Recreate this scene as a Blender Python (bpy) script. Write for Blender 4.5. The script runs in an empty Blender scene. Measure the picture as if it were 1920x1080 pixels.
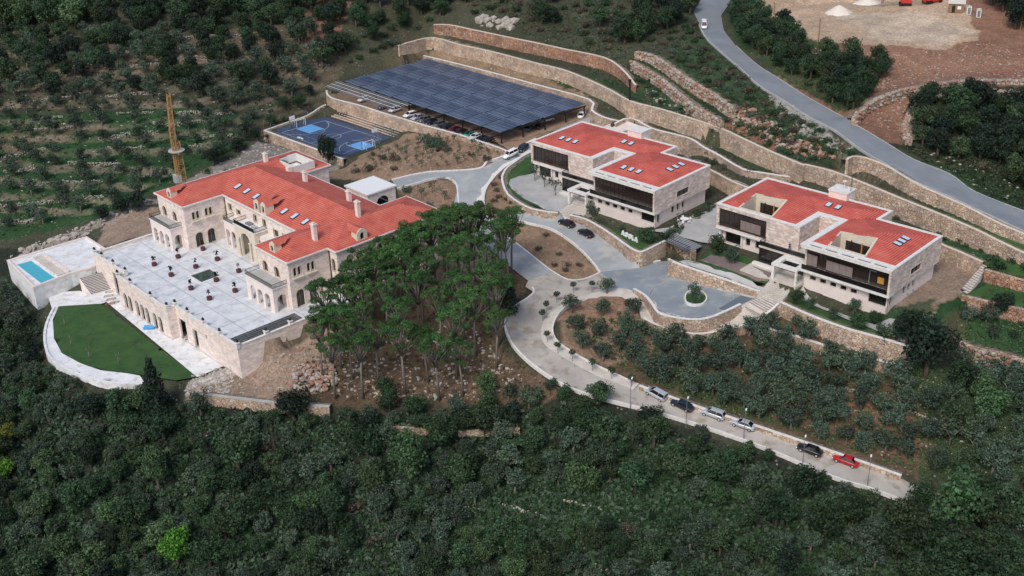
import bpy, bmesh, math, random
import numpy as np
from mathutils import Vector, Matrix
from mathutils.geometry import delaunay_2d_cdt, tessellate_polygon
random.seed(7); rng = np.random.default_rng(7)
S = bpy.context.scene; COL = S.collection
R = math.radians
# ------------------------------------------------------------------ camera, sky, sun, exposure
FPX, PITCH, HCAM, ROLL = 2200.0, 26.5, 110.0, 0.035
cd = bpy.data.cameras.new('camera'); cam = bpy.data.objects.new('camera', cd); COL.objects.link(cam)
cd.sensor_width = 36; cd.lens = FPX/1920*36; cd.clip_start = 1; cd.clip_end = 3000
_t = R(PITCH); _F = Vector((0, math.cos(_t), -math.sin(_t))); _R0 = Vector((1,0,0)); _U0 = Vector((0, math.sin(_t), math.cos(_t)))
_R = _R0*math.cos(ROLL)-_U0*math.sin(ROLL); _U = _U0*math.cos(ROLL)+_R0*math.sin(ROLL)
M = Matrix((_R, _U, -_F)).transposed().to_4x4(); M.translation = Vector((0,0,HCAM)); cam.matrix_world = M
S.camera = cam
W = bpy.data.worlds.new('World'); S.world = W; W.use_nodes = True
nt = W.node_tree; sky = nt.nodes.new('ShaderNodeTexSky'); sky.sky_type = 'NISHITA'; sky.sun_disc = False
SUN_EL, SUN_AZ = 48, 205     # degrees; azimuth clockwise from +Y
sky.sun_elevation = R(SUN_EL); sky.sun_rotation = R(SUN_AZ); sky.air_density = 1.0; sky.dust_density = 2.5; sky.ozone_density = 1.0
nt.links.new(sky.outputs[0], nt.nodes['Background'].inputs[0]); nt.nodes['Background'].inputs[1].default_value = 0.112
sl = bpy.data.lights.new('sun', 'SUN'); sl.energy = 1.45; sl.angle = R(17); sl.color = (1.0, 0.955, 0.9)
so = bpy.data.objects.new('sun', sl); COL.objects.link(so)
_d = Vector((math.sin(R(SUN_AZ))*math.cos(R(SUN_EL)), math.cos(R(SUN_AZ))*math.cos(R(SUN_EL)), math.sin(R(SUN_EL))))
so.rotation_euler = _d.to_track_quat('Z', 'Y').to_euler(); so.location = (0, 0, 200)
S.view_settings.view_transform = 'Standard'; S.view_settings.look = 'None'; S.view_settings.exposure = 0.4; S.view_settings.gamma = 1.0

# ------------------------------------------------------------------ helpers
def at(px, py, z):
    a = (px-960)/FPX; b = (540-py)/FPX
    d = _F+_R*a+_U*b; k = (z-HCAM)/d.z
    return Vector((d.x*k, d.y*k, z))
class Frame:
    def __init__(s, x, y, az, z0=0): s.x, s.y, s.az, s.z0 = x, y, R(az), z0
    def w(s, u, v, z=0):
        c, n = math.cos(s.az), math.sin(s.az); return Vector((s.x+u*c+v*n, s.y-u*n+v*c, s.z0+z))
    def empty(s, name, u=0, v=0, z=0, rot=0):
        return s.w(u, v, z), -s.az+rot
FV = Frame(-81.73, 255.02, 48); FC = Frame(-81.73, 255.02, 48); F1 = Frame(5.9, 276.5, 44.8, 3.5); F2 = Frame(44.6, 232.5, 44.4, 3.5)

def tag(o, label=None, cat=None, group=None, kind=None):
    if label: o['label'] = label
    if cat: o['category'] = cat
    if group: o['group'] = group
    if kind: o['kind'] = kind
    elif cat: o['kind'] = 'thing'
    return o
def thing(name, label, cat, loc=(0,0,0), rz=0, group=None):
    o = bpy.data.objects.new(name, None); COL.objects.link(o); o.location = loc; o.rotation_euler = (0,0,rz); o.empty_display_size = .3
    return tag(o, label, cat, group)
def link(name, me, parent=None, loc=None, rz=0):
    o = bpy.data.objects.new(name, me); COL.objects.link(o)
    if parent: o.parent = parent
    if loc is not None: o.location = loc
    if rz: o.rotation_euler = (0,0,rz)
    return o
class MB:
    def __init__(s): s.v = []; s.f = []; s.m = []; s.mats = []
    def mi(s, m):
        if m not in s.mats: s.mats.append(m)
        return s.mats.index(m)
    def add(s, vs, fs, m):
        b = len(s.v); s.v += [tuple(v) for v in vs]; i = s.mi(m)
        for f in fs: s.f.append([b+k for k in f]); s.m.append(i)
        return s
    def box(s, a, b, m, rz=0, c=None):
        x0,y0,z0 = a; x1,y1,z1 = b
        vs = [(x0,y0,z0),(x1,y0,z0),(x1,y1,z0),(x0,y1,z0),(x0,y0,z1),(x1,y0,z1),(x1,y1,z1),(x0,y1,z1)]
        if rz:
            cx, cy = c or ((x0+x1)/2, (y0+y1)/2); q, n = math.cos(rz), math.sin(rz)
            vs = [(cx+(x-cx)*q-(y-cy)*n, cy+(x-cx)*n+(y-cy)*q, z) for x,y,z in vs]
        return s.add(vs, [(0,3,2,1),(4,5,6,7),(0,1,5,4),(1,2,6,5),(2,3,7,6),(3,0,4,7)], m)
    def beam(s, p, q, w, h, m):
        p, q = Vector(p), Vector(q); d = (q-p).normalized(); up = Vector((0,0,1)) if abs(d.z) < .95 else Vector((1,0,0))
        a = d.cross(up).normalized()*w/2; b = a.cross(d).normalized()*h/2
        vs = [p-a-b,p+a-b,p+a+b,p-a+b,q-a-b,q+a-b,q+a+b,q-a+b]
        return s.add(vs, [(0,3,2,1),(4,5,6,7),(0,1,5,4),(1,2,6,5),(2,3,7,6),(3,0,4,7)], m)
    def tube(s, pts, rs, m, n=6, cap=True):
        rings = []; vs = []; fs = []
        pts = [Vector(p) for p in pts]
        for i, p in enumerate(pts):
            d = (pts[min(i+1,len(pts)-1)]-pts[max(i-1,0)]).normalized(); up = Vector((0,0,1)) if abs(d.z) < .9 else Vector((1,0,0))
            a = d.cross(up).normalized(); b = a.cross(d).normalized(); r = rs[i] if hasattr(rs,'__len__') else rs
            for k in range(n): t = 2*math.pi*k/n; vs.append(p+a*math.cos(t)*r+b*math.sin(t)*r)
        for i in range(len(pts)-1):
            for k in range(n): fs.append((i*n+k, i*n+(k+1)%n, (i+1)*n+(k+1)%n, (i+1)*n+k))
        if cap: fs.append(tuple(range(n))[::-1]); fs.append(tuple((len(pts)-1)*n+k for k in range(n)))
        return s.add(vs, fs, m)
    def lathe(s, c, prof, m, n=14):
        vs = []; fs = []
        for r, z in prof:
            for k in range(n): t = 2*math.pi*k/n; vs.append((c[0]+r*math.cos(t), c[1]+r*math.sin(t), c[2]+z))
        for i in range(len(prof)-1):
            for k in range(n): fs.append((i*n+k, i*n+(k+1)%n, (i+1)*n+(k+1)%n, (i+1)*n+k))
        fs.append(tuple(range(n))[::-1]); fs.append(tuple((len(prof)-1)*n+k for k in range(n)))
        return s.add(vs, fs, m)
    def prism(s, poly, z0, z1, m, mtop=None):
        n = len(poly); tri = tessellate_polygon([[Vector((p[0],p[1],0)) for p in poly]])
        vs = [(p[0],p[1],z0) for p in poly]+[(p[0],p[1],z1) for p in poly]
        ar = sum(poly[i][0]*poly[(i+1)%n][1]-poly[(i+1)%n][0]*poly[i][1] for i in range(n))
        sd = [(i,(i+1)%n,n+(i+1)%n,n+i) if ar > 0 else (n+i,n+(i+1)%n,(i+1)%n,i) for i in range(n)]
        s.add(vs, sd, m)
        up = []
        for t in tri:
            a,b,c = [Vector(poly[k][:2]) for k in t]; cr = (b-a).cross(c-a)
            up.append(t if cr > 0 else t[::-1])
        s.add([(p[0],p[1],z1) for p in poly], up, mtop or m); s.add([(p[0],p[1],z0) for p in poly], [t[::-1] for t in up], m)
        return s
    def panel(s, o, du, L, H, t, holes, m, outer=None):
        """upright wall sheet from point o along du (2D unit), L long, H high, t thick (to the left of du), with holes cut through"""
        o = Vector(o); du = Vector((du[0],du[1],0)); dn = Vector((-du.y,du.x,0))
        outer = outer or [(0,0),(L,0),(L,H),(0,H)]
        loops = [outer]+holes
        flat = [p for l in loops for p in l]
        tri = tessellate_polygon([[Vector((x,y,0)) for x,y in l] for l in loops])
        P = lambda x,y,k: o+du*x+Vector((0,0,y))+dn*(t*k)
        tt = []
        for a,b,c in tri:
            A,B,C_ = [Vector(flat[k]) for k in (a,b,c)]
            tt.append((a,b,c) if (B-A).cross(C_-A) > 0 else (a,c,b))
        s.add([P(x,y,0) for x,y in flat], tt, m); s.add([P(x,y,1) for x,y in flat], [q[::-1] for q in tt], m)
        for l in loops:
            n = len(l); vs = [P(x,y,0) for x,y in l]+[P(x,y,1) for x,y in l]
            s.add(vs, [(i,(i+1)%n,n+(i+1)%n,n+i) for i in range(n)], m)
        return s
    def mesh(s, name, smooth=False):
        me = bpy.data.meshes.new(name); me.from_pydata(s.v, [], s.f)
        for m in s.mats: me.materials.append(m)
        me.polygons.foreach_set('material_index', s.m)
        if smooth: me.polygons.foreach_set('use_smooth', [True]*len(s.f))
        me.update(); return me
    def obj(s, name, parent=None, smooth=False, **k): return link(name, s.mesh(name, smooth), parent, **k)
def arch(x0, x1, z0, z1, n=8, pointed=False):
    r = (x1-x0)/2; c = (x0+x1)/2
    rr = r*1.25 if pointed else r
    pts = [(x0,z0),(x1,z0)]
    for k in range(n+1):
        t = math.pi*k/n; pts.append((c+r*math.cos(t), z1-rr+rr*math.sin(t)))
    return pts
def rect(x0, x1, z0, z1): return [(x0,z0),(x1,z0),(x1,z1),(x0,z1)]

# ------------------------------------------------------------------ materials
def new_mat(name):
    m = bpy.data.materials.new(name); m.use_nodes = True
    n = m.node_tree.nodes; return m, n, m.node_tree.links, n['Principled BSDF']
def rgb(c): return (c[0], c[1], c[2], 1)
def setspec(b, v):
    b.inputs['Specular IOR Level'].default_value = v
def ramp(n, stops):
    r = n.new('ShaderNodeValToRGB'); e = r.color_ramp.elements
    while len(e) > 1: e.remove(e[-1])
    e[0].position = stops[0][0]; e[0].color = rgb(stops[0][1])
    for p, c in stops[1:]: x = e.new(p); x.color = rgb(c)
    return r
def noise_mat(name, c1, c2, scale=1.0, rough=.9, bump=.3, c3=None, scale2=None, spec=.3, world=False, streak=None):
    m, n, l, b = new_mat(name)
    tc = n.new('ShaderNodeTexCoord'); src = tc.outputs['Object']
    no = n.new('ShaderNodeTexNoise'); no.inputs['Scale'].default_value = scale; no.inputs['Detail'].default_value = 8; no.inputs['Roughness'].default_value = .65
    if streak:
        mp = n.new('ShaderNodeMapping'); mp.inputs['Scale'].default_value = streak; l.new(src, mp.inputs[0]); l.new(mp.outputs[0], no.inputs['Vector'])
    else: l.new(src, no.inputs['Vector'])
    r = ramp(n, [(.33, c1), (.67, c2)]); l.new(no.outputs[0], r.inputs[0]); out = r.outputs[0]
    if c3:
        n2 = n.new('ShaderNodeTexNoise'); n2.inputs['Scale'].default_value = scale2 or scale*6; n2.inputs['Detail'].default_value = 6; l.new(src, n2.inputs['Vector'])
        r2 = ramp(n, [(.52, (0,0,0)), (.66, (1,1,1))]); l.new(n2.outputs[0], r2.inputs[0])
        mx = n.new('ShaderNodeMix'); mx.data_type = 'RGBA'; l.new(r2.outputs[0], mx.inputs['Factor']); l.new(out, mx.inputs['A']); mx.inputs['B'].default_value = rgb(c3); out = mx.outputs['Result']
    l.new(out, b.inputs['Base Color']); b.inputs['Roughness'].default_value = rough; setspec(b, spec)
    if bump:
        bp = n.new('ShaderNodeBump'); bp.inputs['Strength'].default_value = bump; bp.inputs['Distance'].default_value = .1; l.new(no.outputs[0], bp.inputs['Height']); l.new(bp.outputs[0], b.inputs['Normal'])
    return m
def plain(name, c, rough=.6, metal=0, spec=.4, var=.0):
    m, n, l, b = new_mat(name); b.inputs['Base Color'].default_value = rgb(c); b.inputs['Roughness'].default_value = rough; b.inputs['Metallic'].default_value = metal; setspec(b, spec)
    if var:
        tc = n.new('ShaderNodeTexCoord'); no = n.new('ShaderNodeTexNoise'); no.inputs['Scale'].default_value = 3; no.inputs['Detail'].default_value = 5; l.new(tc.outputs['Object'], no.inputs['Vector'])
        r = ramp(n, [(.3, [x*(1-var) for x in c]), (.7, [min(1,x*(1+var)) for x in c])]); l.new(no.outputs[0], r.inputs[0]); l.new(r.outputs[0], b.inputs['Base Color'])
    return m
def ashlar(name, c1, c2, mortar, bw=1.0, bh=.42, dirt=.35, msize=.015):
    m, n, l, b = new_mat(name); tc = n.new('ShaderNodeTexCoord')
    sp = n.new('ShaderNodeSeparateXYZ'); l.new(tc.outputs['Object'], sp.inputs[0]); sn = n.new('ShaderNodeSeparateXYZ'); l.new(tc.outputs['Normal'], sn.inputs[0])
    ab = n.new('ShaderNodeMath'); ab.operation = 'ABSOLUTE'; l.new(sn.outputs[0], ab.inputs[0])
    gt = n.new('ShaderNodeMath'); gt.operation = 'GREATER_THAN'; gt.inputs[1].default_value = .5; l.new(ab.outputs[0], gt.inputs[0])
    mx = n.new('ShaderNodeMix'); l.new(gt.outputs[0], mx.inputs['Factor']); l.new(sp.outputs[0], mx.inputs['A']); l.new(sp.outputs[1], mx.inputs['B'])
    cb = n.new('ShaderNodeCombineXYZ'); l.new(mx.outputs['Result'], cb.inputs[0]); l.new(sp.outputs[2], cb.inputs[1])
    br = n.new('ShaderNodeTexBrick'); l.new(cb.outputs[0], br.inputs['Vector']); br.inputs['Scale'].default_value = 1; br.inputs['Brick Width'].default_value = bw; br.inputs['Row Height'].default_value = bh
    br.inputs['Mortar Size'].default_value = msize; br.inputs['Color1'].default_value = rgb(c1); br.inputs['Color2'].default_value = rgb(c2); br.inputs['Mortar'].default_value = rgb(mortar); br.offset = .37
    no = n.new('ShaderNodeTexNoise'); no.inputs['Scale'].default_value = .6; no.inputs['Detail'].default_value = 7; no.inputs['Roughness'].default_value = .7; l.new(tc.outputs['Object'], no.inputs['Vector'])
    # blotchy stone variation: second noise keyed by courses
    mp = n.new('ShaderNodeMapping'); mp.inputs['Scale'].default_value = (1.0, 1.0, 2.4); l.new(tc.outputs['Object'], mp.inputs[0])
    vo = n.new('ShaderNodeTexVoronoi'); vo.inputs['Scale'].default_value = 1.1; l.new(mp.outputs[0], vo.inputs['Vector'])
    hs = n.new('ShaderNodeHueSaturation'); l.new(br.outputs['Color'], hs.inputs['Color'])
    mr = n.new('ShaderNodeMapRange'); l.new(vo.outputs['Color'], mr.inputs[0]); mr.inputs[3].default_value = 1-dirt; mr.inputs[4].default_value = 1+dirt*.5; l.new(mr.outputs[0], hs.inputs['Value'])
    r = ramp(n, [(.3, (1-dirt,)*3), (.62, (1.08,1.06,1.03))]); l.new(no.outputs[0], r.inputs[0])
    mu = n.new('ShaderNodeMix'); mu.data_type = 'RGBA'; mu.blend_type = 'MULTIPLY'; mu.inputs['Factor'].default_value = .8; l.new(hs.outputs[0], mu.inputs['A']); l.new(r.outputs[0], mu.inputs['B'])
    l.new(mu.outputs['Result'], b.inputs['Base Color']); b.inputs['Roughness'].default_value = .9; setspec(b, .2)
    bp = n.new('ShaderNodeBump'); bp.inputs['Strength'].default_value = .4; bp.inputs['Distance'].default_value = .05; l.new(no.outputs[0], bp.inputs['Height']); l.new(bp.outputs[0], b.inputs['Normal'])
    return m
def rubble(name, cols, joint, scale=1.6, bump=.9, zs=1.25):
    m, n, l, b = new_mat(name); tc = n.new('ShaderNodeTexCoord'); mp = n.new('ShaderNodeMapping'); mp.inputs['Scale'].default_value = (1,1,zs); l.new(tc.outputs['Object'], mp.inputs[0])
    nz = n.new('ShaderNodeTexNoise'); nz.inputs['Scale'].default_value = 1.2; l.new(mp.outputs[0], nz.inputs['Vector'])
    ad = n.new('ShaderNodeMix'); ad.data_type = 'VECTOR'; ad.inputs['Factor'].default_value = .12; l.new(mp.outputs[0], ad.inputs['A']); l.new(nz.outputs['Color'], ad.inputs['B'])
    v1 = n.new('ShaderNodeTexVoronoi'); v1.inputs['Scale'].default_value = scale; l.new(ad.outputs['Result'], v1.inputs['Vector'])
    v2 = n.new('ShaderNodeTexVoronoi'); v2.feature = 'DISTANCE_TO_EDGE'; v2.inputs['Scale'].default_value = scale; l.new(ad.outputs['Result'], v2.inputs['Vector'])
    sp = n.new('ShaderNodeSeparateXYZ'); l.new(v1.outputs['Color'], sp.inputs[0])
    k = len(cols); r = ramp(n, [(i/(k-1), c) for i, c in enumerate(cols)]); l.new(sp.outputs[0], r.inputs[0])
    e = ramp(n, [(.0, (0,0,0)), (.07, (1,1,1))]); l.new(v2.outputs['Distance'], e.inputs[0])
    mx = n.new('ShaderNodeMix'); mx.data_type = 'RGBA'; l.new(e.outputs[0], mx.inputs['Factor']); mx.inputs['A'].default_value = rgb(joint); l.new(r.outputs[0], mx.inputs['B'])
    n3 = n.new('ShaderNodeTexNoise'); n3.inputs['Scale'].default_value = .25; n3.inputs['Detail'].default_value = 5; l.new(tc.outputs['Object'], n3.inputs['Vector'])
    r3 = ramp(n, [(.35, (.7,.7,.72)), (.65, (1.1,1.08,1.05))]); l.new(n3.outputs[0], r3.inputs[0])
    mu = n.new('ShaderNodeMix'); mu.data_type = 'RGBA'; mu.blend_type = 'MULTIPLY'; mu.inputs['Factor'].default_value = .9; l.new(mx.outputs['Result'], mu.inputs['A']); l.new(r3.outputs[0], mu.inputs['B'])
    l.new(mu.outputs['Result'], b.inputs['Base Color']); b.inputs['Roughness'].default_value = .95; setspec(b, .15)
    bp = n.new('ShaderNodeBump'); bp.inputs['Strength'].default_value = bump; bp.inputs['Distance'].default_value = .15; l.new(e.outputs[0], bp.inputs['Height']); l.new(bp.outputs[0], b.inputs['Normal'])
    return m
def roof_mat(name, base, dz):
    m, n, l, b = new_mat(name); tc = n.new('ShaderNodeTexCoord'); sp = n.new('ShaderNodeSeparateXYZ'); l.new(tc.outputs['Object'], sp.inputs[0])
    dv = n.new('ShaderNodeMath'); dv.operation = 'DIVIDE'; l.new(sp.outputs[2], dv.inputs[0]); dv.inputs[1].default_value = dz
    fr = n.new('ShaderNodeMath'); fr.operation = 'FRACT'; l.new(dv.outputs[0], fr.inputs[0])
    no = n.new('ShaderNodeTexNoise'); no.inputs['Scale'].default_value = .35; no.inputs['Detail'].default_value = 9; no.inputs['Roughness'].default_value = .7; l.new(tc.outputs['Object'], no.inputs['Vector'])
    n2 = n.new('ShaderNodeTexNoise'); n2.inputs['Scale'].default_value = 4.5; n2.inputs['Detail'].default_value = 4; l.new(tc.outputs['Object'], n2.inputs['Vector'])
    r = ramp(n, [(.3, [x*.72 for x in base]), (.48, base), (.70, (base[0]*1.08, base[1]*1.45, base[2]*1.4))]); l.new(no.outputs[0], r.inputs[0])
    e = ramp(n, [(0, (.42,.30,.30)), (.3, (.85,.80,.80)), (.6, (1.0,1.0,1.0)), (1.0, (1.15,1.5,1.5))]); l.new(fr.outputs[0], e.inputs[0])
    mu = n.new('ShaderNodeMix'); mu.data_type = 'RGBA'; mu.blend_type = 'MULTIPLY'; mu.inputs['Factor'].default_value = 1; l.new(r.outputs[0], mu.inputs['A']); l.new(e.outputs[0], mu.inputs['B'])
    r2 = ramp(n, [(.3, (.8,.78,.78)), (.7, (1.15,1.18,1.18))]); l.new(n2.outputs[0], r2.inputs[0])
    m2 = n.new('ShaderNodeMix'); m2.data_type = 'RGBA'; m2.blend_type = 'MULTIPLY'; m2.inputs['Factor'].default_value = .8; l.new(mu.outputs['Result'], m2.inputs['A']); l.new(r2.outputs[0], m2.inputs['B'])
    l.new(m2.outputs['Result'], b.inputs['Base Color']); b.inputs['Roughness'].default_value = .8; setspec(b, .25)
    bp = n.new('ShaderNodeBump'); bp.inputs['Strength'].default_value = .5; bp.inputs['Distance'].default_value = .06; l.new(fr.outputs[0], bp.inputs['Height']); l.new(bp.outputs[0], b.inputs['Normal'])
    return m
def leaf_mat(name, c, hv=.06, vv=.35):
    m, n, l, b = new_mat(name); at_ = n.new('ShaderNodeAttribute'); at_.attribute_name = 'tint'
    oi = n.new('ShaderNodeObjectInfo'); hs = n.new('ShaderNodeHueSaturation')
    mu = n.new('ShaderNodeMix'); mu.data_type = 'RGBA'; mu.blend_type = 'MULTIPLY'; mu.inputs['Factor'].default_value = 1; mu.inputs['A'].default_value = rgb(c); l.new(at_.outputs['Color'], mu.inputs['B'])
    l.new(mu.outputs['Result'], hs.inputs['Color'])
    a = n.new('ShaderNodeMapRange'); l.new(oi.outputs['Random'], a.inputs[0]); a.inputs[3].default_value = .5-hv; a.inputs[4].default_value = .5+hv; l.new(a.outputs[0], hs.inputs['Hue'])
    f = n.new('ShaderNodeMath'); f.operation = 'MULTIPLY'; f.inputs[1].default_value = 7.31; l.new(oi.outputs['Random'], f.inputs[0]); g = n.new('ShaderNodeMath'); g.operation = 'FRACT'; l.new(f.outputs[0], g.inputs[0])
    d = n.new('ShaderNodeMapRange'); l.new(g.outputs[0], d.inputs[0]); d.inputs[3].default_value = 1-vv; d.inputs[4].default_value = 1+vv; l.new(d.outputs[0], hs.inputs['Value'])
    l.new(hs.outputs[0], b.inputs['Base Color']); b.inputs['Roughness'].default_value = .65; setspec(b, .25)
    return m
MT = dict(
 stone=ashlar('pink_limestone', (.68,.55,.49), (.78,.67,.61), (.60,.49,.43)),
 villa_stone=ashlar('villa_limestone', (.78,.66,.60), (.86,.77,.72), (.66,.56,.51), bw=.9, bh=.35, dirt=.2),
 smooth=noise_mat('smooth_pale_stone', (.70,.60,.56), (.80,.71,.66), .8, bump=.1),
 coping=noise_mat('white_coping', (.62,.59,.55), (.78,.76,.73), 1.5, bump=.1),
 cream=noise_mat('cream_stone', (.58,.50,.40), (.68,.61,.50), 1.2, bump=.1),
 patch=noise_mat('dark_asphalt_patch', (.12,.145,.175), (.155,.18,.205), .5, bump=.1),
 berm=noise_mat('stony_earth', (.10,.085,.06), (.20,.165,.12), 1.2, bump=.5, c3=(.32,.28,.24), scale2=3),
 wallr=rubble('tan_rubble_masonry', [(.40,.28,.20),(.60,.47,.37),(.48,.34,.24),(.68,.57,.47),(.44,.30,.21)], (.36,.29,.23), 1.7),
 wallred=rubble('red_rubble_masonry', [(.32,.15,.09),(.46,.29,.20),(.38,.19,.12),(.50,.38,.30),(.34,.18,.12)], (.16,.08,.05), 1.7),
 boulder=rubble('boulder_masonry', [(.40,.28,.20),(.56,.45,.36),(.44,.29,.20),(.60,.52,.44),(.42,.30,.22)], (.10,.06,.04), 1.0),
 rock=noise_mat('pale_rock', (.26,.23,.20), (.46,.42,.37), 1.3, bump=.5),
 rock_red=noise_mat('red_stained_rock', (.22,.11,.075), (.40,.26,.19), 1.0, bump=.5),
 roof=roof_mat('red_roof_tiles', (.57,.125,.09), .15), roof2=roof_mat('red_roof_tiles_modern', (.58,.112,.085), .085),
 glass=plain('dark_glass', (.012,.010,.010), .12, 0, .8), glass2=plain('brown_glass', (.035,.024,.02), .15, 0, .8), dark=plain('dark_interior', (.02,.017,.015), .9),
 skyl=plain('skylight_glass', (.55,.68,.78), .15, 0, 1.0), black=plain('black_metal', (.02,.02,.022), .5, .3), grey=plain('grey_metal', (.25,.26,.28), .5, .5), white=plain('white_paint', (.78,.78,.78), .5, var=.06),
 asphalt=noise_mat('pale_asphalt', (.28,.30,.305), (.38,.40,.405), .12, bump=.2, c3=(.42,.41,.385), scale2=.35),
 round_=noise_mat('grey_asphalt', (.20,.235,.26), (.27,.305,.33), .15, bump=.15, c3=(.33,.325,.31), scale2=.3),
 dusty=noise_mat('dusty_concrete_road', (.34,.31,.275), (.48,.445,.40), .13, bump=.2, c3=(.30,.255,.20), scale2=.45),
 uproad=noise_mat('old_asphalt_road', (.175,.195,.215), (.235,.255,.275), .15, bump=.15, c3=(.205,.22,.24), scale2=.12),
 pave=noise_mat('beige_paving', (.48,.43,.37), (.62,.57,.51), .5, bump=.1), pave_white=noise_mat('white_stone_paving', (.64,.65,.66), (.80,.81,.81), .35, bump=.1, c3=(.58,.56,.53), scale2=.8),
 slab=noise_mat('grey_paving_slabs', (.34,.34,.33), (.46,.455,.44), .3, bump=.1), brownpave=noise_mat('brown_block_paving', (.17,.13,.12), (.23,.18,.165), .8, bump=.1),
 tanpave=noise_mat('tan_paved_lot', (.26,.17,.115), (.34,.235,.165), .3, bump=.1),
 lawn=noise_mat('lawn_grass', (.020,.064,.018), (.048,.112,.030), .22, bump=.8, c3=(.055,.085,.030), scale2=1.1),
 water=plain('pool_water', (.06,.42,.52), .05, 0, .9), court=plain('court_navy', (.05,.075,.14), .55, var=.12), court2=plain('court_light_blue', (.13,.36,.66), .55), line=plain('court_line', (.45,.5,.55), .6),
 soilred=noise_mat('red_planting_soil', (.15,.075,.045), (.26,.15,.095), .4, bump=.6, c3=(.32,.22,.16), scale2=3),
 soil=noise_mat('brown_planting_soil', (.24,.155,.105), (.34,.235,.165), .3, bump=.6, c3=(.40,.31,.24), scale2=3.5),
 bark=noise_mat('bark', (.10,.075,.055), (.20,.16,.125), 3, bump=.5, streak=(3,3,.5)), barkgrey=noise_mat('grey_bark', (.12,.105,.09), (.24,.215,.19), 3, bump=.5),
 yellow=noise_mat('rusty_yellow_paint', (.34,.20,.08), (.48,.31,.13), 2.5, bump=.1, c3=(.20,.11,.06)), steelpale=plain('pale_steel', (.5,.5,.48), .5, .2, var=.1),
 pot=plain('dark_red_planter', (.085,.028,.025), .7, var=.2), wood=noise_mat('wood', (.20,.12,.07), (.33,.21,.13), 2, bump=.2), blind=noise_mat('rosy_grey_blind', (.20,.155,.145), (.25,.20,.19), 1, bump=0),
 sand=noise_mat('pale_sand', (.62,.56,.48), (.74,.68,.60), 1.5, bump=.4), red=plain('red_paint', (.50,.04,.03), .45, var=.1), tarp=plain('blue_tarp', (.08,.38,.72), .5), orange=plain('orange_paint', (.50,.24,.05), .6),
 olive=leaf_mat('olive_leaves', (.056,.088,.060), .025, .3), broad=leaf_mat('broad_leaves', (.034,.062,.030), .03, .38), bright=leaf_mat('bright_leaves', (.085,.21,.028), .01, .12), yellowg=leaf_mat('yellowing_leaves', (.15,.16,.03), .01, .1),
 mid=leaf_mat('mid_green_leaves', (.060,.108,.048), .02, .2), pine=leaf_mat('pine_needles', (.044,.100,.030), .015, .22), darkl=leaf_mat('dark_evergreen_leaves', (.016,.030,.020), .02, .2), brownb=leaf_mat('dry_brush_twigs', (.085,.070,.055), .02, .25),
 skin=plain('skin', (.45,.28,.2), .6), navy=plain('navy_cloth', (.03,.045,.11), .8), hair=plain('dark_hair', (.02,.015,.012), .7),
)
G = {k: v for k, v in MT.items()}

# ------------------------------------------------------------------ terrain: control heights, walls, roads
CP = [(0,350,-2),(0,450,-7),(0,540,-11),(40,640,-11.5),(0,750,-16),(150,790,-13.5),(260,765,-10.5),(0,900,-23),(0,1080,-31),(300,900,-20),(300,1080,-29),
(150,430,-4),(250,400,-1.5),(430,290,2),(480,262,1.5),(560,315,-.2),(630,320,-.1),(0,250,6),(100,350,0),(200,350,0),(200,250,7),(300,300,3),(0,150,16),(0,60,27),(0,0,34),(100,100,22),(250,150,17),
(250,60,27),(250,0,35),(400,230,8),(400,150,15),(500,200,9),(500,100,20),(500,0,34),(600,140,12),(650,80,19),(700,30,27),(750,0,33),(850,20,29),(950,20,29),(1000,40,27),(1000,0,33),
(1100,60,26.5),(1150,20,31),(1200,60,28),(1250,0,33),(1280,80,27),(1320,115,25),(1300,230,16.5),(1400,240,18),(1480,280,16),(1560,300,14),
(1450,60,29.5),(1550,50,30),(1700,40,30),(1850,40,31),(1920,60,31),(1500,130,25.5),(1600,180,22.5),(1700,130,27),(1850,110,28.5),(1750,260,18),(1850,300,17),(1920,250,20),(1920,350,15.5),(1920,180,25),(1920,0,33),(1500,0,32),(1400,0,32),
(1350,650,-3.5),(1150,620,-2),(1450,700,-5),(1600,760,-7),(1750,750,-6.5),(1850,780,-7.5),(1920,730,-5),(1920,850,-9.5),(1920,950,-13),(1800,900,-11),(1250,700,-4),
(600,780,-9.8),(450,810,-13),(700,800,-9),(850,780,-7.5),(900,850,-12),(1000,780,-6.5),(1150,800,-7.5),(1250,870,-11),(1400,900,-13),(1550,950,-15),(1700,1000,-16),(600,900,-17),(800,950,-18),(1100,950,-17),(600,1080,-27),(1100,1080,-25),(1500,1080,-22),(1900,1080,-19),(1000,740,-4),
(620,720,-6),(700,700,-5),(800,720,-5),(900,700,-4),(935,620,-2),(850,600,-1.5),(750,600,-2),(650,640,-4),(590,640,-5),(560,690,-6.2),(500,730,-7),(700,560,-1),(800,520,0),(900,500,.5),(780,430,2),(820,370,2.7),(700,290,4),(800,290,4.5),(700,320,3.2),
(-200,0,34),(-200,300,2),(-200,600,-14),(-200,1080,-32),(2120,0,34),(2120,300,18),(2120,500,7),(2120,700,-5),(2120,1080,-20),(0,-80,42),(600,-80,44),(1200,-80,42),(1900,-80,38),(0,1200,-36),(1000,1200,-32),(1900,1200,-26)]
cz = lambda z: z if z <= 10 else 10+(z-10)*.62      # gentler rise for the upper hillside
cpw = np.array([list(at(c[0],c[1],cz(c[2]))) for c in CP])
X0, X1, Y0, Y1, DG = -235.0, 190.0, 95.0, 440.0, .85
gx = np.arange(X0, X1, DG); gy = np.arange(Y0, Y1, DG); NX, NY = len(gx), len(gy)
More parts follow.
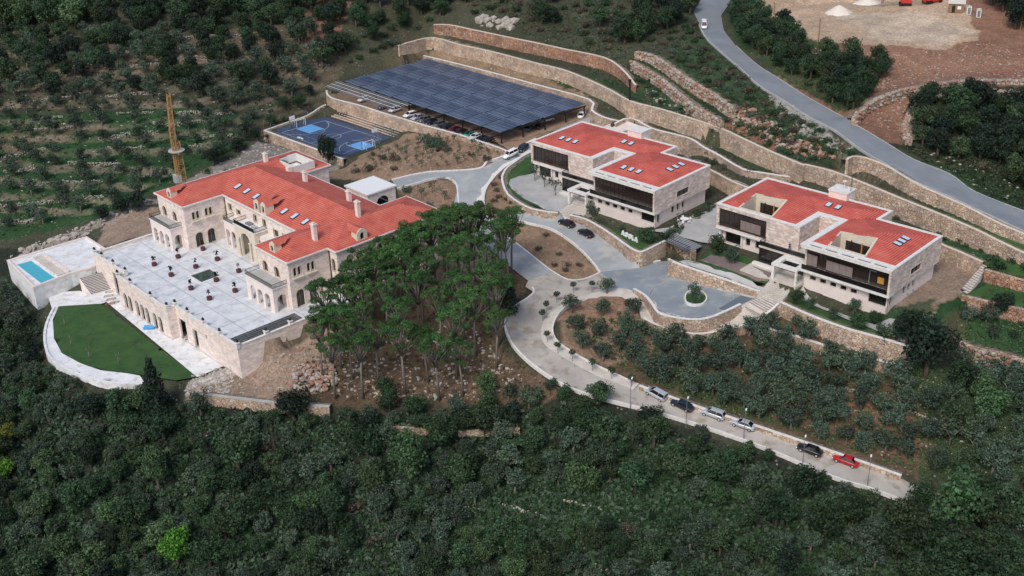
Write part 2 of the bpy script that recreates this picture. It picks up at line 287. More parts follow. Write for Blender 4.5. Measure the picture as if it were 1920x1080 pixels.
def tps(P, zv, Q):
    def U(d2): return np.where(d2 > 1e-9, d2*np.log(np.maximum(d2,1e-9)), 0)
    n = len(P); K = U(((P[:,None]-P[None])**2).sum(-1)); K += np.eye(n)*60
    A = np.zeros((n+3,n+3)); A[:n,:n] = K; A[:n,n] = 1; A[:n,n+1:] = P; A[n,:n] = 1; A[n+1:,:n] = P.T
    w = np.linalg.solve(A, np.r_[zv, 0,0,0]); out = np.empty(len(Q))
    for i in range(0, len(Q), 20000):
        q = Q[i:i+20000]; out[i:i+20000] = U(((q[:,None]-P[None])**2).sum(-1))@w[:n]+w[n]+q@w[n+1:]
    return out
cx = np.arange(X0, X1+6, 5.0); cy = np.arange(Y0, Y1+6, 5.0)
cg = tps(cpw[:,:2]/100, cpw[:,2], np.array([(x,y) for y in cy for x in cx])/100).reshape(len(cy), len(cx))
def bil(grid, x0, y0, d, x, y):
    fx = np.clip((np.asarray(x)-x0)/d, 0, grid.shape[1]-1.001); fy = np.clip((np.asarray(y)-y0)/d, 0, grid.shape[0]-1.001)
    i = fx.astype(int); j = fy.astype(int); a = fx-i; b = fy-j
    return grid[j,i]*(1-a)*(1-b)+grid[j,i+1]*a*(1-b)+grid[j+1,i]*(1-a)*b+grid[j+1,i+1]*a*b
XX, YY = np.meshgrid(gx, gy)
ZB = bil(cg, X0, Y0, 5.0, XX, YY)
# rolling relief for natural ground (value noise)
def vnoise(sc, seed):
    r = np.random.default_rng(seed); g = r.random((int((Y1-Y0)/sc)+3, int((X1-X0)/sc)+3))*2-1
    fx = (XX-X0)/sc; fy = (YY-Y0)/sc; i = fx.astype(int); j = fy.astype(int); a = fx-i; b = fy-j; a = a*a*(3-2*a); b = b*b*(3-2*b)
    return g[j,i]*(1-a)*(1-b)+g[j,i+1]*a*(1-b)+g[j+1,i]*(1-a)*b+g[j+1,i+1]*a*b
ZB = ZB+vnoise(14,1)*.5+vnoise(6,2)*.28
hard = {}      # (j,i) -> [z sum, n]
def hardpt(x, y, z):
    i = int(round((x-X0)/DG)); j = int(round((y-Y0)/DG))
    if 0 <= i < NX and 0 <= j < NY: h = hard.setdefault((j,i), [0,0]); h[0] += z; h[1] += 1
def hardline(pts, off=0):
    pts = [Vector(p) for p in pts]
    for a, b in zip(pts, pts[1:]):
        L = (b-a).length; n = max(1, int(L/(DG*.6)))
        for k in range(n+1): p = a.lerp(b, k/n); hardpt(p.x, p.y, p.z+off)
def inpoly(poly, x, y):
    x = np.asarray(x); y = np.asarray(y); c = np.zeros(x.shape, bool); n = len(poly)
    for i in range(n):
        x0,y0 = poly[i][:2]; x1,y1 = poly[(i+1)%n][:2]
        if y0 == y1: continue
        t = ((y0 > y) != (y1 > y)) & (x < (x1-x0)*(y-y0)/(y1-y0)+x0); c ^= t
    return c
pads = []      # (poly world, z)
def pad(poly, z): pads.append((poly, z))
def PX(lst): return [at(p[0],p[1],cz(p[2])) for p in lst]
ZONE = []      # ground cover polygons (pixels) resolved after the terrain is solved
occ = []       # world polygons where no tree grows
walls = []
def wall(name, label, pts, t=.5, mat='wallr', cap='coping', cat='wall', group=None, side=1, con=True, capw=.06, caph=.14, deep=1.2, par=0, full=0):
    """retaining wall; pts = (px, py, ztop, zbottom) of its top edge; low side to the right of travel (side=1)"""
    P = [at(p[0],p[1],cz(p[2])) for p in pts]; zb = [cz(p[2])-(p[2]-p[3])*full if full else min(cz(p[3]), cz(p[2])-.5) for p in pts]
    # smooth subdivision (Catmull-Rom)
    Q = []; B = []
    for i in range(len(P)-1):
        p0 = P[max(i-1,0)]; p1 = P[i]; p2 = P[i+1]; p3 = P[min(i+2,len(P)-1)]; n = 3 if (p2-p1).length > 4 else 2
        for k in range(n):
            s = k/n; q = .5*((2*p1)+(p2-p0)*s+(2*p0-5*p1+4*p2-p3)*s*s+(3*p1-p0-3*p2+p3)*s*s*s); Q.append(q); B.append(zb[i]*(1-s)+zb[i+1]*s)
    Q.append(P[-1]); B.append(zb[-1])
    nr = []
    for i in range(len(Q)):
        d = (Q[min(i+1,len(Q)-1)]-Q[max(i-1,0)]); d.z = 0; d.normalize(); nr.append(Vector((d.y,-d.x,0))*side)   # toward low side
    walls.append((name,label,cat,group,Q,B,nr,t,mat,cap,capw,caph,deep,par))
wall('retaining_wall','long tan retaining wall with white coping behind the solar panels',[(760,101,9.2,5.3),(790,104,9.2,5.3),(900,131,9.2,5.3),(1000,158,9.2,5.3),(1103,187,9.2,5.3),(1108,207,8.8,5.3),(1130,220,8.6,5.3),(1160,228,8.4,4.5)])
wall('retaining_wall','tall tan terrace wall curving from above the solar panels toward the upper road',[(748,86,17,14),(775,78,17,13),(812,71,17,13),(860,84,16.5,12.5),(920,97,16,12),(1000,118,16,12),(1050,130,15.5,11.7),(1090,145,15.5,11.4),(1140,168,15,11),(1180,190,15,10.6),(1230,203,14.7,10),(1280,218,14.5,9.6),(1347,240,14.3,9.4),(1397,263,14,9),(1440,283,13.6,8.8),(1480,300,13.3,8.6),(1507,311,13.2,8.4)], cap='cream', full=0.95)
wall('retaining_wall','reddish stone terrace wall, highest above the solar panels',[(813,47,23,20),(840,47,23,19.5),(880,55,22.6,19),(950,70,22.3,18.7),(1000,80,22,18.4),(1060,93,21.5,18),(1130,108,21,17.3),(1165,130,19.5,16.4),(1190,160,17.5,15.3)], mat='wallred', cap='cream', full=1)
wall('boulder_wall','upper row of rough tan boulders stepping down below the asphalt road',[(1190,97,26,23.4),(1215,101,26,23.2),(1242,115,25.3,22),(1270,135,24.3,21),(1301,156,23.5,20),(1340,178,22.5,19),(1375,203,21.5,17.8)], mat='boulder', cap='boulder', t=.9, caph=.02, full=0.9)
wall('boulder_wall','lower row of rough tan boulders parallel to the upper boulder row',[(1183,114,22.6,20.5),(1205,127,22,19.8),(1235,145,21.2,18.8),(1260,165,20.3,17.8),(1290,190,19,16.5),(1325,212,18,15.5),(1352,228,17.4,15)], mat='boulder', cap='boulder', t=.9, caph=.02, full=1.25)
wall('garden_wall','white-capped stone wall winding behind the left school building',[(1155,232,8.6,4.2),(1183,222,8.6,4),(1220,241,8.6,3.6),(1262,252,8.5,3.6),(1294,261,8.4,3.6),(1317,276,8.3,6.2),(1347,292,8.2,6.4),(1390,317,8,6.4),(1430,325,8,6.4),(1483,333,8,6.4)])
wall('garden_wall','plain brown stone wall in the gap between the two school buildings',[(1300,306,7.2,3.5),(1336,322,7,3.5),(1370,340,7,3.5),(1405,354,7,3.5),(1445,368,7,3.5)], cap='cream')
wall('road_wall','massive stone wall holding up the asphalt road at the right',[(1590,300,18.2,11.6),(1600,294,18.4,11.6),(1623,297,17.8,12.8),(1663,313,17.2,12.2),(1713,343,16.2,11.4),(1753,362,15.6,11),(1813,389,14.7,10.5),(1867,417,13.9,10.2),(1920,440,13.2,9.9),(1990,470,12.4,9.6)], cap='cream')
wall('retaining_wall','tan stone wall below the massive road wall, behind the right school building',[(1507,309,13.2,8.4),(1560,322,12.9,7.8),(1620,345,12.4,7.2),(1700,378,11.6,6.6),(1760,402,11,6.3),(1830,432,10.4,6.3),(1870,452,10,6.6),(1925,478,9.6,7),(1990,505,9.2,7)], cap='cream')
wall('retaining_wall','slanting stone wall dropping to the muddy yard beside the right school building',[(1725,438,6.4,3.4),(1762,458,6.4,3.3),(1800,474,6.4,3.2),(1840,492,6.4,3.2)], cap='cream')
wall('terrace_wall','upper of the two tan terrace walls right of the stone stairs',[(1846,507,6.2,3.7),(1880,516,6.2,3.7),(1920,527,6.2,3.7),(1990,546,6.2,3.7)], mat='wallred', cap='wallr')
wall('terrace_wall','lower of the two tan terrace walls right of the stone stairs',[(1803,555,3.5,.9),(1850,566,3.5,.8),(1920,582,3.5,.6),(1990,598,3.5,.6)], mat='wallred', cap='wallr')
wall('gabion_wall','wall of big pale boulders at the right edge below the green terraces',[(1793,640,-1.8,-4.4),(1830,655,-1.8,-4.6),(1857,660,-1.8,-5.2),(1890,668,-1.8,-5.6),(1925,680,-1.8,-6),(1980,697,-1.8,-6)], mat='boulder', cap='boulder', t=1.0, caph=.02)
wall('terrace_wall','stone terrace wall right below the front garden of the right school building',[(1462,567,2.6,-.3),(1513,590,2.6,-.4),(1580,615,2.5,-.5),(1647,634,2.5,-.6),(1710,653,2.4,-.7)])
wall('terrace_wall','low stone wall with pale cap at the top edge of the olive grove',[(1440,617,-1.3,-3.3),(1493,632,-1.3,-3.4),(1557,653,-1.4,-3.5),(1583,662,-1.5,-3.6),(1640,675,-1.6,-3.8),(1682,686,-1.7,-4)])
wall('parapet_wall','curved stone parapet around the grey turning circle',[(1187,542,.35,-.3),(1207,554,.8,-1),(1220,569,.9,-1.7),(1232,586,.9,-2),(1253,594,.9,-2),(1297,600,.9,-2),(1330,597,.9,-2),(1363,584,.9,-1.8),(1390,571,.9,-1.2)], t=.45, par=.85)
wall('promenade_wall','outer stone wall of the white promenade below the turning circle',[(1205,596,-1.3,-1.8),(1217,604,-1.5,-2.2),(1247,615,-1.7,-3),(1300,627,-1.7,-3.4),(1350,622,-1.6,-3.4),(1400,609,-1.2,-3.2),(1435,592,-.2,-3),(1461,570,1.6,-2.4)], t=.4, par=.3)
wall('podium_wall','long stone wall between the turning circle and the right school walkway',[(1252,486,3.75,0),(1262,492,3.7,0),(1300,506,3.3,0),(1350,522,2.7,0),(1390,536,2.1,0),(1424,548,1.5,0)], t=.5, par=.1)
wall('garden_wall','curved stone wall holding the lawn with the white letters',[(1068,404,3.5,2.1),(1095,411,3.5,2.0),(1120,424,3.5,1.7),(1145,440,3.5,1.2),(1170,458,3.5,.6),(1185,468,3.5,.2),(1199,473,3.5,0),(1210,471,3.5,0),(1228,462,3.5,0),(1248,452,3.5,0)], t=.4)
wall('garden_wall','curved stone wall around the paved garden left of the left school building',[(997,284,5.1,4.7),(980,292,4.9,4.4),(965,303,4.7,4),(950,314,4.5,3.6),(942,326,4.4,3.3),(940,338,4.2,3),(951,365,4.1,2.5),(986,388,4,2.3),(1015,396,4,2.2),(1046,400,3.9,2.2)], t=.4)
wall('parking_wall','tan stone wall between the carport and the sports court',[(611,170,6.3,3.6),(613,178,6.3,3.4),(626,186,6.3,3.2),(670,197,6.3,3),(713,211,6.3,3),(757,224,6.3,3.2),(800,237,6.3,4),(860,253,6.3,4.9),(933,277,6.2,5.2),(955,288,5.9,5.2)], t=.4)
wall('court_wall','stone wall along the lower left side of the blue sports court',[(494,245,2.25,-.6),(543,263,2.25,-.4),(593,281,2.25,-.2),(642,299,2.25,.2)], t=.4)
wall('boundary_wall','white-capped low wall up the left corner of the sports court',[(612,196,3.6,2.4),(600,201,3,2),(575,217,2.6,1.4),(540,229,2.4,.6),(494,245,2.3,-.4)], t=.35, side=1)
wall('retaining_wall','low pale concrete wall above the dark wood below the villa',[(347,740,-6.9,-9.2),(390,742,-6.9,-9.2),(433,747,-7,-9.2),(520,757,-7,-9.2),(617,764,-7.2,-9.2)], mat='wallr', cap='slab', t=.6)
wall('road_parapet','long low stone wall beside the parked cars on the lower road',[(1198,724,-3.1,-4.1),(1245,741,-3.8,-4.7),(1300,761,-4.4,-5.3),(1360,781,-5.1,-6),(1413,798,-5.7,-6.6),(1493,825,-6.5,-7.6),(1613,866,-7.8,-9),(1690,893,-8.8,-10)], t=.4, side=1)
wall('dry_stone_wall','short stone wall hidden among trees right of the lower wood',[(858,811,-10.2,-11.4),(915,808,-10.2,-11.4),(975,806,-10,-11.2)], t=.5, cap='wallr')
wall('dry_stone_wall','short stone wall hidden among trees below the pine grove',[(726,803,-9.2,-10.4),(780,805,-9.4,-10.6),(835,810,-9.8,-11)], t=.5, cap='wallr')
wall('rock_wall','curved wall of big pink blocks around the red ramp above the asphalt road',[(1606,222,23.4,19.8),(1618,205,24.6,20.6),(1645,186,26,21.8),(1690,170,27,23.2),(1740,160,27.6,24.4),(1800,152,28,25.4),(1870,150,28.2,26.4),(1930,152,28.4,27)], mat='boulder', cap='rock', t=1.2, caph=.05)
wall('rock_wall','stepped block wall beside the dark trees at the right, below the red ramp',[(1930,172,27,25.5),(1850,168,26.4,25.2),(1790,168,26,23.6),(1752,176,25.4,22.6),(1722,192,24.2,21),(1700,213,22.6,19.2),(1692,240,21.2,18),(1700,262,19.6,17)], mat='boulder', cap='rock', t=1.4, caph=.05, side=1)

# roads (pixel outline with heights)
ROADS = {}
UP = [(850,385,2.2),(857,360,2.7),(855,345,3),(840,333,3.2),(810,335,3.4),(745,354,3.4),(735,339,3.4),(800,325,3.6),(870,321,3.8),(905,315,4),(940,298,4.6),(985,273,5),(1003,262,5.3),(1030,252,5.4),(1060,232,5.5),(1095,206,5.5),(1109,215,5.5),(1104,240,5.4),(1060,258,5.3),(1020,272,5),(994,285,4.8),(943,312,4),(923,330,3.4),(906,353,2.8),(901,376,2.4),(907,401,2.1),(930,412,1.9),(950,407,2),(989,400,2.1),(1042,404,2.2),(1068,413,2.1),(1100,430,1.5),(1150,466,.7),(1180,488,.2),(1200,503,0),(1125,511,0),(1110,490,.4),(1080,460,.9),(1040,432,1.6),(1000,420,1.9),(960,413,1.9),(938,424,1.7),(947,440,1.4),(977,463,.9),(1013,492,.4),(1037,510,.1),(990,527,.1),(945,492,.8),(905,455,1.3),(870,420,1.9)]
LO = [(1143,543,0),(1107,553,-.1),(1080,560,-.2),(1047,577,-.4),(1027,593,-.6),(1017,610,-.8),(1015,633,-1.2),(1027,653,-1.6),(1067,677,-2.2),(1113,703,-3),(1163,722,-3.7),(1187,732,-4),(1200,728,-4.1),(1255,749,-4.7),(1300,764,-5.3),(1360,786,-6),(1413,804,-6.6),(1493,833,-7.6),(1613,874,-9),(1690,901,-10),(1780,933,-11.2),(1790,985,-11.6),(1692,938,-10.4),(1630,915,-9.7),(1560,893,-8.8),(1430,838,-7.4),(1290,790,-6),(1190,762,-4.6),(1098,738,-3.6),(1040,712,-2.8),(985,672,-1.9),(955,635,-1.2),(948,600,-.8),(962,578,-.6),(988,560,-.3),(1000,548,-.1),(985,538,0),(990,527,.1),(1037,510,.1),(1067,525,.05),(1097,523,0),(1125,511,0),(1150,530,0)]
RD = [(1125,511,0),(1200,503,0),(1238,490,0),(1256,489,0),(1256,514,0),(1330,530,0),(1424,557,0),(1410,560,0),(1390,573,0),(1363,587,0),(1330,600,0),(1297,603,0),(1253,597,0),(1231,589,0),(1218,571,0),(1205,557,0),(1185,546,0),(1143,543,0),(1150,530,0)]
UR = [(1320,-10,31.5),(1300,23,29.5),(1310,43,28.5),(1323,70,27.5),(1347,93,26.8),(1390,130,25.5),(1423,160,24.4),(1467,187,23),(1513,217,21.5),(1563,243,20.2),(1613,280,18.4),(1663,309,17.3),(1713,339,16.4),(1800,378,15),(1920,434,13.3),(1990,466,12.6),(1990,428,12.6),(1920,398,13.5),(1827,360,15),(1780,327,16.5),(1713,300,17.8),(1663,270,19.2),(1613,240,20.5),(1567,213,21.8),(1513,183,23.3),(1463,150,24.7),(1420,123,25.8),(1380,87,27),(1357,57,28),(1352,30,29),(1367,7,30),(1395,-10,31.5)]
for nm, pl in (('UP',UP),('LO',LO),('RD',RD),('UR',UR)):
    P = PX(pl); ROADS[nm] = P; hardline(P+[P[0]]); occ.append(P)
# flat pads
uvp = lambda F, pts, z: [F.w(u,v) for u,v in pts]
def uvpad(F, pts, z): p = uvp(F, pts, z); pad(p, z); occ.append(p)
uvpad(FV, [(-4.5,-11.5),(61.5,-11.5),(61.5,31),(-4.5,31)], -.35)
uvpad(FV, [(4.5,-21.5),(54.3,-23),(54.3,-15),(4.5,-15)], -6.6)
LAWN = PX([(110,573,-6.5),(184,566,-6.5),(370,706,-6.5),(330,713,-6.5),(268,703,-6.5),(200,694,-6.5),(151,681,-6.5),(116,662,-6.5),(101,634,-6.5),(99,605,-6.5)])
RIM = PX([(88,549,-6.5),(150,545,-6.5),(200,566,-6.5),(190,569,-6.5),(110,574,-6.5),(99,599,-6.5),(101,634,-6.5),(116,662,-6.5),(151,681,-6.5),(189,694,-6.5),(240,700,-6.5),(262,704,-6.5),(272,718,-6.5),(240,721,-6.5),(173,711,-6.5),(126,693,-6.5),(94,670,-6.5),(84,640,-6.5),(86,609,-6.5),(98,580,-6.5)])
pad(LAWN, -6.65); occ.append(LAWN); pad(RIM, -6.65); occ.append(RIM)
hardline([p+Vector((-.5,-2.2,-3.2)) for p in RIM[12:]])
uvpad(FC, [(-43.3,55.3),(-7,55.3),(-7,76),(-43.3,76)], 1.9)
uvpad(FC, [(-46.3,80),(12,83),(21,84.6),(24.5,92),(24.5,119.5),(-49,115.5),(-49,86)], 5.3)
uvpad(F1, [(-1,-1.5),(11,-3),(11,-4.8),(25,-4.8),(25,-5),(45,-3),(62,-6),(62,22),(-1,22)], 3.4)
pad([F1.w(*p) for p in ((19,-13),(25.4,-13),(25.4,-5.2),(19,-5.2))], 1.7)
pad([F2.w(*p) for p in ((19.2,-12.8),(24.1,-12.8),(24.1,-8.6),(19.2,-8.6))], 1.4)
pad([F1.w(*p) for p in ((26,-8.5),(42,-8.5),(40,-6.2),(24,-6.2))], 1.35)
uvpad(F2, [(-17,-8),(-6,-3.5),(0,-1.5),(12,-4.2),(18,-8.6),(24.5,-9.5),(25,-5.5),(45,-3),(53,-3),(53,17),(45,21),(-1,21),(-8,12)], 3.4)
pad([F2.w(*p) for p in ((26,-9.5),(41,-9.5),(40,-6.2),(25,-6.2))], 1.3)
_a,_b,_c,_d = [at(x,y,3.55) for x,y in ((1248,451),(1266,438),(1316,461),(1294,471))]; _e = _a.lerp(_b,.45); _f = _d.lerp(_c,.45)
TUN = [at(1236,491,0), at(1247,478,0), _a, _e, _f, _d, at(1260,497,0)]; pad(TUN, -.15); occ.append(TUN)
uvpad(FV, [(22,36),(34,36),(34,46),(22,46)], 3.2)
# extra guide lines (pixel, z)
for l in ([(1187,545,-.1),(1200,577,-.3),(1205,593,-1.9)], [(1190,735,-4.1),(1198,727,-4)],
          [(1250,611,-2.1),(1300,620,-2.1),(1345,617,-2.1),(1395,600,-1.6),(1428,588,-.9),(1450,572,.3)], [(1400,585,-1.2),(1425,565,0),(1445,558,1.2)],
          [(1284,487,3.45),(1330,503,3.1),(1360,513,2.8),(1400,528,2.4),(1440,543,2.0)], [(1305,488,3.5),(1380,515,3.1),(1438,536,2.6)],
          [(442,709,-6.6),(500,676,-5.4),(560,641,-3.4),(610,612,-2)], [(415,690,-6.6),(370,708,-6.7),(345,738,-7)],
          [(1480,575,2.5),(1560,600,2.4),(1640,622,2.4),(1700,640,2.3)], [(1500,628,-.5),(1580,650,-.7),(1680,675,-.9)],
          [(1846,500,6.1),(1920,515,6.1),(1990,530,6)], [(1870,470,6.4),(1920,490,6.6)], [(1812,552,3.5),(1860,540,3.6),(1920,560,3.5)], [(1320,297,8),(1380,325,8)],
          [(1570,330,7.9),(1640,372,7.2)], [(1690,400,6.7),(1745,440,6.3),(1830,482,6.3)],
          [(15,488,-7),(60,540,-8),(85,575,-8.5)], [(990,590,-.2)], [(1055,585,-.35),(1045,610,-.5),(1060,645,-1.4),(1120,685,-2.8),(1200,722,-3.6)],
          [(560,318,-1),(640,322,-.5)], [(700,290,3.6),(640,318,1)], [(1610,255,20),(1650,205,21.5)], [(1420,20,30),(1560,5,30.5),(1700,5,30.5)], [(1430,60,29.5),(1600,88,29.3),(1700,100,29.3)]):
    if len(l) > 1: hardline(PX(l))
# solve the correction field (screened membrane, coarse to fine)
D = np.zeros_like(ZB); Mk = np.zeros(ZB.shape, bool)
for (j,i), (s, n) in hard.items(): D[j,i] = s/n-ZB[j,i]; Mk[j,i] = True
PADM = np.zeros(ZB.shape, bool)

for poly, z in pads:
    m = inpoly(poly, XX, YY); D[m] = z-ZB[m]; Mk |= m; PADM |= m
for (_n,_l,_c,_g,Q,B,nr,t,*_r) in walls:
    for i in range(len(Q)-1):
        a, b = Q[i], Q[i+1]; L = (b-a).xy.length
        if L < 1e-3: continue
        i0 = int((min(a.x,b.x)-2.6-X0)/DG); i1 = int((max(a.x,b.x)+2.6-X0)/DG)+1; j0 = int((min(a.y,b.y)-2.6-Y0)/DG); j1 = int((max(a.y,b.y)+2.6-Y0)/DG)+1
        i0, j0 = max(i0,0), max(j0,0); i1, j1 = min(i1,NX), min(j1,NY)
        if i0 >= i1 or j0 >= j1: continue
        x = XX[j0:j1,i0:i1]; y = YY[j0:j1,i0:i1]; ux, uy = (b.x-a.x)/L, (b.y-a.y)/L
        s_ = (x-a.x)*ux+(y-a.y)*uy; nn = nr[i]; sg = -((x-a.x)*nn.x+(y-a.y)*nn.y)     # positive behind the wall
        ok = (s_ > -.3) & (s_ < L+.3); f = np.clip(s_/L, 0, 1)
        lo = ok & (sg > -1.2) & (sg < t+.35); hi = ok & (sg >= t+.35) & (sg < t+1.5)
        zlo = B[i]*(1-f)+B[i+1]*f; zhi = a.z*(1-f)+b.z*f-.12-_r[-1]
        D_ = D[j0:j1,i0:i1]; zb_ = ZB[j0:j1,i0:i1]; D_[lo] = (zlo-zb_)[lo]; D_[hi] = (zhi-zb_)[hi]; Mk[j0:j1,i0:i1] |= lo | hi
def relax(D, M_, it, lam2, d):
    k = 1/(4+d*d/lam2)
    for _ in range(it):
        P = np.pad(D, 1, mode='edge'); N = (P[:-2,1:-1]+P[2:,1:-1]+P[1:-1,:-2]+P[1:-1,2:])*k; D = np.where(M_, D, N)
    return D
def solve(D, M_, d, lev):
    if lev > 0 and min(D.shape) > 16:
        h, w = D.shape; H, Wd = (h+1)//2, (w+1)//2
        Dp = np.pad(D*M_, ((0,H*2-h),(0,Wd*2-w))); Mp = np.pad(M_.astype(float), ((0,H*2-h),(0,Wd*2-w)))
        a = Dp.reshape(H,2,Wd,2).sum((1,3)); b = Mp.reshape(H,2,Wd,2).sum((1,3)); cM = b > 0; cD = np.where(cM, a/np.maximum(b,1), 0)
        cD = solve(cD, cM, d*2, lev-1); up = np.repeat(np.repeat(cD,2,0),2,1)[:h,:w]; D = np.where(M_, D, up)
    return relax(D, M_, 60, 15.0**2, d)
D = solve(D, Mk, DG, 5); ZT = ZB+D
SWo = [(1190,545,0),(1170,542,0),(1143,542,0),(1107,552,-.1),(1080,560,-.2),(1047,576,-.4),(1027,592,-.6),(1017,609,-.8),(1015,632,-1.2),(1027,652,-1.6),(1067,676,-2.2),(1113,702,-3),(1163,721,-3.7),(1187,731,-4)]
SWi = [(1198,724,-3.9),(1163,707,-3.4),(1113,684,-2.7),(1067,658,-1.9),(1043,639,-1.3),(1036,620,-.9),(1041,600,-.5),(1057,580,-.3),(1087,563,-.1),(1120,555,0),(1157,552,0),(1182,559,-.2),(1198,577,-.4),(1203,591,-1.2),(1213,600,-1.9),(1232,589,-1.9),(1219,571,-1.4),(1206,557,-.4)]
def smooth_line(P, n=4):
    P = [Vector(p) for p in P]; Q = []
    for i in range(len(P)-1):
        p0 = P[max(i-1,0)]; p1 = P[i]; p2 = P[i+1]; p3 = P[min(i+2,len(P)-1)]
        for k in range(n): s = k/n; Q.append(.5*((2*p1)+(p2-p0)*s+(2*p0-5*p1+4*p2-p3)*s*s+(3*p1-p0-3*p2+p3)*s*s*s))
    Q.append(P[-1]); return Q
SW = smooth_line(PX(SWo), 3)+smooth_line(PX(SWi), 3); occ.append(SW)
PROM = smooth_line(PX([(1213,602,-2),(1232,591,-2),(1253,600,-2),(1297,607,-2),(1330,604,-2),(1363,592,-1.8),(1390,578,-1.4),(1412,563,-.8),(1444,556,1.5)]),3)+smooth_line(PX([(1462,568,1.4),(1440,588,-.3),(1400,606,-1.3),(1350,619,-1.9),(1300,623,-2.1),(1250,612,-2)]),3)
occ.append(PROM)
# old cultivation terraces on the olive hillside
def terracing(px, step, amt):
    global ZT
    P = [tuple(at(*q))[:2] for q in px]; m = inpoly(P, XX, YY) & ~PADM
    dm = m.astype(float)
    for _ in range(6): q = np.pad(dm,1,mode='edge'); dm = (q[:-2,1:-1]+q[2:,1:-1]+q[1:-1,:-2]+q[1:-1,2:]+q[1:-1,1:-1])/5
    w_ = (ZT+vnoise(40,77)*.8)/step; f = w_-np.floor(w_); s_ = np.clip((f-.72)/.28,0,1); s_ = s_*s_*(3-2*s_)
    ZT = ZT+(s_-f)*step*amt*dm*m; return m, f, dm
TER = [terracing([(-150,215,9),(150,200,12),(330,200,12),(480,215,10),(440,285,2),(330,335,1),(180,400,-2),(0,445,-6),(-150,480,-6)], 1.5, .8), terracing([(-150,40,24),(150,50,24),(330,50,24),(640,60,21),(560,180,10),(480,215,10),(330,198,12),(150,198,12),(-150,212,10)], 1.9, .6)]
# sink the ground slightly beneath the road sheets
def erode(m):
    q = m.copy(); q[1:] &= m[:-1]; q[:-1] &= m[1:]; q[:,1:] &= m[:,:-1]; q[:,:-1] &= m[:,1:]; return q
def dilate(m): return ~erode(~m)
def zt(x, y): return float(bil(ZT, X0, Y0, DG, x, y))
def hits(pxy):
    """first ground hit for rays through a list of pixels"""
    p = np.asarray(pxy, float); a = (p[:,0]-960)/FPX; b = (540-p[:,1])/FPX
    d = np.array(_F)[None]+a[:,None]*np.array(_R)[None]+b[:,None]*np.array(_U)[None]
    k = (45-HCAM)/d[:,2]; o = np.array((0,0,HCAM))[None]; done = np.zeros(len(p), bool)
    st = .5/np.linalg.norm(d[:,:2], axis=1)
    for _ in range(1200):
        q = o+d*k[:,None]; below = q[:,2] <= bil(ZT, X0, Y0, DG, q[:,0], q[:,1]); done |= below
        if done.all(): break
        k = np.where(done, k, k+st)
    q = o+d*k[:,None]; q[:,2] = bil(ZT, X0, Y0, DG, q[:,0], q[:,1]); return q
def hit(px, py): return Vector(hits([(px,py)])[0])

# ground colours (kinds of ground cover)
C_ = dict(forest=(.030,.036,.026), grass=(.030,.070,.028), scrub=(.062,.064,.042), dry=(.145,.11,.078), soil=(.27,.185,.125), red=(.25,.14,.095), redrock=(.26,.13,.09), tan=(.43,.32,.225), rubbleg=(.30,.27,.24), mud=(.28,.21,.16), pale=(.50,.47,.43), sandw=(.50,.42,.33), olivesoil=(.12,.085,.055))
colr = np.empty(ZB.shape+(3,)); colr[:] = C_['scrub']
def zone(px, name, w=1.0):
    P = hits(px); m = inpoly([tuple(q) for q in P], XX+vnoise(3,11)*1.0, YY+vnoise(3,12)*1.0)
    colr[m] = colr[m]*(1-w)+np.array(C_[name])*w
zone([(-150,-60),(800,-60),(800,40),(700,110),(500,240),(300,340),(0,460),(-150,500)], 'scrub')
zone([(-150,215),(150,215),(330,205),(480,225),(440,285),(330,340),(180,410),(0,455),(-150,500)], 'grass')
zone([(140,90),(320,80),(420,110),(300,140),(150,170),(60,200),(60,180)], 'dry', .8); zone([(0,260),(60,240),(200,230),(220,245),(60,275),(0,300)], 'dry', .6)
zone([(330,70),(640,40),(640,150),(560,170),(400,120)], 'dry', .55)
zone([(560,0),(660,0),(640,60),(560,90)], 'red', .7)
zone([(-150,460),(100,470),(80,560),(90,700),(350,745),(620,770),(1000,745),(1190,765),(1700,945),(1900,1000),(2100,1000),(2100,1250),(-150,1250)], 'forest')
zone([(850,890),(1400,880),(1400,1000),(850,1020)], 'grass', .75); zone([(1280,850),(1450,880),(1500,960),(1350,960)], 'grass', .6)
zone([(200,415),(300,385),(290,440),(180,470)], 'mud'); zone([(20,485),(200,405),(300,370),(460,285),(500,262),(640,300),(600,330),(420,320),(260,400),(40,490)], 'rubbleg', .75)
zone([(560,640),(760,540),(980,430),(1010,520),(960,570),(930,640),(1000,700),(1090,750),(800,755),(620,755),(520,752),(345,742),(440,705)], 'olivesoil')
zone([(345,742),(440,700),(560,640),(640,610),(620,700),(560,720),(520,752)], 'mud'); zone([(350,740),(440,704),(420,690),(365,712)], 'pale')
zone([(600,330),(760,250),(840,255),(960,292),(990,268),(940,300),(900,318),(800,325),(720,340),(640,335)], 'soil')
zone([(745,352),(860,330),(860,360),(850,390),(880,425),(760,420),(740,380)], 'soil'); zone([(735,385),(870,420),(950,495),(880,540),(720,540)], 'mud')
zone([(900,400),(905,350),(945,312),(1005,282),(1000,400),(950,410)], 'soil')
zone([(940,425),(960,410),(1010,418),(1045,430),(1085,460),(1128,512),(1095,526),(1065,528),(1035,513),(1010,494),(975,465)], 'soil')
zone([(1040,600),(1060,575),(1120,553),(1190,555),(1205,595),(1260,618),(1330,630),(1440,600),(1700,680),(1730,900),(1690,893),(1200,724),(1060,665)], 'olivesoil')
zone([(1040,600),(1060,575),(1120,553),(1195,557),(1210,600),(1240,640),(1200,680),(1150,690),(1060,655)], 'soil', .9); zone([(1060,570),(1120,560),(1180,560),(1200,600),(1140,600),(1080,620)], 'red', .45)
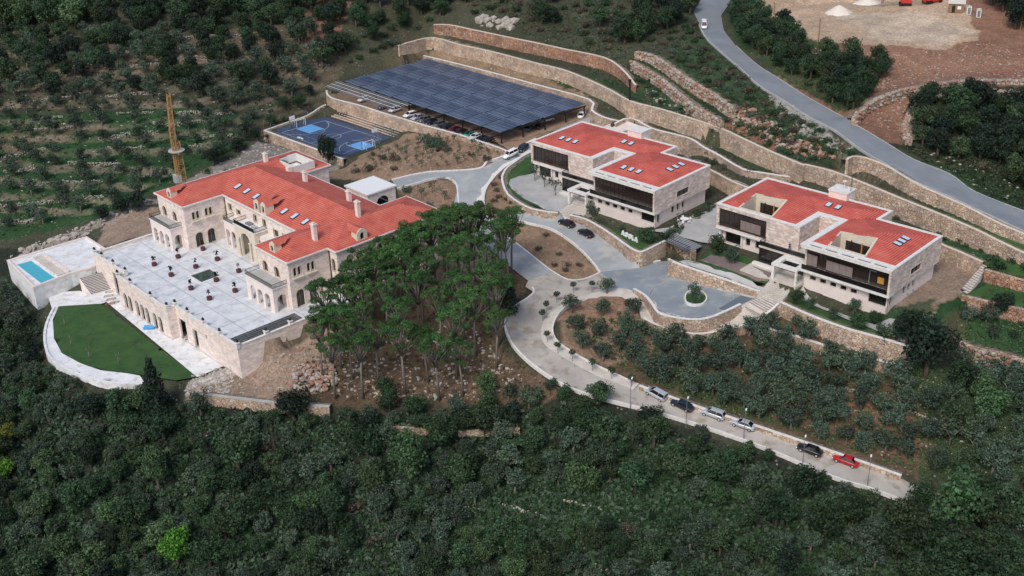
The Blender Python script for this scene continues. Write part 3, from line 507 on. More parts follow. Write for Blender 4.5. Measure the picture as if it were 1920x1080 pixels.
zone([(1480,740),(1720,740),(1760,880),(1640,850),(1500,800)], 'red', .55); zone([(1700,680),(2000,640),(2000,900),(1730,900)], 'grass', .5); zone([(1220,690),(1330,700),(1400,760),(1480,800),(1400,790),(1280,750)], 'grass', .5)
zone([(1720,400),(1840,380),(2000,420),(2000,700),(1800,640),(1700,650)], 'grass'); zone([(1760,455),(1843,492),(1800,560),(1740,600),(1650,560)], 'mud')
zone([(1440,612),(1500,600),(1720,660),(1690,690)], 'grass', .8); zone([(1470,572),(1660,590),(1760,560),(1720,655)], 'grass', .8)
zone([(800,60),(1190,150),(1230,200),(1507,309),(1430,330),(1300,290),(1100,200),(780,95)], 'grass', .65)
zone([(780,95),(830,80),(1000,125),(1180,195),(1110,200),(1000,160)], 'soil', .85)
zone([(1190,60),(1320,50),(1420,165),(1600,290),(1500,310),(1230,200),(1180,120)], 'grass', .55); zone([(1375,195),(1400,205),(1500,265),(1560,300),(1450,290),(1350,240)], 'redrock', .85)
zone([(1440,165),(1480,190),(1600,285),(1580,290),(1500,245),(1440,190)], 'pale', .6)
zone([(700,-60),(830,-60),(840,40),(720,50)], 'scrub'); zone([(1150,100),(1320,0),(1320,40),(1250,110)], 'scrub')
zone([(1380,-60),(2000,-60),(2000,200),(1700,270),(1620,280),(1500,180),(1400,80)], 'red')
zone([(1400,-20),(1480,-60),(1800,-60),(1820,40),(1840,70),(1760,95),(1600,82),(1540,85),(1480,60),(1430,35)], 'tan'); zone([(1560,30),(1700,20),(1830,60),(1760,85),(1640,75)], 'sandw', .6)
zone([(1360,20),(1440,40),(1540,85),(1600,110),(1650,150),(1600,230),(1500,170),(1380,80)], 'grass', .8); zone([(1700,275),(1700,200),(1800,170),(2000,175),(2000,440),(1850,370)], 'scrub'); zone([(1720,300),(1900,330),(2000,380),(2000,430),(1850,370)], 'grass', .7)
zone([(1850,135),(2000,120),(2000,170),(1860,160)], 'redrock')
for m_, f_, dm_ in TER:
    rz_ = ((f_ > .66) & m_)[...,None]*dm_[...,None]*(.55+.45*vnoise(5,41)[...,None]); colr = colr*(1-rz_*.8)+np.array((.21,.175,.135))*rz_*.8
# slopes as bare stone/earth
gz = np.hypot(*np.gradient(ZT, DG)); st = np.clip((gz-.9)/1.2, 0, 1)[...,None]; colr = colr*(1-st*.5)+np.array(C_['dry'])*st*.5
br_ = (1+vnoise(2.2,21)*.16+vnoise(9,22)*.16)[...,None]; colr = np.clip(colr*br_, .005, 1)
SINK = [SW, PROM]+list(ROADS.values())
# sheets draped on the terrain
def drape(poly, step=1.2, off=.05, flat=None, uv=None):
    pts = [Vector((p[0],p[1])) for p in poly]; n = len(pts)
    dens = []
    for i in range(n):
        a, b = pts[i], pts[(i+1)%n]; k = max(1, int((b-a).length/step))
        for q in range(k): dens.append(a.lerp(b, q/k))
    nb = len(dens)
    xs = [p.x for p in pts]; ys = [p.y for p in pts]
    ax = np.arange(min(xs), max(xs), step); ay = np.arange(min(ys), max(ys), step)
    A, B = np.meshgrid(ax, ay); A = A+.07*np.sin(B*3); m = inpoly([tuple(p) for p in pts], A, B)
    vs = dens+[Vector((x,y)) for x,y in zip(A[m], B[m])]
    r = delaunay_2d_cdt(vs, [(i,(i+1)%nb) for i in range(nb)], [], 0, 1e-4)
    V = r[0]; F = []
    for f in r[2]:
        c = sum((V[i] for i in f), Vector((0,0)))/len(f)
        F.append((f, c))
    mm = inpoly([tuple(p) for p in pts], np.array([c.x for f,c in F]), np.array([c.y for f,c in F]))
    F = [f for (f,c), k in zip(F, mm) if k]
    F = [f if (V[f[1]]-V[f[0]]).cross(V[f[2]]-V[f[0]]) > 0 else f[::-1] for f in F]
    zz = bil(ZT, X0, Y0, DG, np.array([v.x for v in V]), np.array([v.y for v in V])) if flat is None else np.full(len(V), flat)
    return [(v.x, v.y, float(z)+off) for v, z in zip(V, zz)], F
def sheet(name, poly, mat, off=.05, flat=None, step=1.2, kind='structure'):
    SINK.append([tuple(p) for p in poly]); v, f = drape(poly, step, off, flat); m = MB(); m.add(v, f, MT[mat]); o = m.obj(name, smooth=True)
    if kind: o['kind'] = kind
    return o
sheet('road', ROADS['UP'], 'asphalt', .11); sheet('road', ROADS['LO'], 'dusty', .10); sheet('road', ROADS['RD'], 'round_', .12); sheet('road', ROADS['UR'], 'uproad', .10)
def strip(pts, w, z=None, closed=False):
    P = [Vector(p) for p in pts]; n = len(P); L = []; Rr = []
    for i in range(n):
        a = P[(i-1)%n] if (closed or i) else P[0]; b = P[(i+1)%n] if (closed or i < n-1) else P[-1]
        d = b-a; d.z = 0; d.normalize(); q = Vector((-d.y,d.x,0))*w/2; L.append(P[i]+q); Rr.append(P[i]-q)
    return L, Rr
def kerb(px, w=.3, h=.15, mat='coping', name='kerb', kind='structure', base=0, label=None, cat=None):
    P = smooth_line(PX(px)); L, Rr = strip(P, w); m = MB(); A_, B_ = strip(P, w+1.3)
    for i in range(len(P)-1): SINK.append([tuple(q)[:2] for q in (A_[i],A_[i+1],B_[i+1],B_[i])])
    for i in range(len(P)-1):
        vs = [L[i],Rr[i],Rr[i+1],L[i+1]]; z0, z1 = P[i].z, P[i+1].z
        top = [(vs[0].x,vs[0].y,z0+h),(vs[1].x,vs[1].y,z0+h),(vs[2].x,vs[2].y,z1+h),(vs[3].x,vs[3].y,z1+h)]; bot = [(a,b,c-h-.4) for a,b,c in top]
        m.add(bot+top, [(4,5,6,7),(0,4,7,3),(1,2,6,5)]+([(0,1,5,4)] if i == 0 else [])+([(3,7,6,2)] if i == len(P)-2 else []), MT[mat])
    o = m.obj(name)
    return tag(o, kind=kind) if kind else tag(o, label, cat)
kerb([(997,283,4.8),(970,296,4.5),(943,312,4),(923,330,3.4),(906,353,2.8),(901,376,2.4),(907,401,2.1),(918,414,2.0)], 1.9)
kerb([(860,389,2.2),(858,360,2.7),(855,345,3),(840,333,3.2),(810,335,3.4),(745,354,3.4)], .35)
kerb([(735,338,3.4),(800,324,3.6),(870,320,3.8),(903,315,4),(915,303,4.3),(940,295,4.7),(985,271,5),(1005,261,5.3)], .6, .3)
kerb([(930,412,1.9),(950,406,2),(989,399,2.1),(1042,403,2.2)], .9)
kerb([(1042,403,2.2),(1068,412,2.1),(1100,429,1.5),(1150,465,.7),(1180,487,.2),(1203,493,0),(1238,489,0)], .5)
kerb([(1125,511,0),(1110,490,.4),(1080,460,.9),(1040,432,1.6),(1000,420,1.9),(960,413,1.9),(938,424,1.7),(947,440,1.4),(977,463,.9),(1013,492,.4),(1037,510,.1),(1067,525,.05),(1097,523,0),(1125,511,0)], .35)
kerb([(1190,763,-4.6),(1098,739,-3.6),(1040,713,-2.8),(985,673,-1.9),(955,636,-1.2),(947,600,-.8),(961,578,-.6),(988,561,-.3),(1001,549,-.1),(998,540,0)], .4, .3)
kerb([(1780,975,-11.6),(1692,939,-10.4),(1630,916,-9.7),(1560,894,-8.8),(1430,839,-7.4),(1290,791,-6),(1190,763,-4.6)], .35, .3)
kerb([(1055,262,5.3),(1080,245,5.45),(1093,231,5.5)], .9, .15, 'coping')
kerb([(1310,45,28.5),(1323,70,27.5),(1347,93,26.8),(1390,130,25.5),(1423,160,24.4),(1467,187,23),(1513,217,21.5),(1563,243,20.2),(1613,280,18.4),(1663,309,17.3),(1713,339,16.4),(1800,378,15),(1920,434,13.3)], .35, .12, 'slab')
kerb([(1920,396,13.5),(1827,359,15),(1780,326,16.5),(1713,299,17.8),(1663,269,19.2),(1613,239,20.5),(1567,212,21.8),(1513,182,23.3),(1463,149,24.7),(1420,122,25.8),(1380,86,27)], .3, .1, 'slab')
# sidewalk round the bend
def solid(name, poly, mat, h=.12, side='coping'):
    v, f = drape(poly, 1.0, h); m = MB(); m.add(v, f, MT[mat]); n = len(poly)
    for i in range(n):
        a, b = Vector(poly[i]), Vector(poly[(i+1)%n]); k = max(1, int((b-a).length/1.0))
        for q in range(k):
            p, r = a.lerp(b, q/k), a.lerp(b, (q+1)/k); z0, z1 = zt(p.x,p.y)+h, zt(r.x,r.y)+h
            m.add([(p.x,p.y,z0-.5),(r.x,r.y,z1-.5),(r.x,r.y,z1),(p.x,p.y,z0)], [(0,1,2,3)], MT[side])
    return tag(m.obj(name), kind='structure')
solid('pavement', SW, 'pave', .14)
kerb([p for p in SWi[:9]], .3, .35)
solid('promenade', PROM, 'pave', .1)
kerb([(1322+20*math.cos(t)*0,0,0) for t in ()] or [(1284,560,0),(1288,550,0),(1303,545,0),(1318,549,0),(1325,560,0),(1318,570,0),(1303,573,0),(1288,569,0),(1284,560,0)], .3, .3)
def circle(c, r, z, n=40, e=1): return [Vector((c.x+r*math.cos(2*math.pi*k/n), c.y+r*math.sin(2*math.pi*k/n), z)) for k in range(n)]
rc = at(1304.5, 559.5, 0); sheet('planter_grass', circle(rc, 2.1, 0), 'lawn', .25, 0)
# darker ring joint in the turning circle paving
m = MB(); cc_ = at(1296,558,0)
Lr, Rr_ = strip([Vector((cc_.x+8.6*math.cos(t), cc_.y+8.6*math.sin(t), .125)) for t in np.linspace(0, 2*math.pi, 60, endpoint=False)], .12, closed=True)
for i in range(60):
    q = (i+1)%60
    if inpoly(ROADS['RD'], np.array([Lr[i].x]), np.array([Lr[i].y]))[0]: m.add([Lr[i],Rr_[i],Rr_[q],Lr[q]], [(0,1,2,3)], MT['slab'])
tag(m.obj('road_joint'), kind='structure')
m = MB(); _q = [at(*p) for p in ((1348,579,0),(1392,553,0),(1420,558,0),(1388,572,0),(1362,584,0))]; m.add([(p.x,p.y,.135) for p in _q], [tuple(range(5))], MT['patch']); tag(m.obj('road_patch'), kind='structure')
# construct wall meshes
for name,label,cat,group,Q,B,nr,t,mat,cap,capw,caph,deep,par in walls:
    m = MB(); n = len(Q); zc = Vector((0,0,1))
    base = [];
    for q,b,k in zip(Q,B,nr):
        lo = q+k*.0; hi = q-k*t; zb = b-deep; bt = .06*(q.z-b)
        base += [Vector((lo.x+k.x*bt,lo.y+k.y*bt,zb)), Vector((lo.x,lo.y,q.z)), Vector((hi.x,hi.y,q.z)), Vector((hi.x,hi.y,zb))]
    fs = []
    for i in range(n-1):
        a = 4*i; b = 4*i+4
        for c0,c1 in ((0,1),(1,2),(2,3)): fs.append((a+c0,b+c0,b+c1,a+c1) if True else None)
    fs.append((0,1,2,3)); fs.append((4*n-1,4*n-2,4*n-3,4*n-4)); m.add(base, fs, MT[mat])
    bk = []
    for q,b,k in zip(Q,B,nr):
        h0 = q-k*(t-.02); h1 = q-k*(t+1.15); bk += [Vector((h0.x,h0.y,q.z-.05-par)), Vector((h1.x,h1.y,q.z-.14-par)), Vector((h1.x,h1.y,q.z-1.6-par))]
    if par < .5: m.add(bk, [(3*i+c,3*i+3+c,3*i+4+c,3*i+1+c) for i in range(n-1) for c in (0,1)], MT['berm'])
    o = m.obj(name); tag(o, label, cat, group)
    m2 = MB(); cb = []
    for q,k in zip(Q,nr):
        lo = q+k*capw; hi = q-k*(t+capw); cb += [Vector((lo.x,lo.y,q.z+.003)),Vector((lo.x,lo.y,q.z+caph)),Vector((hi.x,hi.y,q.z+caph)),Vector((hi.x,hi.y,q.z+.003))]
    if mat != 'boulder':
        fs = []
        for i in range(n-1):
            a = 4*i; b = 4*i+4
            for c0,c1 in ((0,1),(1,2),(2,3),(3,0)): fs.append((a+c0,b+c0,b+c1,a+c1))
        fs += [(0,1,2,3),(4*n-1,4*n-2,4*n-3,4*n-4)]; m2.add(cb, fs, MT[cap]); m2.obj('coping', o)
    else:   # real boulders along the top and face
        ico = [(0,0,1),(.89,0,.45),(.28,.85,.45),(-.72,.53,.45),(-.72,-.53,.45),(.28,-.85,.45),(.72,.53,-.45),(-.28,.85,-.45),(-.89,0,-.45),(-.28,-.85,-.45),(.72,-.53,-.45),(0,0,-1)]
        icf = [(0,1,2),(0,2,3),(0,3,4),(0,4,5),(0,5,1),(1,6,2),(2,7,3),(3,8,4),(4,9,5),(5,10,1),(6,7,2),(7,8,3),(8,9,4),(9,10,5),(10,6,1),(11,7,6),(11,8,7),(11,9,8),(11,10,9),(11,6,10)]
        for i in range(n-1):
            seg = (Q[i+1]-Q[i]); L = seg.length; h = Q[i].z-B[i]
            for row in range(max(1,int(h/.85))+1):
                for k in range(max(1,int(L/1.0))):
                    p = Q[i]+seg*((k+random.random()*.5)/max(1,int(L/1.0)))+nr[i]*random.uniform(-.25,.15)+Vector((0,0,-row*.85-random.uniform(0,.3)))
                    s = random.uniform(.4,.68); sx,sy,sz = s*random.uniform(.9,1.3), s, s*random.uniform(.65,.9)
                    m2.add([(p.x+x*sx*random.uniform(.8,1.1),p.y+y*sy*random.uniform(.8,1.1),p.z+z*sz) for x,y,z in ico], icf, MT['rock'] if random.random() < .55 else MT['rock_red'])
        tag(m2.obj('boulders', o), kind='stuff')
# ================================================================== buildings
def hpanel(m, outer, holes, z0, z1, mat):
    loops = [outer]+holes; flat = [p for l in loops for p in l]; n = len(flat)
    tri = tessellate_polygon([[Vector((x,y,0)) for x,y in l] for l in loops]); tt = []
    for t in tri:
        a,b,c = [Vector(flat[k]) for k in t]; tt.append(t if (b-a).cross(c-a) > 0 else t[::-1])
    m.add([(x,y,z1) for x,y in flat], tt, mat); m.add([(x,y,z0) for x,y in flat], [t[::-1] for t in tt], mat)
    for l in loops:
        k = len(l); m.add([(x,y,z0) for x,y in l]+[(x,y,z1) for x,y in l], [(i,(i+1)%k,k+(i+1)%k,k+i) for i in range(k)], mat)
    return m
def offset(poly, d):
    """mitred offset of a CCW polygon, positive = outward"""
    n = len(poly); out = []
    for i in range(n):
        p0, p1, p2 = Vector(poly[i-1]), Vector(poly[i]), Vector(poly[(i+1)%n]); a = (p1-p0).normalized(); b = (p2-p1).normalized()
        na = Vector((a.y,-a.x)); nb = Vector((b.y,-b.x)); k = 1+na.dot(nb); q = p1+(na+nb)*(d/k); out.append((q.x,q.y))
    return out
def segd(poly, x, y):
    d = np.full(np.shape(x), 1e9); n = len(poly)
    for i in range(n):
        (ax,ay),(bx,by) = poly[i], poly[(i+1)%n]; L2 = (bx-ax)**2+(by-ay)**2; t = np.clip(((x-ax)*(bx-ax)+(y-ay)*(by-ay))/L2, 0, 1)
        L = math.sqrt(L2); q = ((x-ax)*(bx-ax)+(y-ay)*(by-ay))/L; o_ = np.maximum(np.maximum(-q, q-L), 0); d = np.minimum(d, np.maximum(np.abs((x-ax)*(by-ay)-(y-ay)*(bx-ax))/L, o_))
    return d
def roof_h(poly, slope, x, y, z0): return z0+slope*float(segd(poly, np.array(x, float), np.array(y, float)))
def roof_mesh(m, poly, holes, slope, z0, mat, step=.45):
    vs = []; es = []
    for l in [poly]+holes:
        b = len(vs); pts = []
        for i in range(len(l)):
            a, c = Vector(l[i]), Vector(l[(i+1)%len(l)]); k = max(1,int((c-a).length/step)); pts += [a.lerp(c,q/k) for q in range(k)]
        vs += pts; es += [(b+i, b+(i+1)%len(pts)) for i in range(len(pts))]
    xs = [p[0] for p in poly]; ys = [p[1] for p in poly]; A, B = np.meshgrid(np.arange(min(xs)+step/2,max(xs),step), np.arange(min(ys)+step/2,max(ys),step))
    k = inpoly(poly, A, B) & (segd(poly, A, B) > step*.3)
    for h in holes: k &= ~inpoly(h, A, B) & (segd(h, A, B) > step*.3)
    vs += [Vector((x,y)) for x,y in zip(A[k], B[k])]
    V, _, F = delaunay_2d_cdt([Vector((v[0],v[1])) for v in vs], es, [], 0, 1e-4)[:3]
    cen = np.array([[sum(V[i].x for i in f)/len(f), sum(V[i].y for i in f)/len(f)] for f in F]); ok = inpoly(poly, cen[:,0], cen[:,1])
    for h in holes: ok &= ~inpoly(h, cen[:,0], cen[:,1])
    F = [f if (V[f[1]]-V[f[0]]).cross(V[f[2]]-V[f[0]]) > 0 else f[::-1] for f, q in zip(F, ok) if q]
    d = segd(poly, np.array([v.x for v in V]), np.array([v.y for v in V]))
    return m.add([(v.x, v.y, z0+slope*float(q)) for v, q in zip(V, d)], F, mat)
def window(root, o, du, hole, depth=.25, trim='smooth', tw=.14, mull=1, name='window', glass='glass', sill=False, proud=.04):
    """frame round an opening in a wall sheet, with its pane set back inside"""
    o = Vector(o); du = Vector((du[0],du[1],0)); dn = Vector((-du.y,du.x,0)); f = MB()
    n = len(hole); c = Vector((sum(p[0] for p in hole)/n, sum(p[1] for p in hole)/n))
    x0 = min(p[0] for p in hole); x1 = max(p[0] for p in hole); z0 = min(p[1] for p in hole); z1 = max(p[1] for p in hole)
    big = [(p[0]+(tw if p[0] > c.x+.01 else -tw if p[0] < c.x-.01 else 0), p[1]+(tw if p[1] > c.y else (0 if name == 'door' else -tw))) for p in hole]
    P = lambda p,k: o+du*p[0]+Vector((0,0,p[1]))-dn*k
    for i in range(n):
        j = (i+1)%n; f.add([P(hole[i],proud),P(hole[j],proud),P(big[j],proud),P(big[i],proud),P(hole[i],-.1),P(hole[j],-.1),P(big[j],0),P(big[i],0)], [(0,3,2,1),(0,1,5,4),(2,3,7,6)], MT[trim])
    for k in range(mull): 
        x = x0+(x1-x0)*(k+1)/(mull+1); f.beam(P((x,z0),-depth+.03), P((x,z1-.1),-depth+.03), .07, .07, MT['dark' if trim != 'cream' else 'wood'])
    if sill: a, b = P((x0-.4,z0-.4),0), P((x1+1.45,z0-.4),0); f.beam(a-dn*.25, b-dn*.25, .6, .28, MT['cream'])
    w = f.obj(name, root); p = MB()
    p.add([P((x0,z0),-depth),P((x1,z0),-depth),P((x1,z1),-depth),P((x0,z1),-depth)]+[P((x0,z0),-depth-.04),P((x1,z0),-depth-.04),P((x1,z1),-depth-.04),P((x0,z1),-depth-.04)], [(0,1,2,3),(7,6,5,4)], MT[glass]); p.obj('pane', w)
    return w
def railing(m, pts, h=1.0, mat='black', n=.45, bar=.05):
    pts = [Vector(p) for p in pts]
    for a, b in zip(pts, pts[1:]):
        L = (b-a).length; k = max(1,int(L/n)); m.beam(a+Vector((0,0,h)), b+Vector((0,0,h)), .09, .07, MT[mat]); m.beam(a+Vector((0,0,.12)), b+Vector((0,0,.12)), .05, .05, MT[mat])
        for i in range(k+1): p = a.lerp(b, i/k); m.beam(p, p+Vector((0,0,h)), bar, bar, MT[mat])
def skylight(root, u, v, z, slope_vec, lu=.95, lv=1.55):
    m = MB(); m.box((-lu/2-.1,-lv/2-.1,-.15),(lu/2+.1,lv/2+.1,.12), MT['black']); o = m.obj('skylight', root); o.location = (u,v,z)
    o.rotation_euler = (math.atan(slope_vec[1]), -math.atan(slope_vec[0]), 0)
    p = MB(); p.box((-lu/2,-lv/2,.1),(lu/2,lv/2,.15), MT['skyl']); p.obj('pane', o)
def stairs(F, u0, u1, v0, v1, z0, z1, n, name, label, mat='pave', group=None, wallz=1.0):
    """steps going from v0 at z0 down to v1 at z1 (v1 < v0)"""
    p, rz = F.empty(name); t = thing(name, label, 'stairs', p, rz, group); m = MB()
    for k in range(n):
        a = v0+(v1-v0)*k/n; b = v0+(v1-v0)*(k+1)/n; z = z0+(z1-z0)*(k+1)/n
        m.box((u0,b,z1-wallz-.4),(u1,a-.004,z), MT[mat]); m.box((u0+.002,b-.03,z-.05),(u1-.002,b-.003,z+.004), MT['slab'])
    m.obj('steps', t); return t
def stairs_px(a, b, c, d, n, name, label, mat='pave', side='smooth', group=None):
    """a,b = upper edge left/right, c,d = lower edge left/right, as (px,py,z)"""
    A,B_,C,D_ = [at(p[0],p[1],cz(p[2])) for p in (a,b,c,d)]; m = MB(); o = (A+B_+C+D_)/4
    for k in range(n):
        f0, f1 = k/n, (k+1)/n; z = A.z+(C.z-A.z)*(k+1)/n
        q = [A.lerp(C,f0), B_.lerp(D_,f0), B_.lerp(D_,f1), A.lerp(C,f1)]; q = [Vector((p.x-o.x,p.y-o.y,0)) for p in q]
        m.prism([(p.x,p.y) for p in q][::-1], min(A.z,C.z)-1.2-o.z, z-o.z, MT[side], MT[mat])
        m.beam(Vector((q[2].x,q[2].y,z-.02-o.z)), Vector((q[3].x,q[3].y,z-.02-o.z)), .12, .09, MT['black'] if mat == 'pave_white' else MT['grey'])
    p = thing(name, label, 'stairs', o, 0, group); m.obj('steps', p); return p

SCH = [(0,0),(20.2,0),(20.2,8),(24.6,8),(24.6,-7),(44,-7),(44,14),(30.5,14),(30.5,19.5),(0,19.5)]
ROOF_OUT = [(.6,.6),(18.8,.6),(18.8,9.4),(25.8,9.4),(25.8,-4.6),(43.4,-4.6),(43.4,13.4),(29.9,13.4),(29.9,18.9),(.6,18.9)]
def school(F, label, second):
    p, rz = F.empty('school_building'); root = thing('school_building', label, 'building', p, rz)
    st, sm = MT['stone'], MT['smooth']; slope = .17; z0 = 9.08
    # upper walls
    m = MB()
    m.panel((0,0,3.9), (1,0), 20.2, 5.1, .4, [rect(.6,12.4,.2,4.35)], st)
    m.panel((20.2,.4,3.9), (0,1), 7.6, 5.1, .4, [], st)
    m.panel((19.8,8,3.9), (1,0), 5.2, 5.1, .4, [rect(1.5,3.4,.0+.05,2.5)], st)
    m.panel((24.6,8,3.9), (0,-1), 12.9, 5.1, .4, [], st)
    side_hole = rect(8.2,12.9,1.3,2.9)
    m.panel((44,-7,3.6), (0,1), 21, 5.4, .45, [side_hole], st)
    m.panel((43.55,14,3.6), (-1,0), 13.05, 5.4, .4, [], st); m.panel((30.5,14.4,3.6), (0,1), 5.1, 5.4, .4, [], st); m.panel((30.1,19.5,3.6), (-1,0), 30.1, 5.4, .4, [], st); m.panel((0,19.1,3.6), (0,-1), 18.7, 5.4, .4, [], st)
    m.obj('upper_wall', root)
    # lower walls (down into the slope)
    m = MB(); H = 6.4; zb = -3.0
    lw = [rect(1.0,5.0,3.4,5.9), rect(6.2,7.3,4.0,5.6), rect(8.6,9.7,4.0,5.6), rect(8.4,9.6,2.0+.05,2.5)]
    m.panel((.8,1.1,zb), (1,0), 11.8, H, .35, lw, sm)
    m.panel((.8,18.8,zb), (0,-1), 17.7, H, .35, [], sm)
    up = [rect(1.6+2.25*k,1.6+2.25*k+1.3,4.5,5.35) for k in range(5)]+[rect(.9+2.25*k,.9+2.25*k+1.2,1.15,1.75) for k in range(1-(1 if second else 0)+0,5)]+[rect(14.4,18.2,3.7,5.8)]
    m.panel((24.9,-5.6,zb), (1,0), 18.4, H, .35, up, sm)
    sw = [rect(5.9,7.0,4.4,5.9), rect(7.9,8.9,4.4,5.9), rect(9.8,10.8,4.4,5.9), rect(.6,1.6,3.7,5.6), rect(7.9,9.0,2.8+.3,3.5), rect(10.2,11.2,3.1,3.5)]
    m.panel((43.3,-5.6,zb), (0,1), 19.0, H, .35, sw, sm)
    m.panel((42.95,13.4,zb), (-1,0), 12.85, H, .35, [], sm); m.panel((30.1,13.75,zb), (0,1), 5.05, H, .35, [], sm); m.panel((29.75,18.8,zb), (-1,0), 28.95, H, .35, [], sm)
    m.panel((24.9,1.0,zb), (0,-1), 6.6, H, .35, [], sm); m.obj('lower_wall', root)
    for h in lw: window(root, (.8,1.1,zb), (1,0), h, tw=.1)
    for h in up: window(root, (24.9,-5.6,zb), (1,0), h, tw=.1, mull=3 if h[1][0]-h[0][0] > 3 else 1)
    for h in sw: window(root, (43.3,-5.6,zb), (0,1), h, tw=.1)
    window(root, (44,-7,3.6), (0,1), side_hole, depth=.35, tw=.05, mull=2)
    window(root, (19.8,8,3.9), (1,0), rect(1.5,3.4,.05,2.5), tw=.08)
    # slabs and roof edge
    m = MB(); m.box((0,-.02,3.38),(12.45,.9,3.9), MT['coping']); m.box((12.45,0,3.4),(20.2,8,3.88), MT['coping']); m.box((24.6,-7.02,3.35),(44.02,-4.7,3.9), MT['coping']); m.box((.3,.9,3.41),(12.4,19.3,3.86), sm); m.box((24.7,-4.7,3.41),(43.9,13.8,3.84), sm); m.obj('floor_slab', root)
    m = MB(); slots = [rect(26.2+3.45*k, 26.2+3.45*k+2.7, -6.5, -5.7) for k in range(5)]
    holes = [ROOF_OUT[::-1]]
    hpanel(m, offset(SCH,.06), holes+[[(a,b) for a,b in s_[::-1]] for s_ in slots], 8.95, 9.22, MT['coping'])
    m.box((24.62,-6.98,8.45),(43.6,-6.75,8.948), MT['coping']); m.box((12.4,.002,8.25),(12.6,.3,8.94), MT['coping']); m.obj('roof_edge', root)
    courts = [[(5.2,1.1),(12.8,1.1),(11.8,8),(4.6,8)], [(29.4,-4.1),(36.9,-4.1),(35.8,2),(28.4,2)]] if second else []
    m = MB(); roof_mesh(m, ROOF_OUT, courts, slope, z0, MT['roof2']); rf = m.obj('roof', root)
    for c in courts:
        m = MB(); co = offset(c,.35); n = 4
        for i in range(4):
            a, b = Vector(c[i]), Vector(c[(i+1)%4]); oa, ob = Vector(co[i]), Vector(co[(i+1)%4])
            za, zb_ = roof_h(ROOF_OUT, slope, *co[i], z0)+.22, roof_h(ROOF_OUT, slope, *co[(i+1)%4], z0)+.22
            V = [(oa.x,oa.y,za-.5),(ob.x,ob.y,zb_-.5),(ob.x,ob.y,zb_),(oa.x,oa.y,za),(a.x,a.y,za),(b.x,b.y,zb_),(b.x,b.y,4.3),(a.x,a.y,4.3)]
            m.add(V, [(0,1,2,3),(3,2,5,4),(4,5,6,7)], MT['cream'])
        m.add([(x,y,4.3) for x,y in c], [(0,1,2,3)], MT['brownpave'])
        w = m.obj('roof_court', root); g = MB(); (x0,y0),(x1,y1) = c[3], c[2]
        g.box((x0+1.2,y0-.12,4.4),(x1-.3,y0-.04,8.3), MT['glass2'])
        for q in (.33,.64): g.box((x0+(x1-x0)*q-.12,y0-.22,4.35),(x0+(x1-x0)*q+.12,y0-.125,8.6), MT['orange'] if q > .5 else MT['black'])
        g.obj('glazing', w)
    sk = [(19.3,12.8,0,1),(21.5,12.8,0,1)]
    sk += [(6,4.9,0,1),(8.2,4.9,0,1),(10.4,4.9,0,1),(30.4,-1,0,1),(32.6,-1,0,1),(34.8,-1,0,1)] if not second else []
    sk += [(39.5,4.4+2.2*k,1,0) for k in range(3)] if not second else [(39.6,3.6+1.7*k,1,0) for k in range(3)]
    for u,v,a,b in sk:
        e = .3; hx = (roof_h(ROOF_OUT,slope,u+e,v,z0)-roof_h(ROOF_OUT,slope,u-e,v,z0))/(2*e); hy = (roof_h(ROOF_OUT,slope,u,v+e,z0)-roof_h(ROOF_OUT,slope,u,v-e,z0))/(2*e)
        skylight(root, u, v, roof_h(ROOF_OUT,slope,u,v,z0)+.08, (hx,hy), *((1.5,.95) if a else (.95,1.5)))
    # large glass fronts
    def gwall(x0,x1,y,z0_,z1_,n,mat='glass'):
        m = MB(); m.box((x0,y,z0_),(x1,y+.06,z1_), MT[mat]); o = m.obj('glass_wall', root); k = MB()
        for i in range(n+1): x = x0+(x1-x0)*i/n; k.box((x-.03,y-.05,z0_),(x+.03,y-.004,z1_), MT['black'])
        k.box((x0,y-.045,z0_+1.0),(x1,y-.006,z0_+1.06), MT['black']); k.obj('mullions', o); return o
    gwall(.6,12.4,.55,3.95,8.3,10,'glass2'); gwall(25.1,43.5,-4.85,3.92,8.9,16,'glass2')
    m = MB(); m.box((25.1,-6.92,3.92),(43.5,-6.86,4.85), MT['glass']); m.box((25.1,-6.95,4.85),(43.5,-6.83,4.93), MT['black']); m.obj('balcony_parapet', root)
    # entrance block under the terrace
    m = MB(); m.box((12.6,-2.4,0),(24.5,-2.3,3.35), MT['glass']); m.box((12.5,-2.4,-.3),(12.6,1.1,3.35), MT['glass'])
    for i in range(9): x = 12.6+11.9*i/8; m.box((x-.04,-2.46,0),(x+.04,-2.404,3.35), MT['black'])
    m.obj('entrance_glass', root)
    m = MB(); m.box((12.46,-2.6,3.42),(24.58,-.004,3.8), MT['pave']); m.box((20.2,0,3.43),(24.6,8,3.82), MT['pave']); m.obj('terrace_floor', root)
    m = MB(); railing(m, [(12.55,-.1,3.8),(12.55,-2.45,3.8),(24.4,-2.45,3.8)], 1.05, n=.3); m.box((12.6,-2.44,3.85),(24.35,-2.42,4.75), MT['glass']); m.obj('railing', root)
    m = MB(); hpanel(m, rect(18.7,24.55,-7.6,-2.65), [rect(19.9,23.6,-6.5,-3.9)[::-1]], 3.0, 3.5, MT['coping']); cn = m.obj('entrance_canopy', root)
    k = MB(); k.box((18.8,-7.5,-.2),(19.3,-7.0,3.0), MT['coping']); k.obj('column', cn); k = MB(); k.box((24.1,-7.5,-.2),(24.5,-7.0,3.0), MT['coping']); k.obj('column', cn)
    m = MB(); m.box((11.8,-8.2 if second else -4.9,-.5),(24.9,-2.5,.06), MT['pave']); m.obj('entrance_paving', root)
    m = MB(); m.box((12.2,-4.3,-.3),(17.5,-3.5,.55), MT['coping']); m.obj('planter', root)
    m = MB(); m.box((16.3,17.9,3),(20.6,21.6,10.7), MT['smooth']); m.box((16.15,17.75,10.7),(20.75,21.75,11), MT['coping']); m.obj('stair_tower', root)
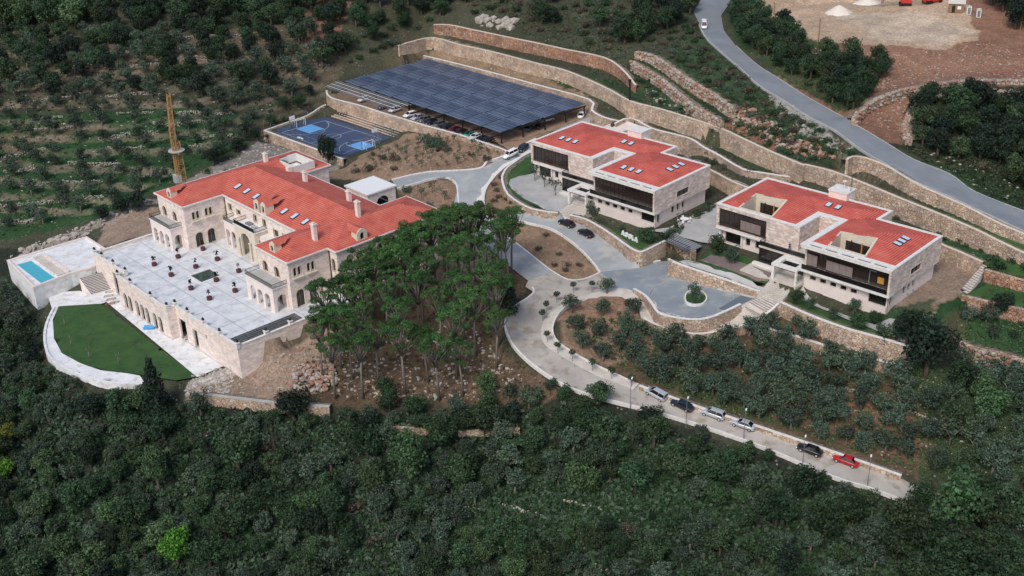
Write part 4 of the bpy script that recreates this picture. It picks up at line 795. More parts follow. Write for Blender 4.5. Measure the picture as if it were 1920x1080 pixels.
    for q in (((.4,.65,.0),(.78,1.0,3.38)),((5.9,.75,0),(6.3,1.05,3.38)),((12,.7,0),(12.4,1.05,3.38))): m = MB(); m.box(*q, MT['coping']); m.obj('column', root)
    if second:
        for x0,x1,y,za,zb_ in ((5.9,10.9,.3,4.6,6.7),(25.3,27.6,-5.3,4.3,6.7),(29.6,35.3,-5.3,4.4,6.5)):
            b = MB(); n = max(2,int((x1-x0)/1.2))
            for i in range(n): a = x0+(x1-x0)*i/n; b.box((a+.02,y-.02,za),(x0+(x1-x0)*(i+1)/n-.02,y+.02,zb_), MT['blind'])
            o = b.obj('blind', root)
        b = MB(); b.box((40.5,-5.15,4.9),(41.8,-5.05,6.2), MT['orange']); b.obj('orange_panel', root); b = MB(); b.box((38.7,-5.2,4.2),(38.9,-5.1,7.2), MT['grey']); b.box((38.901,-5.2,7.0),(40.2,-5.1,7.2), MT['grey']); b.obj('steel_frame', root)
        b = MB(); b.tube([(20.5,19.6,11),(20.5,19.6,14.6)], .06, MT['black']); b.lathe((20.5,19.6,14.4),[(.02,0),(.22,.15),(.02,.4)], MT['black']); b.lathe((19.0,19.5,11),[(.05,0),(.05,1.8),(.42,1.9),(.42,2.0)], MT['white']); b.obj('antenna', root)
    else:
        b = MB()
        for i in range(4): b.box((32.5+i*1.5,15.2,5.2),(33.8+i*1.5,18.6,7.2+(i%2)*.4), MT['grey']); b.lathe((33.15+i*1.5,16.9,7.3+(i%2)*.4),[(.5,0),(.5,.35),(.1,.36)], MT['grey'])
        b.box((32,14.6,-1),(39,19,5.2), MT['smooth']); b.obj('cooling_units', root)
    return root
school(F1, 'left modern stone school building with red tiled roof and eleven skylights', False)
school(F2, 'right modern stone school building with two open courts cut in its red roof', True)
stairs(F1, 19.0, 25.5, -4.9, -13.2, 0, -1.35, 9, 'staircase', 'wide pale stone stairs climbing to the left school building entrance')
stairs(F2, 18.9, 24.3, -7.9, -12.6, 0, -1.9, 11, 'staircase', 'wide pale stone stairs climbing to the right school building entrance')
stairs_px((1424,553,1.5),(1462,571,1.5),(1405,566,.2),(1440,586,.2), 5, 'staircase', 'short flight of steps at the top of the white promenade')
stairs_px((1396,572,0),(1434,592,0),(1388,578,-1.2),(1424,598,-1.2), 4, 'staircase', 'middle flight of steps halfway down the white promenade')
stairs_px((1346,603,-1.6),(1366,618,-1.6),(1338,605,-2.1),(1356,621,-2.1), 3, 'staircase', 'lowest few steps crossing the promenade below the turning circle')
stairs_px((1843,494,6),(1852,498,6),(1797,548,3.2),(1812,556,3.2), 14, 'staircase', 'narrow stone stairs up the green terraces at the right', 'pave')
stairs_px((1712,662,1.5),(1726,658,1.5),(1698,684,-1.8),(1712,690,-1.8), 9, 'staircase', 'small curved stone stairs at the end of the terrace walls by the dark tree', 'slab')
stairs_px((1160,757,-6),(1190,770,-6),(1132,778,-8.5),(1165,795,-8.5), 8, 'staircase', 'stone stairs dropping from the lower road into the wood', 'cream')
# paved surfaces and lawns round the schools
def psheet(name, px, mat, off=.05):
    off = .07 if mat == 'lawn' else .2 if name in ('brown_paving','path','walkway') else .14
    return psheet_(name, px, mat, off)
def psheet_(name, px, mat, off=.05): return sheet(name, PX(px), mat, off)
psheet('paving', [(1001,325,3.5),(975,333,3.5),(957,341,3.5),(954,349,3.5),(960,359,3.5),(985,376,3.5),(1040,394,3.5),(1058,399,3.5),(1075,385,3.5),(1130,385,3.5),(1120,360,3.5)], 'slab', .05)
psheet('lawn', [(997,288,3.5),(965,306,3.5),(947,322,3.5),(944,338,3.5),(955,362,3.5),(988,385,3.5),(1046,397,3.5),(1040,394,3.5),(985,376,3.5),(958,356,3.5),(953,348,3.5),(957,340,3.5),(975,333,3.5),(1001,325,3.5),(1005,300,3.5)], 'lawn', .03)
sheet('plaza', [F1.w(43,-8.5),F1.w(46,-4),F1.w(45.5,22),F1.w(60,20),F2.w(-1,8),F2.w(.5,-1),F2.w(-3,-2),F2.w(-11,-2.8),F2.w(-16,-4.6)], 'slab', .12)
psheet('lawn', [(1100,412,3.4),(1112,408,3.5),(1160,425,3),(1205,440,2.5),(1240,452,3.4),(1228,461,3.4),(1210,470,3.4),(1199,472,3.4),(1185,466,3.4),(1170,456,3.4),(1145,438,3.4),(1120,422,3.4)], 'lawn', .07)
psheet('walkway', [(1254,484,3.6),(1290,464,3.5),(1302,469,3.5),(1282,485,3.5),(1330,501,3.1),(1360,511,2.8),(1400,526,2.4),(1450,545,1.9),(1462,550,1.8),(1462,571,1.5),(1424,552,1.5),(1390,538,2.1),(1350,524,2.7),(1300,508,3.3),(1262,494,3.6)], 'slab', .09)
psheet('lawn', [(1284,487,3.5),(1325,466,3.5),(1340,460,3.5),(1430,492,3.5),(1448,512,3.4),(1446,541,2.0),(1400,526,2.4),(1360,511,2.8),(1330,501,3.1)], 'lawn', .05)
psheet('brown_paving', [(1305,487,3.5),(1334,472,3.5),(1447,513,3.4),(1440,532,2.7),(1380,512,3.1)], 'brownpave', .09)
psheet('path', [(1497,553,1.8),(1520,562,2.4),(1560,580,2.4),(1600,598,2.4),(1640,620,2.4),(1690,642,2.4),(1720,625,2.6),(1700,600,3),(1668,596,2.8),(1640,606,2.5),(1600,588,2.4),(1540,566,2.4),(1505,545,2)], 'slab', .05)
psheet('lawn', [(1466,566,2.4),(1513,586,2.4),(1580,611,2.4),(1647,632,2.4),(1706,650,2.3),(1690,642,2.4),(1640,620,2.4),(1560,580,2.4),(1497,553,1.8)], 'lawn', .04)
psheet('lawn', [(1850,500,6.1),(1860,470,6.4),(1920,490,6.5),(1990,510,6.5),(1990,540,6.1),(1920,522,6.1)], 'lawn', .06)
psheet('lawn', [(1812,551,3.45),(1850,533,3.6),(1920,549,3.6),(1990,566,3.6),(1990,592,3.4),(1920,577,3.4),(1850,561,3.4)], 'lawn', .06)
# footbridge over the garage ramp
a,b,c,d = [at(x,y,3.55) for x,y in ((1248,451),(1266,438),(1316,461),(1294,471))]
o = (a+b+c+d)/4; br = thing('footbridge', 'grey metal grating bridge over the dark garage ramp between the schools', 'bridge', o)
m = MB(); m.prism([(p.x-o.x,p.y-o.y) for p in (a,d,c,b)], -.25, .0, MT['grey']); 
for k in range(12): m.beam((a.lerp(d,k/11)-o)+Vector((0,0,.02)), (b.lerp(c,k/11)-o)+Vector((0,0,.02)), .12, .04, MT['steelpale'])
m.obj('deck', br); m = MB(); railing(m, [a-o, d-o], 1.0, n=.6); m.obj('railing', br); m = MB(); railing(m, [b-o, a-o], 1.0, n=.6); m.obj('railing', br)
P = PX([(1256,497,3.6),(1262,489,3.6),(1292,470,3.6)]); m = MB(); railing(m, [p-P[0] for p in P], 1.0, n=.6); t = thing('handrail','black metal handrail on the podium edge beside the garage ramp','railing',P[0]); m.obj('rail', t)
P = [at(1240,489,0), at(1248,479,0), _a, _e, _f, _d, at(1262,496,0)]; m = MB()
for p,q in zip(P[1:-2],P[2:-1]):
    d_ = (q-p); d_.z = 0; d_.normalize(); n_ = Vector((-d_.y,d_.x,0))*.3; m.prism([(p.x,p.y),(q.x,q.y),(q.x+n_.x,q.y+n_.y),(p.x+n_.x,p.y+n_.y)], -1, 3.28, MT['wallr'])
t = m.obj('garage_wall'); tag(t, 'inner stone wall of the garage ramp below the metal bridge', 'wall')

# ------------------------------------------------------------------ villa
VO = [(0,0),(12.2,0),(12.2,10.4),(43.2,10.4),(43.2,0),(54.9,0),(54.9,9.9),(57.8,9.9),(57.8,38),(45.2,38),(45.2,30.6),(37.5,30.6),(14.6,30.6),(14.6,38),(0,38)]
p, rz = FV.empty('villa'); V = thing('villa', 'large pink stone villa with red tiled hip roofs around a white courtyard terrace', 'villa', p, rz)
vs_, zr, slope = MT['villa_stone'], 10.82, .31
m = MB(); n = len(VO)
front = {0:[arch(1.8,3.6,5.7,8.2),arch(6.6,8.4,5.7,8.2),arch(2.2,4.0,0.05,3.4),arch(6.2,8.0,.05,3.4)],
 1:[arch(1.9,2.65,6.9,8.7,6),arch(2.95,3.7,6.9,8.7,6),arch(5.2,5.95,6.9,8.7,6),arch(6.25,7.0,6.9,8.7,6),arch(1.9,3.9,.05,3.5),arch(5,7,.05,3.5)],
 2:[rect(1.6,3.2,7.2,9.0),rect(5.2,7.0,7.2,8.5),arch(1.2,3,.05,3.4),arch(13,16.5,.05,5.6),rect(12.6,14.0,7.6,9.4),rect(16.4,17.8,7.6,9.4),rect(20.6,22.6,6.4,8.2),rect(24.2,26.2,6.4,8.2),rect(21,23,1,3.4),rect(25,27,1,3.4)],
 4:[arch(1.8,3.6,5.7,8.2),arch(6.2,8.0,5.7,8.2),arch(2.2,4.0,.05,3.4),arch(6.2,8.0,.05,3.4)],
 5:[arch(1.1,1.85,7.1,9.0,6),arch(2.15,2.9,7.1,9.0,6),arch(4.4,5.15,7.1,9.0,6),arch(5.45,6.2,7.1,9.0,6),arch(1.1,3.1,.05,3.9),arch(4.3,6.2,.05,3.9)],
 6:[arch(.9,2.1,5.7,8.6)],
 7:[arch(2.3+2.6*k,4.0+2.6*k,6.4,9.0) for k in range(9)]+[arch(2.3+3.4*k,4.4+3.4*k,.05,4.0) for k in range(7)]}
wins = []
for i in range(n):
    a, b = Vector(VO[i]), Vector(VO[(i+1)%n]); du = (b-a).normalized(); L = (b-a).length
    conv_a = (Vector(VO[i])-Vector(VO[i-1])).cross(b-a) > 0; conv_b = (b-a).cross(Vector(VO[(i+2)%n])-b) > 0
    s0 = .45 if not conv_a else 0.0; e0 = -.45 if conv_b else .45*0
    hs = front.get(i, []); sh = [[(x-s0,z) for x,z in h] for h in hs]
    m.panel((a.x+du.x*s0,a.y+du.y*s0,-.6 if i not in (5,6,7) else -2.5), (du.x,du.y), L-s0+e0, 10.9 if i not in (5,6,7) else 12.8, .45, [[(x,z+(.6 if i not in (5,6,7) else 2.5)) for x,z in h] for h in sh], vs_)
    for h in sh: wins.append(((a.x+du.x*s0,a.y+du.y*s0,0), (du.x,du.y), h, i))
m.obj('wall', V)
for o_, du, h, i in wins:
    tall = min(z for x,z in h) < 1; x0_ = min(x for x,z in h); twin = i in (1,5) and not tall; first = any(abs(x0_-k) < .02 for k in (1.9-.45*(i == 1 and 0), 5.2, 1.1, 4.4))
    window(V, o_, du, h, depth=.32, trim='cream', tw=.13 if twin else .22, mull=0 if twin else 1, name='door' if tall else 'window', glass='glass', sill=twin and first, proud=.06)
cornice = MB(); hpanel(cornice, offset(VO,.55), [offset(VO,-.25)[::-1]], 10.55, 10.85, MT['coping']); hpanel(cornice, offset(VO,.28), [offset(VO,-.1)[::-1]], 10.3, 10.545, MT['cream']); cornice.obj('cornice', V)
m = MB(); holes = [[(7,28.8),(14,28.8),(14,34),(7,34)]]
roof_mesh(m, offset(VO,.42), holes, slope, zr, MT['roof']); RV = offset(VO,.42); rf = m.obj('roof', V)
m = MB(); hpanel(m, rect(6.6,14.4,28.4,34.4), [rect(7.0,14,28.8,34)[::-1]], 11.0, 12.9, MT['coping']); m.box((7,28.8,10.5),(14,34,10.7), MT['pave_white']); m.box((7.1,29,10.7),(9,30.4,12.4), MT['grey']); m.box((13.2,27,10.4),(14.4,28.2,13.0), MT['smooth']); m.obj('roof_terrace', V)
for k,(u,v,h) in enumerate(((6.9,25.6,2.0),(23.8,25.5,2.2),(41.2,25.4,2.2),(50.8,20.9,3.2),(51.9,8.9,3.4))):
    z = roof_h(RV, slope, u, v, zr); m = MB(); m.box((u-.5,v-.4,z-1),(u+.5,v+.4,z+h), MT['smooth']); c = m.obj('chimney', rf); k2 = MB(); k2.box((u-.65,v-.55,z+h+.003),(u+.65,v+.55,z+h+.2), MT['coping']); k2.box((u-.4,v-.3,z+h+.2),(u+.4,v+.3,z+h+.45), MT['cream']); k2.obj('cap', c) if False else k2.obj('chimney_cap', V)
for u,v in ((13.7,13.6),(17.8,13.5),(22.1,13.3),(34.1,13.0),(38.1,13.0),(42.4,12.9)):
    skylight(V, u, v, roof_h(RV,slope,u,v,zr)+.1, (0,slope), 1.0, 1.7)
def dormer(u, v, rot, w=1.9, d=3.4, h=1.7, z=10.9, name='dormer'):
    m = MB(); hw = w/2
    m.panel((-hw,0,0), (1,0), w, h+.8, .25, [arch(hw-.5,hw+.5,.25,h-.1)], MT['cream'], outer=[(0,0),(w,0),(w,h),(w*.75,h+.55),(hw,h+.8),(w*.25,h+.55),(0,h)])
    m.box((-hw+.3,.25,.1),(hw-.3,.3,h), MT['glass']); m.box((-hw,.25,-.2),(-hw+.2,d*.5,h-.1), MT['cream']); m.box((hw-.2,.25,-.2),(hw,d*.5,h-.1), MT['cream'])
    m.add([(-hw-.15,.15,h-.02),(0,.15,h+.72),(hw+.15,.15,h-.02),(-hw-.15,d*.75,h-.02),(0,d+1.1,h+.72),(hw+.15,d*.75,h-.02)], [(0,1,4,3),(1,2,5,4),(0,3,5,2)], MT['roof'])
    o = m.obj(name, V); o.location = (u,v,z); o.rotation_euler = (0,0,rot)
dormer(5.6, .3, 0); dormer(49.0, .3, 0); dormer(57.6, 16.8, math.pi/2, 2.6, 4, 1.9); dormer(27.2, 10.1, 0, 1.9, 4.5, 2.0, 10.9); dormer(30.0, 10.1, 0, 1.9, 4.5, 2.0, 10.9)
# porches with balconies
for u0,u1,v0 in ((.5,10.2,-3.0),(43.3,53.7,-3.5)):
    m = MB(); L = u1-u0; a0 = (L-7.6)/2
    m.panel((u0,v0,-.02), (1,0), L, 5.22, .45, [arch(a0+2.75*k, a0+2.75*k+2.0, .03, 3.7) for k in range(3)], MT['smooth'])
    m.panel((u1,v0+.45,-.02), (0,1), -v0-.47, 5.22, .45, [arch(.25,-v0-.85,.03,3.6)], MT['smooth']); m.panel((u0,-.02,-.02), (0,-1), -v0-.47, 5.22, .45, [arch(.25,-v0-.85,.03,3.6)], MT['smooth'])
    m.box((u0-.15,v0-.15,5.2),(u1+.15,-.01,5.5), MT['coping']); m.box((u0+.3,v0+.3,5.5),(u1-.3,-.02,5.53), MT['slab']); o = m.obj('porch', V)
    k = MB(); railing(k, [(u0,-.1,5.5),(u0,v0,5.5),(u1,v0,5.5),(u1,-.1,5.5)], .95, n=.28); k.obj('balustrade', o)
# portico
m = MB(); pu0, pu1, pv = 21.6, 30.2, 7.0
m.panel((pu0,pv,-.02), (1,0), pu1-pu0, 7.1, .5, [arch(2.4,6.2,.03,6.0,12)], MT['cream']); m.panel((pu1,pv+.5,-.02), (0,1), 2.88, 7.1, .5, [arch(.4,2.4,.03,5.6)], MT['cream']); m.panel((pu0,10.38,-.02), (0,-1), 2.88, 7.1, .5, [], MT['cream'])
m.box((pu0-.2,pv-.2,7.09),(pu1+.2,10.38,7.35), MT['coping']); m.box((pu0+.9,pv+.8,7.35),(pu1-.9,10.2,7.38), MT['pave_white']); m.box((pu0+2.5,pv+1.4,7.38),(pu0+4.4,pv+2.6,7.7), MT['grey']); m.box((pu0+5.5,pv+1.2,7.38),(pu0+7,pv+2.0,7.9), MT['steelpale'])
m.panel((16,7.5,-.02), (1,0), 5.58, 6.1, .45, [arch(.5,2.1,.03,4.4),arch(2.8,4.6,.03,4.4)], MT['smooth']); m.box((15.9,7.35,6.09),(21.38,10.38,6.35), MT['coping'])
m.panel((30.21,8.3,-.02), (1,0), 4.4, 6.1, .45, [rect(.8,2.2,.8,3.6),rect(2.9,3.9,.8,3.6)], MT['smooth']); m.box((30.41,8.2,6.09),(34.9,10.38,6.3), MT['coping'])
po = m.obj('portico', V); k = MB(); railing(k, [(pu0,10.2,7.35),(pu0,pv,7.35),(pu1,pv,7.35),(pu1,10.2,7.35)], .9, n=.25); k.box((pu0+.1,pv+.05,7.4),(pu1-.1,pv+.09,8.15), MT['black']); railing(k, [(16,10.2,6.35),(16,7.5,6.35),(21.3,7.5,6.35)], .9, n=.25); k.obj('balustrade', po)
for u in (pu0+1.9, pu0+6.7):
    m = MB(); m.lathe((u,pv-.35,0), [(.32,0),(.32,.3),(.22,.4),(.2,4.0),(.3,4.2),(.3,4.5)], MT['cream'], 12); m.obj('column', po)
# rear low roofs and the white porte-cochere
m = MB(); m.box((17.5,31.1,-.4),(22.2,36,6.8), vs_); m.box((22.3,31.1,-.4),(31,34.4,8.2), vs_); m.obj('rear_wing', V)
m = MB(); 
for r_, z_ in (([(17,31.1),(22.2,31.1),(22.2,36.5),(17,36.5)],6.82),([(22.2,31.1),(31.5,31.1),(31.5,35),(22.2,35)],8.22)): roof_mesh(m, r_, [], .35, z_, MT['roof'])
m.obj('rear_roof', V)
p, rz = FV.empty('x', 27.8, 40.7, 3.3); pc = thing('drive_canopy', 'white flat-roofed stone canopy at the end of the drive behind the villa', 'canopy', p, rz)
m = MB(); m.panel((-4.3,-4.1,0), (1,0), 8.6, 4.6, .4, [arch(2.6,6.0,.03,3.0)], MT['villa_stone']); m.panel((4.3,-3.7,0), (0,1), 7.8, 4.6, .4, [arch(2,5.8,.03,3.4)], MT['villa_stone']); m.panel((-4.3,4.1,0), (0,-1), 7.8, 4.6, .4, [], MT['villa_stone']); m.panel((3.9,4.1,0), (-1,0), 8.2, 4.6, .4, [arch(2.3,5.7,.03,3.4)], MT['villa_stone']); m.obj('wall', pc)
m = MB(); m.box((-4.6,-4.4,4.6),(4.6,4.4,4.95), MT['coping']); m.box((-4.2,-4.0,4.95),(4.2,4.0,4.99), MT['white']); m.obj('roof', pc)

# ------------------------------------------------------------------ terrace
p, rz = FV.empty('villa_terrace'); T = thing('villa_terrace', 'white paved courtyard terrace with arcaded pink retaining wall in front of the villa', 'terrace', p, rz)
def terr_mat():
    m, n, l, b = new_mat('terrace_paving'); tc = n.new('ShaderNodeTexCoord'); no = n.new('ShaderNodeTexNoise'); no.inputs['Scale'].default_value = .35; no.inputs['Detail'].default_value = 9; no.inputs['Roughness'].default_value = .7; l.new(tc.outputs['Object'], no.inputs['Vector'])
    r = ramp(n, [(.33,(.47,.50,.52)),(.50,(.66,.68,.70)),(.68,(.78,.79,.80))]); l.new(no.outputs[0], r.inputs[0])
    br = n.new('ShaderNodeTexBrick'); br.offset = 0; l.new(tc.outputs['Object'], br.inputs['Vector']); br.inputs['Scale'].default_value = 1; br.inputs['Brick Width'].default_value = 8.45; br.inputs['Row Height'].default_value = 5.85; br.inputs['Mortar Size'].default_value = .09; br.inputs['Color1'].default_value = (1,1,1,1); br.inputs['Color2'].default_value = (1,1,1,1); br.inputs['Mortar'].default_value = (.64,.61,.61,1)
    b2 = n.new('ShaderNodeTexBrick'); l.new(tc.outputs['Object'], b2.inputs['Vector']); b2.inputs['Scale'].default_value = 1; b2.inputs['Brick Width'].default_value = 1.2; b2.inputs['Row Height'].default_value = .8; b2.inputs['Mortar Size'].default_value = .01; b2.inputs['Color1'].default_value = (1,1,1,1); b2.inputs['Color2'].default_value = (.91,.92,.93,1); b2.inputs['Mortar'].default_value = (.85,.85,.85,1)
    m1 = n.new('ShaderNodeMix'); m1.data_type = 'RGBA'; m1.blend_type = 'MULTIPLY'; m1.inputs['Factor'].default_value = 1; l.new(r.outputs[0], m1.inputs['A']); l.new(br.outputs['Color'], m1.inputs['B'])
    m2 = n.new('ShaderNodeMix'); m2.data_type = 'RGBA'; m2.blend_type = 'MULTIPLY'; m2.inputs['Factor'].default_value = 1; l.new(m1.outputs['Result'], m2.inputs['A']); l.new(b2.outputs['Color'], m2.inputs['B'])
    l.new(m2.outputs['Result'], b.inputs['Base Color']); b.inputs['Roughness'].default_value = .6; return m
MT['terr'] = terr_mat()
m = MB(); TP = [(-1,-16.6),(14.4,-16.6),(14.4,-18.4),(36.4,-18.4),(36.4,-16.6),(61,-16.6),(61,13),(-1,13)]
hpanel(m, TP, [rect(24.7,29.6,-6.9,-2.0)[::-1], rect(56.6,60.8,-16.2,-1.2)[::-1]], -.35, 0, MT['terr']); m.obj('floor', T)
m = MB(); zb = -6.7; H = 7.4; pk = MT['villa_stone']
m.panel((-1.4,-17,zb), (1,0), 15.4, H, .4, [rect(9,11.2,.1,5.6)], pk); m.panel((14.0,-18.8,zb), (1,0), 22.8, H, .4, [arch(1.7+x,3.35+x,.1,4.0) for x in (0,2.1,5.5,7.8,10.1,13.5,15.9)], pk)
m.panel((36.8,-18.4,zb), (0,1), 1.39, H, .4, [], pk); m.panel((14.0,-17.0,zb), (0,-1), 1.39, H, .4, [], pk); m.panel((36.81,-17,zb), (1,0), 24.6, H, .4, [rect(.7,3.6,.1,5.0),rect(6.4,8.2,.1,4.6),rect(11.8,12.4,4.1,5.3)], pk)
m.panel((61.41,-16.6,zb), (0,1), 19, H, .4, [], pk); m.panel((-1.4,12.5,zb), (0,-1), 29.1, H, .4, [], pk); m.obj('retaining_wall', T)
m = MB(); m.box((-1,-12.4,zb),(56,-12,-.36), MT['cream']); m.box((-1,-16.6,zb),(61,-12.4,-6.45), MT['slab']); m.box((56.2,-16,-4),(61,-.5,-3.8), MT['dark']); m.box((56.2,-16.4,-4),(56.5,-.5,-.36), MT['cream']); m.obj('gallery', T)
m = MB(); hpanel(m, [(-1.5,-17.1),(13.9,-17.1),(13.9,-18.9),(36.9,-18.9),(36.9,-17.1),(61.5,-17.1),(61.5,2.4),(60.9,2.4),(60.9,-16.5),(36.3,-16.5),(36.3,-18.3),(14.5,-18.3),(14.5,-16.5),(-.9,-16.5),(-.9,12),(-1.5,12)], [], .7, .85, MT['coping']); m.obj('coping', T)
for u,v in ((-1.0,-16.7),(2.7,-16.7),(8.3,-16.7),(14.2,-16.7),(14.3,-18.6),(20.3,-18.6),(29.5,-18.6),(36.5,-18.6),(36.6,-16.8),(41.8,-16.8),(48.2,-16.8),(54.6,-16.8),(61.2,-16.8),(61.1,-10.3),(61,-4.6)):
    m = MB(); m.box((u-.35,v-.35,.2),(u+.35,v+.35,1.35), MT['coping']); m.box((u-.45,v-.45,1.35),(u+.45,v+.45,1.5), MT['coping']); o = m.obj('pillar', T)
    k = MB(); k.lathe((u,v,1.5), [(.1,0),(.28,.18),(.3,.4),(.16,.6),(.05,.75)], MT['black'], 10); k.obj('lantern', o)
m = MB(); hpanel(m, rect(24.2,30.1,-7.4,-1.5), [rect(24.8,29.5,-6.8,-2.1)[::-1]], .0, .12, MT['coping']); m.box((24.7,-6.9,-.9),(29.6,-2,-.5), MT['slab']); bs = m.obj('fountain_basin', T); k = MB(); k.box((24.81,-6.79,-.5),(29.49,-2.11,-.12), plain('green_water', (.03,.06,.05), .1)); k.obj('water', bs)
m = MB()
for i in range(7): u = 56.8+i*.65; m.box((u,-16.3,.1),(u+.16,-1.0,.3), MT['grey'])
for i in range(6): v = -16.0+i*3; m.box((56.5,v,-.12),(61,v+.12,.095), MT['black'])
p, rz = FV.empty('x'); t = thing('pergola', 'dark metal slatted pergola along the right edge of the villa terrace', 'pergola', p, rz); m.obj('slats', t)
# planters with saplings
def planter():
    t = thing('planter_tree', '', 'planter', (0,0,0)); m = MB(); m.lathe((0,0,0), [(.5,0),(.58,.05),(.6,.75),(.5,.8)], MT['pot'], 8); m.obj('pot', t)
    k = MB(); k.tube([(0,0,.7),(.05,0,1.5),(0,.08,2.1)], [.05,.035,.02], MT['bark'], 5)
    for i in range(26):
        a = random.random()*6.28; r = random.random()*.5; z = 1.5+random.random()*.8; p_ = Vector((math.cos(a)*r,math.sin(a)*r,z)); q = Vector((random.uniform(-1,1),random.uniform(-1,1),random.uniform(-1,1))).normalized()*.16; w_ = q.orthogonal().normalized()*.12
        k.add([p_-q-w_,p_+q-w_,p_+q+w_,p_-q+w_], [(0,1,2,3)], MT['mid'])
    k.obj('sapling', t); return t
def kids(o): return [c for c in bpy.data.objects if c.parent == o]
_ch = {}
def copy_tree(o, loc=None, rz=None, scale=None, label=None, group=None):
    key = o.name
    if key not in _ch: _ch[key] = [(c, kids(c)) for c in kids(o)]
    r = o.copy(); COL.objects.link(r)
    if loc is not None: r.location = loc
    if rz is not None: r.rotation_euler = (0,0,rz)
    if scale is not None: r.scale = (scale,)*3 if not hasattr(scale,'__len__') else scale
    if label: r['label'] = label
    if group: r['group'] = group
    for c, gs in _ch[key]:
        d = c.copy(); COL.objects.link(d); d.parent = r
        for g in gs: e = g.copy(); COL.objects.link(e); e.parent = d
    return r
pots = [(14,-9.8,'beside the left porch side, nearest the outer wall'),(14.2,-4,'in front of the left porch corner'),(14.6,2.1,'inside the courtyard by the left wing'),(22,1.5,'straight in front of the portico'),(31,1.6,'near the right wing porch, behind the square basin'),(39,-4.1,'in front of the right porch, right of the basin'),(31.4,-4.2,'touching the right corner of the square basin'),(31,-10.1,'between the basin and the terrace pillars'),(21.8,-9.8,'left of the basin, nearest the arcade wall'),(22,-3.9,'just left of the square basin'),(38.2,-9.8,'lowest and rightmost on the terrace')]
pl = planter()
for i,(u,v,w_) in enumerate(pots):
    q = pl if i == 0 else copy_tree(pl); q.location = FV.w(u,v,0); q.rotation_euler = (0,0,i*1.1); q['label'] = 'dark red planter with sapling '+w_; q['group'] = 'planters on the villa terrace'; q['category'] = 'planter'
# lawn below the terrace
sheet('lawn', LAWN, 'lawn', .08, -6.62, 1.5); sheet('path', RIM, 'pave_white', .1, -6.62, 1.5)
sheet('paving', [FV.w(*q) for q in ((4.5,-20.3),(54.3,-22.9),(54.3,-17.1),(36.9,-17.1),(36.9,-18.9),(14,-18.9),(14,-17.1),(4.5,-17.1))], 'pave_white', .13, -6.62, 1.5)
sheet('paving', PX([(146,548,-6.5),(172,553,-6.5),(216,541,-6.5),(222,552,-6.5),(200,564,-6.5),(184,567,-6.5),(150,562,-6.5)]), 'pave_white', .17, -6.62, 1.5)
kb = [at(*q) for q in ((110,573,-6.5),(101,585,-6.5),(99,605,-6.5),(101,634,-6.5),(116,662,-6.5),(151,681,-6.5),(200,694,-6.5),(268,703,-6.5))]
m = MB(); Q = smooth_line([at(*q) for q in ((101,577,-6.5),(87,609,-6.5),(84,640,-6.5),(94,670,-6.5),(126,692,-6.5),(173,711,-6.5),(220,719,-6.5),(270,720,-6.5))], 4); L_, R_ = strip(Q, .5)
for i in range(len(Q)-1):
    m.add([(L_[i].x,L_[i].y,-8.6),(R_[i].x,R_[i].y,-8.6),(R_[i+1].x,R_[i+1].y,-8.6),(L_[i+1].x,L_[i+1].y,-8.6),(L_[i].x,L_[i].y,-6.3),(R_[i].x,R_[i].y,-6.3),(R_[i+1].x,R_[i+1].y,-6.3),(L_[i+1].x,L_[i+1].y,-6.3)], [(4,5,6,7),(0,4,7,3),(1,2,6,5),(0,1,5,4),(2,3,7,6)], MT['pave_white'])
tag(m.obj('rim_wall'), 'white curved rim wall around the lower lawn', 'wall')
# pool block
p, rz = FV.empty('pool_block'); PB = thing('swimming_pool', 'raised white stone pool terrace with a long turquoise pool', 'pool', p, rz)
PO = [(-20,-30.2),(-1.2,-31.8),(-2.2,-22.6),(-1.5,-18.2),(-1.6,-16.9),(-9,-10.9),(-19.4,-10.9)]
m = MB(); pool = [(-16.8,-29.2),(-2.6,-29.4),(-2.8,-25.9),(-16.6,-25.9)]
hpanel(m, PO, [pool[::-1]], -9.5, -3, MT['pave_white']); m.obj('deck', PB)
m = MB(); m.prism(pool, -4.6, -4.4, MT['court2']); m.obj('basin', PB); m = MB(); m.prism([(a,b) for a,b in offset(pool,.0)], -3.35, -3.16, MT['water']); m.obj('water', PB)
m = MB(); hpanel(m, offset(PO,.05), [offset(PO,-.5)[::-1]], -3.0+.004, -2.6, MT['smooth']); m.box((-17,-25.3,-2.99),(-3.2,-23.3,-2.7), MT['pave']); m.box((-17,-22.9,-2.99),(-3.4,-22.4,-2.45), MT['smooth']); m.obj('parapet', PB)
stairs_px((148,520,-3),(194,507,-3),(172,553,-6.5),(216,541,-6.5), 13, 'staircase', 'wide white stone stairs from the pool terrace down to the lawn', 'pave_white')
